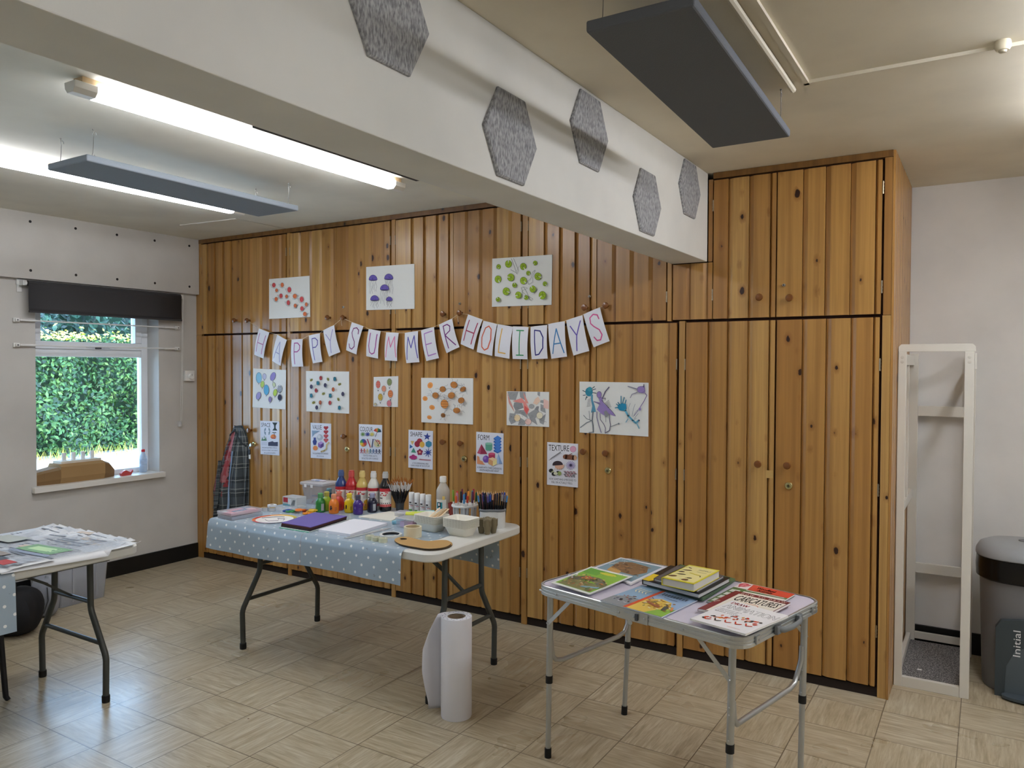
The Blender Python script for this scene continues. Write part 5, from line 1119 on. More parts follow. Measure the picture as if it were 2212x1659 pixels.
b = L(cd); b.loft([rg(.0355, .0855), rg(.0375, .088), rg(.0375, .097), rg(.0355, .099), rg(.0325, .099), rg(.0325, .0855)], P('#7d8084', .4), True, False, False); b.build('rim', cd)
rr = random.Random(4); caps = [('light blue', '#3f86c4'), ('royal blue', '#2a4fae'), ('grey', '#9a9c9e'), ('black', '#17171c'), ('navy', '#232a48'), ('black', '#17171c'), ('copper', '#c49a78'), ('slate', '#6c6a74'), ('violet', '#5a5690'), ('black', '#17171c'), ('dark blue', '#20306c'), ('black', '#17171c')]
for i in range(26):
    u = i % 13; row = i//13; lx, ly = (.026-.040*row), -.060+.010*u
    w = Matrix.Rotation(fa, 3, 'Z') @ Vector((lx, ly, 0)); nm, c_ = caps[(i*5+row) % 12]
    t = thing('gel_pen', 'black-barrelled pen with %s tip in the white caddy' % nm, 'pen', (ax+w.x, ay+w.y, ZW+.0085), 0, 'black-barrelled pens in the caddy with %s tips' % nm)
    d = (Matrix.Rotation(fa, 3, 'Z') @ Vector((.004*(1-row), (u-6)*.0028, 0)))
    h = .160+rr.uniform(-.006, .010); b = L(t); b.tube([(0, 0, 0), tuple(d*.75+Vector((0, 0, h-.032)))], .0044, P('#111114', .4), 8); b.build('barrel', t)
    b = L(t); b.tube([tuple(d*.75+Vector((0, 0, h-.033))), tuple(d+Vector((0, 0, h)))], [.0046, .0042], P(c_, .35), 8); b.build('pen_cap', t)
for i in range(14):
    lx, ly = -.045+rr.uniform(-.008, .008), -.062+.0092*i; w = Matrix.Rotation(fa, 3, 'Z') @ Vector((lx, ly, 0)); nm, c_ = rr.choice([('red', '#a83030'), ('brown', '#7c4a2c'), ('dark blue', '#2c3a6c'), ('grey', '#55555c'), ('pink', '#b0607a')])
    if i == 0: nm, c_ = 'amber', '#e8a33a'
    t = thing('colouring_pencil', ('amber yellow colouring pencil at the left of the caddy' if i == 0 else 'sharpened %s colouring pencil at the back of the caddy' % nm), 'pencil', (ax+w.x, ay+w.y, ZW+.0085), 0, 'sharpened %s pencils at the back of the white caddy' % nm)
    d = Matrix.Rotation(fa, 3, 'Z') @ Vector((-.012, (i-6.5)*.003, 0)); h = .170+rr.uniform(-.006, .008); b = L(t); b.tube([(0, 0, 0), tuple(d*.9+Vector((0, 0, h-.016)))], .0037, P(c_, .5), 6); b.build('pencil_shaft', t)
    b = L(t); b.tube([tuple(d*.9+Vector((0, 0, h-.0165))), tuple(d+Vector((0, 0, h-.004))), tuple(d+Vector((0, 0, h)))], [.0036, .0012, .0004], P('#e2bd92', .7), 6); b.build('sharpened_tip', t)

# pulp food trays, nested
PULP = P('#e9e5d8', .8)
def tray_mesh():
    b = MB(); w0, d0 = .052, .036; w1, d1 = .079, .062; hh = .046
    rg = lambda w, d, r, z: [(x, y, z) for x, y in rrect(-w, -d, w, d, r, 5)]
    b.loft([rg(w0, d0, .012, .0), rg(w0+.003, d0+.003, .014, .003), rg(w1-.008, d1-.008, .018, hh-.0045), rg(w1, d1, .023, hh-.0024), rg(w1, d1, .023, hh-.0002), rg(w1-.006, d1-.006, .020, hh), rg(w1-.010, d1-.010, .018, hh-.004), rg(w0, d0, .012, .005), rg(.001, .001, .0005, .0045)], PULP, True)
    return b
def tray_stack(cx, cy, z, rz, n, names, grp):
    pitch = .0046; base = None
    for i in range(n):
        lab, = (names(i),)
        if base is None: base = tray_mesh().build('pulp_tray'); o = base
        else: o = base.copy(); C.objects.link(o)
        o.location = (cx+random.uniform(-.0005, .0005), cy, z+i*pitch); o.rotation_euler = (0, 0, rz); tag(o, lab, 'tray', grp)
s1 = lambda i: 'top white pulp tray of the left stack, holding craft sticks' if i == 8 else ('lowest white pulp tray of the left stack' if i == 0 else 'white pulp tray nested inside the left stack, behind the masking tape')
s2 = lambda i: 'top white pulp tray of the right stack, empty' if i == 9 else ('lowest white pulp tray of the right stack on bare tabletop' if i == 0 else 'white pulp tray nested inside the right stack, beside the egg boxes')
tray_stack(3.095, -.905, ZT+.0002, math.radians(-5), 9, s1, 'pulp trays of the left stack'); tray_stack(3.278, -.902, ZW+.0002, math.radians(-4), 10, s2, 'pulp trays of the right stack')
rr = random.Random(5)
for i in range(9):
    b = MB(); a0 = math.radians(rr.uniform(48, 72)); tl = math.radians(34); lx_, ly_, lz_ = 3.058+i*.0085, -.924+rr.uniform(-.004, .004), ZT+8*.0046+.0078+(i % 3)*.0021
    bx, by, bz = lx_+.052*math.cos(tl)*math.cos(a0), ly_+.052*math.cos(tl)*math.sin(a0), lz_+.052*math.sin(tl)
    b.M = Matrix.Translation((bx, by, bz)) @ Matrix.Rotation(a0, 4, 'Z') @ Matrix.Rotation(-tl, 4, 'Y')
    ends = [(-.052+.004*math.cos(t), .0048*math.sin(t)) for t in (PI*1.5, PI*1.25, PI, PI*.75, PI*.5)]+[(.052+.004*math.cos(t), .0048*math.sin(t)) for t in (PI*.5, PI*.25, 0, -PI*.25, -PI*.5)]
    b.prism(ends, -.0009, .0009, P(rr.choice(('#e3c49c', '#dcb98e', '#ead0ac')), .7)); o = b.build('craft_stick', loc=(bx, by, bz)); tag(o, 'pale wooden craft stick leaning in the top left tray', 'craft stick', 'wooden craft sticks in the top tray of the left stack')
# egg boxes
EGG = P('#8d8268', .9)
def egg_mesh():
    b = MB()
    for ix in range(2):
        for iy in range(2):
            x, y = (ix-.5)*.043, (iy-.5)*.043
            rg = lambda r, z, e=0: [(x+r*math.cos(t*PI/8), y+r*math.sin(t*PI/8), z+e*abs(math.sin(t*PI/4))) for t in range(16)]
            b.loft([rg(.011, 0), rg(.013, .002), rg(.0200, .036), rg(.0225, .037, .005), rg(.0225, .039, .005), rg(.0190, .039, .004), rg(.012, .004), rg(.001, .003)], EGG, True)
    b.lathe([(.012, .030), (.008, .044), (.004, .050), (.0, .051)], EGG, (0, 0, 0), 10)
    return b
e0 = None
for i in range(6):
    if e0 is None: e0 = egg_mesh().build('egg_box'); o = e0
    else: o = e0.copy(); C.objects.link(o)
    o.location = (3.368, -.800, ZW+.0004+i*.0062); o.rotation_euler = (0, 0, math.radians(-12)); tag(o, 'topmost grey-brown egg box base of the stack by the pen caddy' if i == 5 else ('lowest grey-brown egg box base, standing on the bare tabletop' if i == 0 else 'grey-brown egg box base nested in the middle of the stack'), 'egg box', 'egg box bases stacked at the table end')

# tapes
def ring_obj(name, x, y, z, ro, ri, h, m, label, grp=None, cat='tape', inner=None):
    t = thing(name, label, cat, (x, y, z), 0, grp); b = L(t); b.lathe([(ri, 0), (ro, 0), (ro, h), (ri, h), (ri, 0)], m, n=36, caps=False); b.build('tape_winding', t)
    b = L(t); b.lathe([(ri-.0015, .0003), (ri-.0002, .0003), (ri-.0002, h-.0003), (ri-.0015, h-.0003), (ri-.0015, .0003)], inner or P('#c9b48c', .7), n=36, caps=False); b.build('core', t)
MT = P('#e2d8ba', .6)
ring_obj('masking_tape', 3.108, -1.075, ZT, .044, .036, .026, MT, 'lower cream masking tape roll beside the left tray stack', 'masking tape rolls one on the other')
ring_obj('masking_tape', 3.110, -1.077, ZT+.0262, .044, .036, .026, MT, 'upper cream masking tape roll resting on another roll', 'masking tape rolls one on the other')
ring_obj('white_tape', 3.010, -1.125, ZT, .055, .043, .012, P('#e4e4e0', .5), 'flat white tape roll with black-printed core', inner=P('#2c2c30', .6))
CT = clear('ctape', '#e6e6c8', .75, .2)
for i, (x, y) in enumerate(((2.968, -1.232), (3.012, -1.238), (3.060, -1.240))): ring_obj('sticky_tape', x, y, ZT, .0215, .0125, .019, CT, ('small clear yellowish tape roll, left one of three', 'small clear yellowish tape roll, middle one of three', 'small clear yellowish tape roll beside the cardboard palette')[i], 'small clear tape rolls in a row', inner=P('#e9e6cf', .5))
# cardboard palettes
CARD = P('#b9935c', .85); CARDD = P('#4a3a28', .9)
def palette(px_pts, z, label, hole):
    pts = [tuple(at(u, v, z=z))[:2] for u, v in px_pts]; b = MB(); n = len(pts)
    sm = []
    for i in range(n):
        p0, p1, p2, p3 = (Vector(pts[(i+k_) % n]) for k_ in (-1, 0, 1, 2))
        for s_ in range(4):
            u = s_/4; sm.append(tuple(.5*((2*p1)+(-p0+p2)*u+(2*p0-5*p1+4*p2-p3)*u*u+(-p0+3*p1-3*p2+p3)*u**3)))
    # body with a thumb hole: two halves joined round the hole
    hc = at(*hole, z=z); hr = .015
    hp = [(hc.x+hr*1.25*math.cos(a_*PI/8), hc.y+hr*math.sin(a_*PI/8)) for a_ in range(16)]
    from mathutils.geometry import tessellate_polygon
    def capf(zz): 
        tr = tessellate_polygon([[Vector((x, y, 0)) for x, y in sm], [Vector((x, y, 0)) for x, y in hp]]); allp = sm+hp; b.add([(x, y, zz) for x, y in allp], [tuple(f) for f in tr], CARD)
    h = .0035; capf(z); capf(z+h)
    for loop in (sm, hp):
        m_ = len(loop); b.add([(x, y, z) for x, y in loop]+[(x, y, z+h) for x, y in loop], [(i, (i+1) % m_, m_+(i+1) % m_, m_+i) for i in range(m_)], CARDD)
    c_ = sum((Vector(p_) for p_ in sm), Vector((0, 0)))/len(sm)
    tag(b.build('cardboard_palette', loc=(c_.x, c_.y, z)), label, 'palette', 'cardboard palettes stacked at the front corner')
pp = [(852, 1168), (862, 1162), (880, 1161), (900, 1166), (925, 1170), (955, 1168), (970, 1170), (973, 1177), (958, 1184), (925, 1187), (895, 1183), (865, 1177)]
palette([(u+3.5, v+2) for u, v in pp], ZW+.0002, 'lowest brown cardboard palette, mostly covered by the others', (873, 1167)); palette([(u+1.5, v+1.5) for u, v in pp], ZW+.0042, 'middle brown cardboard palette of the stack', (873, 1166)); palette(pp, ZW+.0082, 'top brown cardboard palette with a dark thumb hole', (871.5, 1165.5))
# paper stacks
def quad_stack(name, label, corners, z0, z1, m, side=None, cat='paper', grp=None, wob=0):
    b = MB(); pts = [tuple(c)[:2] for c in corners]; b.prism(pts, z0, z1, m); c_ = sum((Vector(p_) for p_ in pts), Vector((0, 0)))/4
    return tag(b.build(name, loc=(c_.x, c_.y, z0)), label, cat, grp)
SG = 'stack of coloured sugar paper'
qs = [(2.386, -1.262), (2.312, -.960), (2.545, -.945), (2.598, -1.262)]
def sh(k_, d=0): return [(x+k_, y+d) for x, y in qs]
quad_stack('paper_sheet', 'thin green paper sticking out under the purple stack', sh(.008, -.026), ZT, ZT+.002, P('#4fae92', .8), cat='paper'); quad_stack('paper_sheet', 'white paper between green and dark sheets under the purple stack', sh(.012, -.02), ZT+.0021, ZT+.004, P('#d8dcd8', .8), cat='paper')
quad_stack('paper_stack', 'stack of black card under the purple sheet', sh(.006, -.012), ZT+.0042, ZT+.010, P('#241a22', .8)); quad_stack('paper_stack', 'layer of dark brown card beneath the purple top', sh(.002, -.006), ZT+.0102, ZT+.017, P('#4a2c24', .8)); quad_stack('paper_stack', 'thin layer of maroon card right under the purple top', sh(0, -.002), ZT+.0172, ZT+.020, P('#5c2c38', .8))
quad_stack('paper_stack', 'purple sugar paper on top of the dark card stack', qs, ZT+.0202, ZT+.0225, P('#6f63a8', .85))
quad_stack('paper_stack', 'thick pack of white paper right of the purple stack', [(2.640, -1.250), (2.600, -.950), (2.822, -.935), (2.853, -1.245)], ZT, ZT+.014, P('#e9e9f0', .8))
quad_stack('paper_stack', 'cream white card sheets behind the white pack, before the brush pot', [(2.540, -.850), (2.585, -.640), (2.690, -.640), (2.775, -.845)], ZT, ZT+.005, P('#e9e6da', .85))
b = MB(); b.bar((2.86, -1.285, ZT+.002), (2.885, -.99, ZT+.002), .026, .0022, clear('ruler', '#c4c8c8', .7)); tag(b.build('ruler', loc=(2.87, -1.14, ZT)), 'thin clear ruler lying right of the white pack', 'ruler')
# paper plate with painted rim
cx, cy = 2.197, -1.145; t = thing('painted_ring', 'round white paper disc with a painted rainbow rim', 'paper disc', (cx, cy, ZT))
b = L(t); b.lathe([(.001, .001), (.100, .001), (.118, .003), (.120, .003), (.118, .0018), (.001, .0)], P('#e9e6e2', .8), n=40, caps=False); b.build('paper_disc', t)
b = L(t)
for i, c_ in enumerate(('#d8622c', '#c83c2c', '#e07a3a', '#d84a5c', '#7a3c7c', '#4c3c84', '#2c3c74', '#38385c', '#a8a04c', '#d8c048', '#e4b43c', '#e49a3c')):
    a0 = math.radians(150+i*30); vs = []
    for j in range(6): t_ = a0+j*math.radians(6); vs += [(.100*math.cos(t_), .100*math.sin(t_), .0016), (.1185*math.cos(t_), .1185*math.sin(t_), .0038)]
    b.add(vs, [(2*j, 2*j+1, 2*j+3, 2*j+2) for j in range(5)], P(c_, .6))
for p_, c_ in (([(-.08, -.02), (-.04, .05), (.0, .07)], '#3a3430'), ([(-.03, -.04), (.02, -.06), (.05, -.02), (.02, .01)], '#8c7c98'), ([(.0, .02), (.04, .035), (.07, .0)], '#7c6c8c')): b.tube([(x, y, .0025) for x, y in p_], .0012, P(c_, .6), 5)
b.build('painted_rim', t)
# pink boxes
for i, (z, c_, lab, ox) in enumerate(((ZT, '#6f94b4', 'lower clear plastic case with blue contents', 0), (ZT+.0212, '#d98aa2', 'upper clear plastic case with pink contents', -.006))):
    t = thing('craft_case', lab+', at the left end of the table', 'plastic case', (1.977, -1.195, z), math.radians(-4), 'flat clear craft cases')
    b = L(t); b.rbox((-.066+ox, -.100, 0), (.066+ox, .100, .0195), .004, clear('case', '#e4e4ea', .42)); b.build('case_shell', t)
    b = L(t); rr = random.Random(i)
    for a_ in range(4):
        for c2 in range(3): b.rbox((-.058+ox+c2*.040, -.092+a_*.047, .003), (-.022+ox+c2*.040, -.050+a_*.047, .013+rr.uniform(0, .002)), .003, P(c_ if rr.random() < .75 else rr.choice(('#c9ccd4', '#5c7ca8', '#e0b4c0')), .7))
    b.build('contents', t)
# small white box with printed end
q = at(613, 1092, z=ZT); t = thing('card_box', 'small white box with a red label at the back left', 'box', (1.945, -.79, ZT), math.radians(0))
b = L(t); b.rbox((-.045, -.035, 0), (.075, .045, .055), .003, clear('cb', '#dfe4e6', .75)); b.build('box_shell', t)
b = L(t); b.box((-.036, -.0362, .022), (.002, -.0352, .050), P('#b83440', .5)); b.box((.004, -.0362, .010), (.030, -.0352, .044), P('#e4e6ea', .5)); b.box((-.04, -.0362, .004), (.02, -.0352, .012), P('#5ca0b0', .5))
for i in range(4): b.bar((.032+i*.008, -.0366, .008), (.050+i*.005, -.0366, .040), .004, .001, P('#7c8288', .5), (0, 1, 0))
b.build('box_print', t)
# large clear crate with lid and pens
t = thing('storage_box', 'clear plastic storage box with lid, left of the tall paint bottles', 'storage box', (2.035, -.655, ZT), math.radians(2))
b = L(t); CL = clear('crate', '#dcdee6', .30)
rg = lambda w, d, z: [(x, y, z) for x, y in rrect(-w, -d, w, d, .012, 4)]
b.loft([rg(.074, .052, 0), rg(.086, .066, .118), rg(.088, .068, .120), rg(.084, .064, .120), rg(.072, .050, .003)], CL, True); b.build('box_body', t)
b = L(t); b.loft([rg(.092, .072, .118), rg(.095, .075, .122), rg(.095, .075, .132), rg(.090, .070, .136), rg(.02, .02, .137)], clear('lid', '#e6e8ee', .5), True); b.build('box_lid', t)
b = L(t)
for sx in (-.05, .0): b.box((sx, -.0765, .106), (sx+.018, -.0745, .124), P('#e8e8ec', .5))
b.build('label', t)
rr = random.Random(6)
for i, (nm, c_) in enumerate((('blue', '#3c5a9c'), ('maroon', '#8c3444'), ('yellow', '#d8b048'), ('white', '#dcdce0'), ('black', '#2c2c34'), ('purple', '#6c5490'), ('green', '#4c8a5c'), ('grey', '#8c9098'), ('orange', '#c8703c'), ('navy', '#2c3458'))):
    b = MB(); x, y = 2.035+rr.uniform(-.045, .045), -.655+rr.uniform(-.03, .03); z = ZT+.010+.0042*i; a0 = rr.uniform(0, PI)
    b.tube([(x-.026*math.cos(a0), y-.020*math.sin(a0), z), (x+.026*math.cos(a0), y+.020*math.sin(a0), z+.003)], [(.007, .0045)]*2, P(c_, .5), 8); tag(b.build('craft_oddment', loc=(x, y, z)), 'small %s craft oddment inside the large clear box' % nm, 'craft piece', 'loose craft pieces inside the large clear box')
for i, c_ in enumerate(('#c8ccdc', '#a8b0cc', '#d8d0dc')):
    b = MB(); x, y, z = 2.035-.04+i*.036, -.655+.0, ZT+.1372; b.rbox((x-.018, y-.016, z), (x+.018, y+.016, z+.006), .006, P(c_, .4)); tag(b.build('wrapped_reel', loc=(x, y, z)), ('left', 'middle', 'right')[i]+' small pale reel lying on the lid of the large clear box', 'reel', 'small reels on the box lid')
# scissors
def scissors(x, y, z, rz, col, label):
    t = thing('scissors', label, 'scissors', (x, y, z), rz, 'children\'s scissors heaped behind the purple paper')
    b = L(t)
    for s in (-1, 1): b.loft([[(0, -.004*s, .001), (0, .004*s, .001), (0, .004*s, .0028), (0, -.004*s, .0028)], [(.062, .010*s-.002, .001), (.062, .010*s+.001, .001), (.062, .010*s+.001, .0022), (.062, .010*s-.002, .0022)]], STEEL, False)
    b.build('blades', t)
    for s in (-1, 1):
        b = L(t); cx_, cy_ = -.034, .014*s; b.tube([(cx_+.017*math.cos(i*PI/7), cy_+.011*math.sin(i*PI/7), .0045) for i in range(15)], [(.0042, .0042)]*15, P(col, .4), 8); b.bar((-.018, .008*s, .0045), (.004, -.001*s, .0045), .009, .007, P(col, .4)); b.build('handle', t)
for a_ in ((2.212, -.915, ZT+.0, 2.3, '#e7932a', 'orange-handled scissors nearest the green bottle'), (2.175, -.905, ZT+.009, .8, '#ea7f2c', 'orange-handled scissors lying across the heap'), (2.225, -.865, ZT+.0, 1.4, '#eccb34', 'yellow-handled scissors at the back of the heap'), (2.200, -.885, ZT+.010, 2.9, '#f0c83c', 'yellow-handled scissors on top of the heap'),
           (2.105, -.935, ZT, .2, '#2d4fa0', 'blue-handled scissors at the left of the heap'), (2.135, -.955, ZT, -.3, '#3f9a4c', 'green-handled scissors under the blue pair'), (2.16, -.855, ZT, 2.0, '#c8402c', 'red-handled scissors at the back of the heap')): scissors(*a_)
# beads in small bags and a tin
for i, (x, y, c_, lab) in enumerate(((1.985, -.925, '#c9ccd6', 'left clear bag of small silvery beads'), (2.055, -.885, '#c4a8bc', 'clear bag of pinkish beads beside the scissors'), (2.045, -.815, '#9aa07c', 'small clear bag of olive beads before the card box'))):
    t = thing('bead_bag', lab, 'bag', (x, y, ZT), i*.7, 'clear bags of beads'); b = L(t)
    b.grid(lambda u, v: ((u-.5)*.075, (v-.5)*.06, .001+.016*(math.sin(u*PI)*math.sin(v*PI))**.6), 10, 10, clear('bag', '#e4e8ec', .35, .1)); b.build('bag_film', t)
    b = L(t); rr = random.Random(i)
    for j in range(22): b.lathe([(.001, -.003), (.0032, -.0015), (.0032, .0015), (.001, .003)], P(rr.choice((c_, '#8c90a4', '#dadce4')), .4), ((rr.random()-.5)*.05, (rr.random()-.5)*.036, .0045+rr.random()*.003), 6)
    tag(b.build('beads', t), kind='stuff')
for i, (x, y) in enumerate(((1.955, -1.005), (1.995, -.985))):
    ring_obj('clear_pot', x, y, ZT, .021, .019, .020, clear('pot', '#dfe4ea', .5), ('left', 'right')[i]+' small clear pot beside the flat craft cases', 'small clear pots', cat='pot')
ring_obj('white_ribbon_roll', 1.935, -.935, ZT, .026, .012, .024, P('#dde2e8', .6), 'fat white ribbon roll at the back left of the table', cat='ribbon')
# clear stationery boxes in the middle
t = thing('stationery_box', 'clear plastic box of pastel erasers behind the masking tape', 'plastic box', (2.955, -.86, ZT), math.radians(-6))
b = L(t); b.rbox((-.062, -.085, 0), (.062, .100, .045), .005, clear('sb', '#e0dfe6', .32)); b.build('box_body', t)
b = L(t); b.rbox((-.065, -.088, .0455), (.065, .103, .051), .004, clear('sbl', '#e6e4ea', .45)); b.build('box_lid', t)
rr = random.Random(3)
for i in range(8):
    b = MB(); b.M = t.matrix_basis.copy(); x, y = -.045+(i % 2)*.055, -.074+(i//2)*.042; nm, c_ = (('lilac', '#c4a4d0'), ('pink', '#d46a94'), ('mint', '#8cc4a4'), ('rose', '#d8909c'), ('red', '#b8483c'), ('white', '#dadada'), ('violet', '#9a7cb8'), ('green', '#6ca88c'))[i]
    b.rbox((x, y, .003), (x+.036, y+.032, .030), .003, P(c_, .6)); tag(b.build('eraser', loc=tuple(t.matrix_basis @ Vector((x, y, .003)))), '%s eraser block inside the clear stationery box' % nm, 'eraser', 'pastel erasers in the clear stationery box')
for i, (c_, lab) in enumerate((('#d6dc4c', 'yellow highlighter lying on the clear stationery box'), ('#c4d87c', 'lime highlighter beside the yellow one'), ('#9ccfd4', 'pale blue highlighter at the left of the box lid'))):
    t = thing('highlighter', lab, 'highlighter', (2.93+.012*i, -.845+.034*i, ZT+.0585), math.radians(20+14*i), 'highlighters on the clear box'); b = L(t)
    b.tube([(-.045, 0, 0), (.020, 0, 0)], [(.0105, .0070)]*2, P(c_, .4), 10); b.build('barrel', t); b = L(t); b.tube([(.018, 0, 0), (.046, 0, 0), (.050, 0, 0)], [(.0112, .0072), (.0108, .0068), (.006, .004)], P(c_, .3), 10); b.build('pen_cap', t)
t = thing('pencil_box', 'long narrow clear box in front of the glue bottle', 'plastic box', (2.800, -.690, ZT), math.radians(7))
b = L(t); b.rbox((-.105, -.030, 0), (.105, .030, .022), .004, clear('lb', '#dfe0e8', .35)); b.build('box_body', t); b = L(t); b.rbox((-.108, -.033, .0225), (.108, .033, .028), .004, clear('lb2', '#eceaf0', .55)); b.build('box_lid', t); b = L(t); b.box((-.04, -.0338, .008), (.045, -.0306, .020), P('#b0a8b8', .5)); b.build('label', t)
for i in range(3):
    q = at(860+i*9-4, 1129-i*3+4, z=ZT); t = thing('correction_roller', ('left', 'middle', 'right')[i]+' pale blue correction roller by the white pack', 'correction roller', (q.x-.01, q.y+.01, ZT), math.radians(50), 'pale blue correction rollers'); b = L(t); b.rbox((-.022, -.009, 0), (.022, .009, .018), .006, P('#8cc4dc', .4)); b.build('roller_body', t)
    b = L(t); b.rbox((.0225, -.006, .004), (.034, .006, .012), .003, clear('tip', '#e4eef2', .6)); b.build('tip', t)
# ================================================================== CAMPING TABLE
ALU = P('#c9cccd', .28, metal=.9); ALU2 = P('#b9bcbc', .38, metal=.85)
k = NT('brushed_rim'); ALR = P('#cfd3d4', .32, metal=.8)
ct = thing('camping_table', 'aluminium folding camping table with pale top, covered in drawing books', 'table', (4.474, -1.134, 0), math.radians(-12.8))
HX, HY = .462, .312
b = L(ct); rp = lambda q, z: [(x, y, z) for x, y in rrect(-HX+q, -HY+q, HX-q, HY-q, .065-q*.8, 7)]
b.loft([rp(.010, .662), rp(.010, .6985)], P('#cfc9d8', .35), False); b.build('table_panel', ct)
b = L(ct); prof = [(.010, .701), (.003, .7015), (.000, .699), (.000, .692), (.0025, .690), (.0025, .6865), (.0, .685), (.0, .680), (.0025, .678), (.0025, .6745), (.0, .673), (.0, .667), (.0, .662), (.005, .659), (.012, .661)]
b.loft([rp(q, z) for q, z in prof], ALR, False, False, False); b.build('rim', ct)
def rivet(par, x, y, z, ax, s=1, r=.0045):
    b = L(ct); b.lathe([(r, 0), (r*.8, .0025*s), (r*.2, .0035*s)], STEEL, (x, y, z), 10, axis=ax); b.build('rivet', par)
for (sx, sy, fx, fy) in ((-1, -1, -.400, -.295), (-1, 1, -.412, .240), (1, -1, .400, -.292), (1, 1, .412, .240)):
    tx, ty = sx*.405, sy*.278
    pt = lambda z: (fx+(tx-fx)*z/.68, fy+(ty-fy)*z/.68, z)
    b = L(ct); b.tube([pt(.668), pt(.325)], .0128, ALU2, 14); lg = b.build('leg', ct)
    b = L(ct); b.tube([pt(.345), pt(.02)], .0108, ALU2, 14); b.build('lower_tube', lg)
    b = L(ct); b.tube([pt(.302), pt(.332)], .0145, RUB, 14); b.build('clamp_ring', lg)
    b = L(ct); b.tube([pt(.0), pt(.038)], .0138, RUB, 14); b.build('rubber_foot', lg)
    for z in (.345, .43, .455): 
        p_ = pt(z); rivet(lg, p_[0], p_[1]-.0115, z, 'y', -1, .0032)
    # flat brace to the rim
    b = L(ct); p_ = pt(.545); b.bar((p_[0], sy*(HY-.018), .545), (tx-sx*.125, sy*(HY-.014), .668), .003, .015, ALU, (0, 0, 1)); b.build('brace', ct)
    rivet(lg, p_[0], sy*(HY-.014), .548, 'y', sy)
for sx in (-1, 1):
    b = L(ct); x = sx*.405; pts = [(x, -.272, .47), (x, -.268, .43), (x, -.262, .405), (x, -.245, .385), (x, -.21, .378), (x, .17, .378), (x, .215, .388), (x, .238, .42), (x, .250, .47), (x, .256, .52)]
    b.tube([(p_[0]-sx*.008*(abs(p_[1]) < .24), p_[1], p_[2]) for p_ in pts], .0098, ALU2, 12); b.build('side_bar', ct)
for x in (-.43, -.345, .235, .395): rivet(ct, x, -HY-.0003, .680, 'y', -1)
b = L(ct); b.box((-.045, -HY-.003, .660), (.090, -HY-.0006, .700), ALU); b.box((-.01, -HY-.008, .672), (.045, -HY-.003, .688), STEEL); b.box((.040, -HY-.010, .668), (.050, -HY-.003, .692), P('#4c5054', .5)); b.lathe([(.010, -.0016), (.010, .0016)], ALU, (.015, -HY-.004, .655), 14, axis='y')
lt = b.build('latch', ct)
for x in (-.035, .0, .035, .078): rivet(lt, x, -HY-.0035 if x not in (.035,) else -HY-.0085, .680, 'y', -1)
b = L(ct); b.tube([(HX+.001, -.085, .683), (HX+.012, -.080, .683), (HX+.022, -.062, .680), (HX+.026, -.0, .678), (HX+.022, .062, .680), (HX+.012, .080, .683), (HX+.001, .085, .683)], [(.006, .011)]*7, P('#7e8386', .45), 10, flat=(1, 0, 0)); 
b.rbox((HX+.0006, -.100, .667), (HX+.015, -.070, .697), .004, P('#6f7478', .45)); b.rbox((HX+.0006, .070, .667), (HX+.015, .100, .697), .004, P('#6f7478', .45)); b.build('carry_handle', ct)
for y in (-.22, .22):
    b = L(ct); b.box((HX+.0006, y-.014, .668), (HX+.006, y+.014, .694), ALU); b.lathe([(.005, 0), (.004, .004)], STEEL, (HX+.006, y, .681), 10, axis='x'); b.build('corner_catch', ct)

# ------------------------------------------------------------------ books and magazines
ZC = .7018
def book(name, label, cat, q, z0, th, cover, pages='#e4e2dc', draw=None, hard=False, grp='books and magazines on the camping table', bend=0, ov=.0025):
    z1 = z0+th; P4 = [at(*p_, z=z1) for p_ in q]; c_ = sum(P4, Vector())/4
    t = thing(name, label, cat, (c_.x, c_.y, z0), 0, grp)
    quad = lambda k_: [(c_.x+(p_.x-c_.x)*k_, c_.y+(p_.y-c_.y)*k_) for p_ in P4]
    cm = P(cover, .35); ct_ = .0022 if hard else .0006
    def fn(u, v, d):
        p_ = P4[0]*(1-u)*(1-v)+P4[1]*u*(1-v)+P4[2]*u*v+P4[3]*(1-u)*v
        return (p_.x, p_.y, z1+bend*(u*u*(1-v)+v*v*.8-.9*u*v)+d)
    b = MB()
    if bend:
        b.grid(lambda u, v: fn(u, v, 0), 10, 10, cm); b.grid(lambda u, v: fn(u, v, -th*.98 if bend*(u*u*(1-v)+v*v*.8-.9*u*v) < .002 else -.0015), 10, 10, cm)
    else:
        b.prism(quad(1), z1-ct_, z1, cm)
        b.prism(quad(1), z0, z0+ct_, cm)
        # spine on the left edge
        d_ = (P4[1]-P4[0]).normalized()*(.003 if hard else .001); s = quad(1)
        b.prism([s[0], (s[0][0]+d_.x, s[0][1]+d_.y), (s[3][0]+d_.x, s[3][1]+d_.y), s[3]], z0, z1, cm)
    b.build('cover', t)
    b = MB(); kk = .975 if hard else .995
    if not bend: b.prism(quad(kk), z0+ct_+.0001, z1-ct_-.0001, P(pages, .85)); b.build('pages', t)
    if draw:
        a = Art(0, 0, 1, fn=fn, step=.00003); a.r = .35; a.k = 4; draw(a); a.build('cover_print', t)
    return t
rr = random.Random(12)
def blobs(a, n, x0, y0, x1, y1, cols, s0, s1):
    for _ in range(n):
        x, y = rr.uniform(x0, x1), rr.uniform(y0, y1); a.ell(x, y, rr.uniform(s0, s1), rr.uniform(s0, s1)*.7, rr.choice(cols), rot=rr.uniform(0, 180), n=8)
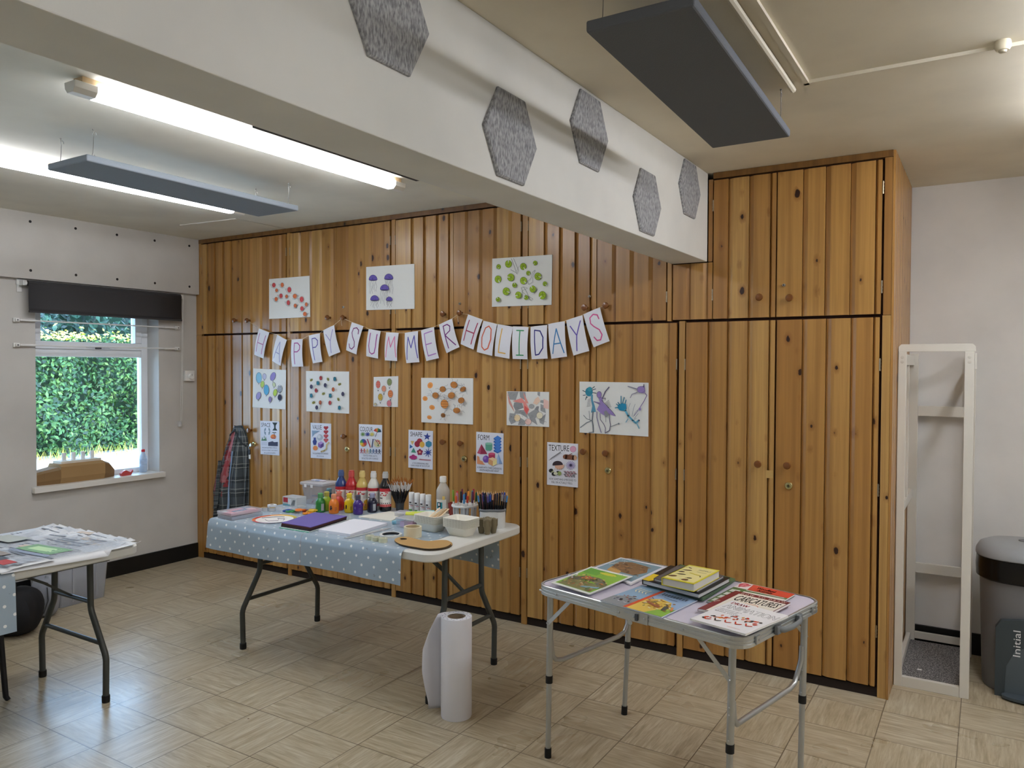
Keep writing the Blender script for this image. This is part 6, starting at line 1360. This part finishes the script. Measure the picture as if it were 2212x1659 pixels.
def d_blue(a):
    a.poly([(.05, .07), (.95, .07), (.95, .93), (.05, .93)], '#7f9fae'); a.poly([(.15, .3), (.35, .15), (.75, .2), (.9, .45), (.8, .7), (.45, .75), (.2, .6)], '#8a6a4c'); a.poly([(.2, .6), (.5, .7), (.55, .86), (.25, .85)], '#c89c5c')
    blobs(a, 40, .2, .2, .88, .7, ('#6c4c34', '#a67c54', '#9a8264', '#5c5044'), .015, .05); a.line([(.10, .58), (.15, .42), (.2, .38)], .03, '#e9e2d2'); blobs(a, 8, .08, .15, .3, .4, ('#e4e4e0', '#c8d0d4'), .01, .02)
def d_green(a):
    a.step = .00008; a.patch(.05, .06, .95, .94, '#8fc04a'); a.patch(.05, .06, .42, .30, '#6cac48'); a.ell(.56, .15, .20, .05, '#d9d44c', n=12); a.patch(.12, .62, .90, .93, '#8c8a5c')
    for i in range(14): a.ell(.14+i*.058, .62-.16*math.sin(i/13*PI), .07, .10, ('#77795f', '#83805c', '#6c6e66')[i % 3], n=10)
    for i in range(8): a.ell(.62+.04*i, .82-.012*i, .04, .035, '#8ab4c0', n=8)
    blobs(a, 90, .1, .42, .9, .90, ('#b8703c', '#c8a060', '#6c8a4c', '#a8885c', '#4c6a54', '#e0b488', '#8c7c54'), .012, .032); blobs(a, 14, .32, .45, .65, .60, ('#d8604c', '#e8a040'), .02, .032); blobs(a, 9, .08, .5, .22, .72, ('#b8b4dc', '#d8dce4'), .02, .035); blobs(a, 16, .1, .1, .9, .35, ('#3c6a34', '#7cb044'), .006, .015)
px3 = lambda x, y: (x/3.403+1150, y/3.403+1180); px1 = lambda x, y: (x/6.703+1150, y/6.703+1180); px2 = lambda x, y: (x/6.32+1450, y/6.32+1180)
book('magazine', 'blue and brown illustrated magazine at the back left of the camping table', 'magazine', [px1(1280, 160), px1(1950, 295), px1(1420, 545), px1(880, 310)], ZC, .006, '#e4e4ea', draw=d_blue)
book('magazine', 'bright green illustrated magazine with curling corners, front left of the camping table', 'magazine', [px1(855, 290), px1(1455, 460), px1(820, 695), px1(265, 545)], ZC+.0062, .0035, '#e9ebe6', draw=d_green, bend=.007)
def d_album(a):
    a.poly([(.0, .0), (.38, .0), (.38, 1), (.0, 1)], '#8fb0cc'); a.poly([(.38, 0), (.44, 0), (.44, 1), (.38, 1)], '#d8562c'); a.poly([(.44, 0), (1, 0), (1, 1), (.44, 1)], '#9cb4d4')
    a.poly([(.44, .5), (.6, .35), (.8, .4), (1, .8), (1, 1), (.44, 1)], '#e3c25a'); a.poly([(.8, .78), (1, .62), (1, 1), (.72, 1)], '#8cb84c'); a.poly([(0, .7), (.2, .55), (.38, .6), (.38, 1), (0, 1)], '#8d9296')
    blobs(a, 24, .04, .5, .36, .85, ('#3c3430', '#6c4c3c', '#b85c3c', '#c8c8cc', '#2c3c5c'), .012, .035); blobs(a, 46, .48, .4, .92, .8, ('#a8703c', '#d8a04c', '#6c4a30', '#c85c3c', '#8c8c5c', '#e8d8b0'), .012, .04)
    a.line([(.50, .58), (.64, .66), (.78, .7)], .05, '#9c5c3c'); a.line([(.84, .6), (.88, .78)], .06, '#50524c'); a.line([(.93, .58), (.98, .72)], .03, '#e08a4c')
    for i in range(9): a.line([(.50+i*.05, .12+rr.uniform(-.01, .01)), (.52+i*.05, .22)], .012, '#22283c'); a.line([(.50+i*.05, .21), (.53+i*.05, .13)], .008, '#22283c')
    a.line([(.60, .29), (.84, .31)], .012, '#3c4460')
    for i in range(4): a.line([(.12+i*.06, .18), (.10+i*.06, .30), (.14+i*.06, .36)], .016, '#e8dcae')
book('comic_album', 'open comic album lying face down, orange spine between its two covers', 'book', [px1(1600, 560), px3(1215, 395), px1(1870, 1025), px1(985, 780)], ZC, .0045, '#9cb4d4', draw=d_album)
book('hardback_book', 'large green book at the bottom of the stack', 'book', [(1470, 1219), (1589, 1250), (1519, 1293), (1398, 1262)], ZC+.0048, .009, '#4c6a48', '#9a9c94', hard=True)
def d_black(a): a.poly([(0, .62), (.0, 1), (.12, 1), (.30, .62)], '#e4c42c'); a.poly([(.15, .95), (.55, .7), (.6, .97)], '#6c4a34'); blobs(a, 14, .1, .75, .6, .98, ('#b8946c', '#3c2c24', '#8c6044'), .015, .04)
book('hardback_book', 'black hardback with yellow corner in the middle of the stack', 'book', [(1449, 1221), (1577, 1248), (1510, 1283), (1387, 1251.6)], ZC+.0140, .019, '#1c1a1a', '#c9c9cb', draw=d_black, hard=True)
book('hardback_book', 'grey-covered book directly beneath the yellow book', 'book', [(1462, 1221), (1564, 1243), (1507, 1274), (1412, 1249)], ZC+.0332, .011, '#5c5a5c', '#c6c4c6', hard=True)
def d_yellow(a):
    a.poly([(.05, .05), (.95, .05), (.95, .95), (.05, .95)], '#eadf9c'); a.text('ANIMALS', .50, .24, .38, .07, '#3c3a30'); a.line([(.55, .34), (.85, .34)], .012, '#6c6850')
    for x, y, w_, h_ in ((.2, .18, .08, .02), (.25, .34, .13, .03), (.18, .48, .09, .04), (.3, .62, .12, .03), (.17, .80, .12, .05), (.65, .75, .08, .03), (.62, .88, .10, .05)): a.ell(x, y, w_, h_, rr.choice(('#3c3830', '#4a4036', '#6c4c34')), rot=rr.uniform(-20, 20)); a.line([(x-w_, y), (x-w_*1.4, y+.03)], .015, '#3c3830')
    a.line([(.42, .46), (.62, .50), (.80, .52)], .035, '#d8c83c'); a.line([(.80, .52), (.86, .60)], .02, '#2c2c2c')
book('hardback_book', 'yellow hardback with small animal pictures on top of the stack', 'book', [(1488, 1219.6), (1554.4, 1232.2), (1499, 1261.5), (1429, 1247)], ZC+.0443, .030, '#ded23c', '#cfccc4', draw=d_yellow, hard=True)
def d_wood(a):
    a.poly([(0, 0), (1, 0), (1, .26), (0, .26)], '#d8503c'); a.poly([(0, 0), (.22, 0), (.26, .26), (0, .26)], '#e9dede'); a.ell(.10, .10, .09, .09, '#d8606c'); blobs(a, 8, .03, .04, .2, .22, ('#c83c54', '#e08890'), .02, .05)
    a.text('Woodland', .36, .15, .34, .09, '#2c1418', bold=.003); a.text('Animals', .42, .235, .27, .075, '#2c1418', bold=.003); a.line([(.26, .29), (.95, .29)], .02, '#e8e4e0')
    for i in range(4): a.poly([(.04, .36+i*.16), (.20, .36+i*.16), (.20, .47+i*.16), (.04, .47+i*.16)], '#dde0da')
    a.poly([(.26, .36), (1, .34), (1, 1), (.26, 1)], '#e4e0da')
book('drawing_book', 'red-banded book titled Woodland Animals, partly under the caricature book', 'book', [px2(970, 492), px2(1690, 655), px2(1290, 880), px2(485, 745)], ZC, .006, '#5a7a48', draw=d_wood)
def d_car(a):
    a.poly([(0, 0), (1, 0), (1, .11), (0, .09)], '#7c2830'); a.poly([(0, 0), (.13, 0), (.14, 1), (0, 1)], '#7c2830'); a.poly([(.13, .10), (.99, .12), (.99, 1), (.14, 1)], '#e8e2d4')
    a.text('H O W   T O   D R A W', .15, .085, .80, .055, '#e9dccc'); a.text('EYES', .03, .62, .10, .04, '#e9dccc', rot=-60); a.text('CARICATURES', .20, .40, .74, .24, '#2c2422', bold=.0035); a.ring(.58, .52, .14, .08, .012, '#d8644c'); a.line([(.40, .52), (.75, .56)], .01, '#d89c8c')
book('drawing_book', 'maroon-bordered book titled CARICATURES, How to Draw', 'book', [px2(880, 605), px2(1630, 770), px2(1180, 1000), px2(362, 850)], ZC+.0063, .009, '#7c2830', draw=d_car)
def d_ani(a):
    a.text('DRAW', .06, .12, .30, .085, '#c83040', bold=.004); a.text('ANIMATION', .05, .32, .92, .16, '#34343c', bold=.006); a.text('ANIMATION', .05, .316, .92, .148, '#ecebec')
    for i in range(3): a.text(('ANIMATE EVERYDAY OBJECTS', 'LEARN TECHNIQUES', 'BRING TO LIFE')[i], .06+.0*i, .40+.055*i, (.40, .36, .44)[i], .03, '#34343c')
    for i in range(34):
        t_ = i/33; x = .12+.78*t_; y = .78-.22*math.sin(t_*PI*.9)*.5-.16*t_; a.ell(x+rr.uniform(-.02, .02), y+rr.uniform(-.07, .07), rr.uniform(.018, .04), rr.uniform(.015, .03), rr.choice(('#d8502c', '#26262c', '#c83c28', '#e0907c', '#e4a43c', '#3c3c44', '#d8622c')), rot=rr.uniform(0, 180), n=8)
    for i in range(5): a.line([(.12+i*.16, .80-.03*i), (.18+i*.16, .88-.03*i), (.26+i*.16, .84-.03*i)], .022, rr.choice(('#c83c28', '#26262c')))
    a.line([(.62, .93), (.85, .93)], .008, '#d89090')
book('drawing_book', 'white book titled DRAW ANIMATION, nearest the carry handle', 'book', [px2(830, 742), px2(1600, 945), px2(1015, 1197), px2(258, 985)], ZC+.0155, .007, '#eae9ea', draw=d_ani)

# ================================================================== PAPER ROLL ON THE FLOOR
rx, ry, RH = 3.483, -1.225, .455
t = thing('paper_roll', 'tall roll of white paper standing on the floor, loose end curling out', 'paper roll', (rx, ry, 0))
b = L(t); PR = P('#ebebf2', .55); b.lathe([(.0405, .002), (.069, .0), (.070, .004), (.070, RH-.003), (.069, RH), (.0425, RH), (.0405, RH-.002)], PR, n=44, caps=False); b.build('roll', t)
b = L(t); b.lathe([(.034, .004), (.0402, .002), (.0402, RH-.004), (.034, RH-.004), (.034, .004)], P('#8a7660', .85), n=32, caps=False); b.build('cardboard_core', t)
b = L(t)
for i in range(26): a0 = i*2*PI/26; b.add([(r_*math.cos(a_), r_*math.sin(a_), RH+.0003) for r_, a_ in ((.050+.012*(i % 2), a0), (.054+.012*(i % 2), a0), (.054+.011*(i % 2), a0+.13), (.050+.011*(i % 2), a0+.13))], [(0, 1, 2, 3)], P('#8c86a8', .8))
b.build('end_marks', t)
left = Vector((-.851, -.525, 0)); bk = Vector((-.525, .851, 0))
dsp = [(0, .059), (.05, .061), (.12, .073), (.2, .084), (.3, .082), (.38, .055), (.43, .030), (.455, .016)]
def dof(z):
    for (a_, c_), (d_, e_) in zip(dsp, dsp[1:]):
        if z <= d_: return c_+(e_-c_)*(z-a_)/(d_-a_)
    return dsp[-1][1]
def flap(u, v):
    z = .004+(RH-.006)*v; c_ = Vector((rx, ry, 0)); A = c_+bk*.0708+left*.002; M_ = c_+bk*.068+left*(.062+dof(z)*.4); E_ = c_+left*(.070+dof(z))+bk*(.030-.05*math.sin(v*PI))
    p_ = A*(1-u)**2+M_*2*u*(1-u)+E_*u*u; return (p_.x, p_.y, z+u*u*.012*(1-v))
b = MB(); b.grid(flap, 14, 24, PR); b.build('loose_sheet', t, solid=.0005)

# ================================================================== WHITE WOODEN FRAME
WF = P('#dedbd2', .4)
t = thing('white_wooden_frame', 'tall narrow white painted frame with carpeted base beside the pine end panel', 'stand', (5.29, .53, 0))
def piece(name, a_, c_, m=WF, lab=None):
    b = MB(); b.box(a_, c_, m); o = b.build(name, t, bevel=.002); 
    if lab: o['label'] = lab
FX0, FX1, FY, BY = 5.136, 5.460, .212, .872
piece('upright', (FX0, FY, .0), (FX0+.036, FY+.030, 1.665)); piece('upright', (FX1-.040, FY, .0), (FX1, FY+.030, 1.665))
piece('upright', (FX0, BY-.030, .0), (FX0+.046, BY, 1.665)); piece('upright', (FX1-.045, BY-.030, .0), (FX1, BY, 1.665))
piece('bottom_rail', (FX0+.036, FY+.002, .0), (FX1-.040, FY+.028, .050)); piece('bottom_rail', (FX0+.046, BY-.028, .055), (FX1-.045, BY-.002, .092))
piece('back_rail', (FX0+.046, BY-.026, 1.315), (FX1-.045, BY-.004, 1.372)); piece('back_rail', (FX0+.046, BY-.026, .430), (FX1-.045, BY-.004, .485))
b = MB(); b.prism([(FX0, 1.6655), (FX1+.004, 1.6655), (FX1+.004, 1.69), (FX1-.008, 1.702), (FX0+.012, 1.702), (FX0, 1.69)], FY+.004, FY+.030, WF, axis='y'); b.build('top_rail', t, bevel=.001)
piece('side_rail', (FX0+.004, FY+.030, 1.600), (FX0+.026, BY-.030, 1.655)); piece('side_rail', (FX1-.028, FY+.030, 1.590), (FX1-.006, BY-.030, 1.645))
piece('side_rail', (FX0+.004, FY+.030, .855), (FX0+.026, BY-.030, .905)); piece('side_rail', (FX0+.004, FY+.030, .0), (FX0+.026, BY-.030, .085)); piece('side_rail', (FX1-.028, FY+.030, .0), (FX1-.006, BY-.030, .085))
piece('mid_upright', (FX0+.004, .50, .905), (FX0+.026, .535, 1.600))
piece('bracket_plate', (FX1+.0005, FY+.004, 1.58), (FX1+.010, FY+.028, 1.655))
k = NT('grey_carpet'); nz = k.n('ShaderNodeTexNoise', i_Scale=170.0, i_Detail=3.0, i_Roughness=.8); tc = k.n('ShaderNodeTexCoord'); k.L.new(tc.outputs['Object'], nz.inputs['Vector'])
k.set('Base Color', k.ramp(nz.outputs['Fac'], [(.36, '#38363a'), (.5, '#6a6869'), (.62, '#b9b6b4')])); k.set('Roughness', 1.0); k.bump(nz.outputs['Fac'], .8, .004)
b = MB(); b.box((FX0+.027, FY+.031, .030), (FX1-.029, BY-.031, .046), k.m); b.build('carpet_base', t)
for x in (FX0+.018, FX1-.020):
    for z in (1.638, 1.615):
        b = MB(); b.lathe([(.008, 0), (.008, .0008), (.0065, .0012)], P('#d0ccc2', .5), (x, FY, z), 14, axis='y')
        for i, v in enumerate(b.v): b.v[i] = Vector((v.x, 2*FY-v.y, v.z))
        b.build('screw_cap', t)
b = MB(); b.box((5.23, .36, .0465), (5.25, .375, .048), M_PAPER); tag(b.build('paper_scrap', loc=(5.24, .37, .0465)), 'tiny white paper scrap on the grey carpeted base', 'scrap')

# ================================================================== BIN
bx_, by_ = 5.715, .545
t = thing('pedal_bin', 'grey pedal bin with black liner at the right edge', 'bin', (bx_, by_, 0))
def oval(w, d, z, ex=2.6, n=40):
    out = []
    for i in range(n):
        t_ = 2*PI*i/n; c_, s_ = math.cos(t_), math.sin(t_); out.append((math.copysign(abs(c_)**(2/ex), c_)*w, math.copysign(abs(s_)**(2/ex), s_)*d, z))
    return out
BG = P('#77777a', .5); LG = P('#9a9da0', .4)
b = L(t); b.loft([oval(.200, .165, 0), oval(.205, .17, .01), oval(.222, .185, .57), oval(.222, .185, .60)], BG); b.build('bin_body', t)
b = L(t); b.loft([oval(.2235, .1865, .540), oval(.2375, .200, .550), oval(.240, .203, .600), oval(.236, .199, .648), oval(.225, .19, .65)], P('#0c0c0d', .25), True, False, False)
o = b.build('bin_liner', t)
b = L(t); b.loft([oval(.238, .202, .652), oval(.241, .205, .656), oval(.240, .204, .672), oval(.225, .19, .700), oval(.185, .15, .718), oval(.05, .04, .726)], LG); b.build('lid', t)
b = L(t); b.loft([oval(.058, .042, .7275, 2), oval(.057, .041, .7295, 2)], P('#77797c', .5)); b.build('lid_button', t)
b = L(t); PD = P('#3c454a', .45)
pr = [(-.150, .0), (.150, .0), (.150, .33), (.13, .365), (.05, .382), (-.05, .382), (-.13, .365), (-.150, .33)]
b.prism(pr, -.2035, -.160, PD, axis='y'); b.build('front_panel', t)
b = L(t); b.prism([(-.11, .02), (.11, .02), (.105, .15), (.07, .23), (.0, .265), (-.07, .23), (-.105, .15)], -.2060, -.2036, P('#525c62', .4), axis='y'); b.build('pedal_recess', t)
b = L(t); b.loft([[(x, y-.235, .010) for x, y, z in oval(.120, .045, 0, 2.2)], [(x, y-.235, .024) for x, y, z in oval(.122, .047, 0, 2.2)]], P('#48525a', .35)); b.build('pedal', t)
class _T(MB): pass
vs, fs = text_polys('Initial'); b = L(t); b.add([(-.048-.030*yv, -.2062, .205+.125*xv) for xv, yv in vs], fs, P('#e4e6e8', .5)); b.build('lettering', t)

# ================================================================== UNDER AND ROUND THE NEWSPAPER TABLE
t = thing('storage_crate', 'clear plastic storage crate on the floor under the newspaper table', 'storage box', (.23, -1.20, 0), math.radians(2))
b = L(t); CLR = clear('crate2', '#c9ccd6', .42, .15); rg = lambda w, d, z: [(x, y, z) for x, y in rrect(-w, -d, w, d, .02, 4)]
b.loft([rg(.165, .155, 0), rg(.185, .172, .27), rg(.195, .182, .272), rg(.195, .182, .285), rg(.183, .170, .283), rg(.162, .152, .004)], CLR, True); b.build('crate_body', t)
b = L(t)
for y in (-.08, .08): b.box((.186, y-.004, .03), (.192, y+.004, .26), CLR)
b.build('ribs', t)
b = MB(); b.M = t.matrix_basis.copy(); b.rbox((-.13, -.12, .006), (.13, .12, .16), .02, P('#8b8f9c', .9)); o = b.build('folded_cloth', loc=(.23, -1.2, .006)); tag(o, 'bluish grey folded cloth inside the clear crate', 'cloth')
def blobbag(name, label, c_, sx, sy, sz, m, seed):
    r = random.Random(seed); t = thing(name, label, 'bag', (c_[0], c_[1], 0)); b = L(t)
    ph = [r.uniform(0, 6) for _ in range(4)]
    def fn(u, v):
        a_ = u*2*PI; e = (v-.5)*PI; k_ = 1+.06*math.sin(a_*3+ph[0]+v*4)+.05*math.sin(a_*7+ph[1]-v*6)
        z = sz*(.5+.5*math.sin(e))*(1+.04*math.sin(a_*2+ph[2])); return (sx*math.cos(e)**.6*math.cos(a_)*k_, sy*math.cos(e)**.6*math.sin(a_)*k_, z+.0)
    b.grid(fn, 32, 16, m); b.build('bag_body', t); return t
bg = blobbag('black_bag', 'black fabric bag slumped on the floor behind the table legs', (.64, -1.74), .17, .15, .26, P('#101013', .8), 1)
b = L(bg); b.tube([(-.06, -.02, .24), (-.05, -.02, .31), (.0, -.02, .33), (.05, -.02, .31), (.06, -.02, .24)], [(.012, .004)]*5, P('#1a1a1e', .8), 8); b.build('strap', bg)
bg = blobbag('grey_bag', 'pale grey zipped bag between the black bag and the clear crate', (.47, -1.475), .09, .08, .25, P('#8e919a', .85), 2)
b = L(bg); b.tube([(.075, -.05, .04), (.092, -.03, .12), (.080, -.03, .20)], .003, P('#3c3e44', .5), 6); b.build('zip', bg)
t = thing('black_stool', 'black stool tucked under the newspaper table, one leg showing at the left edge', 'stool', (1.40, -2.42, 0))
b = L(t); b.rbox((-.20, -.19, .43), (.20, .19, .465), .03, P('#141416', .6)); b.build('seat', t)
for sx in (-1, 1):
    for sy in (-1, 1): b = L(t); b.tube([(sx*.17, sy*.17, .43), (sx*.19, sy*.19, .018), (sx*.198, sy*.198, .0)], [.015, .0125, .011], P('#1a1a1d', .45), 10); b.build('leg', t)

# ================================================================== ON THE WINDOW SILL
t = thing('cardboard_ship', 'brown cardboard model ship with four white paper funnels on the sill', 'model ship', (-.12, -.98, WZ0))
b = MB(); CB = P('#a58458', .85); CB2 = P('#8a6c46', .85)
pr = [(-.215, WZ0+.0), (-.045-.012, WZ0+.0), (-.030-.012, WZ0+.04), (-.042, WZ0+.118), (-.075, WZ0+.135), (-.195, WZ0+.135), (-.215, WZ0+.11)]
def sec(y, k_, h): return [(-.13+(x+.13)*k_, y, WZ0+(z-WZ0)*h+.0003) for x, z in pr]
b.loft([sec(-1.255, .60, .62), sec(-1.20, .82, .72), sec(-1.10, 1.0, .84)], CB2, False); b.build('stern', t)
b = MB(); b.loft([sec(-1.0995, 1.02, 1), sec(-.78, 1.02, 1)], CB, False); b.build('hull', t)
b = MB(); b.loft([sec(-.7795, .98, .98), sec(-.72, .66, .80), sec(-.675, .35, .45)], CB2, False); b.build('bow', t)
b = MB(); b.box((-.185, -1.08, WZ0+.1355), (-.075, -.79, WZ0+.152), P('#d9d2c4', .8)); b.build('deck', t)
for i in range(4):
    b = MB(); b.lathe([(.014, 0), (.0145, .055), (.013, .055), (.0125, .0)], P('#e9e9ea', .7), (-.125, -1.035+i*.068, WZ0+.1522), 18, caps=False); b.build('funnel', t)
t = thing('tape_dispenser', 'small red tape dispenser on the window sill beside the cardboard ship', 'tape dispenser', (-.07, -.60, WZ0), math.radians(8))
b = L(t); b.prism([(-.045, 0), (.035, 0), (.055, .028), (.050, .038), (.030, .022), (.012, .030), (-.005, .038), (-.030, .036), (-.050, .020)], -.012, .012, P('#c8504c', .4), axis='x'); b.build('dispenser_body', t)
b = L(t); b.lathe([(.016, -.009), (.016, .009)], clear('tp', '#e9d8d4', .8), (0, -.012, .024), 18, axis='x'); b.build('tape', t)
t = thing('water_bottle', 'small clear water bottle with red cap in the window corner', 'bottle', (-.125, -.425, WZ0))
b = L(t); b.lathe([(.024, 0), (.029, .006), (.029, .055), (.0275, .060), (.029, .066), (.029, .100), (.024, .125), (.014, .150), (.012, .160)], clear('wb', '#b9cfe6', .45, .05), n=24); b.build('bottle_body', t)
b = L(t); b.lathe([(.014, .161), (.014, .177), (.011, .180)], P('#c8303c', .4), n=18); b.build('cap', t)
b = L(t); b.lathe([(.0293, .068), (.0293, .096)], clear('wbl', '#c4d4ea', .7), n=24, caps=False); b.build('label', t)
# ================================================================== LIGHT
sc = bpy.context.scene
w = bpy.data.worlds.new('sky'); sc.world = w; w.use_nodes = True
bg = w.node_tree.nodes['Background']; bg.inputs[0].default_value = (.46, .70, 1, 1); bg.inputs[1].default_value = 8.0
sd = bpy.data.lights.new('sun', 'SUN'); sd.energy = 4.5; sd.angle = math.radians(1); sd.color = (1, .95, .86)
so_ = bpy.data.objects.new('sun', sd); C.objects.link(so_); so_.rotation_euler = (math.radians(42), math.radians(18), 0)
v = sc.view_settings; v.view_transform = 'Standard'; v.look = 'None'; v.gamma = 1; v.exposure = 0.36; v.use_curve_mapping = False
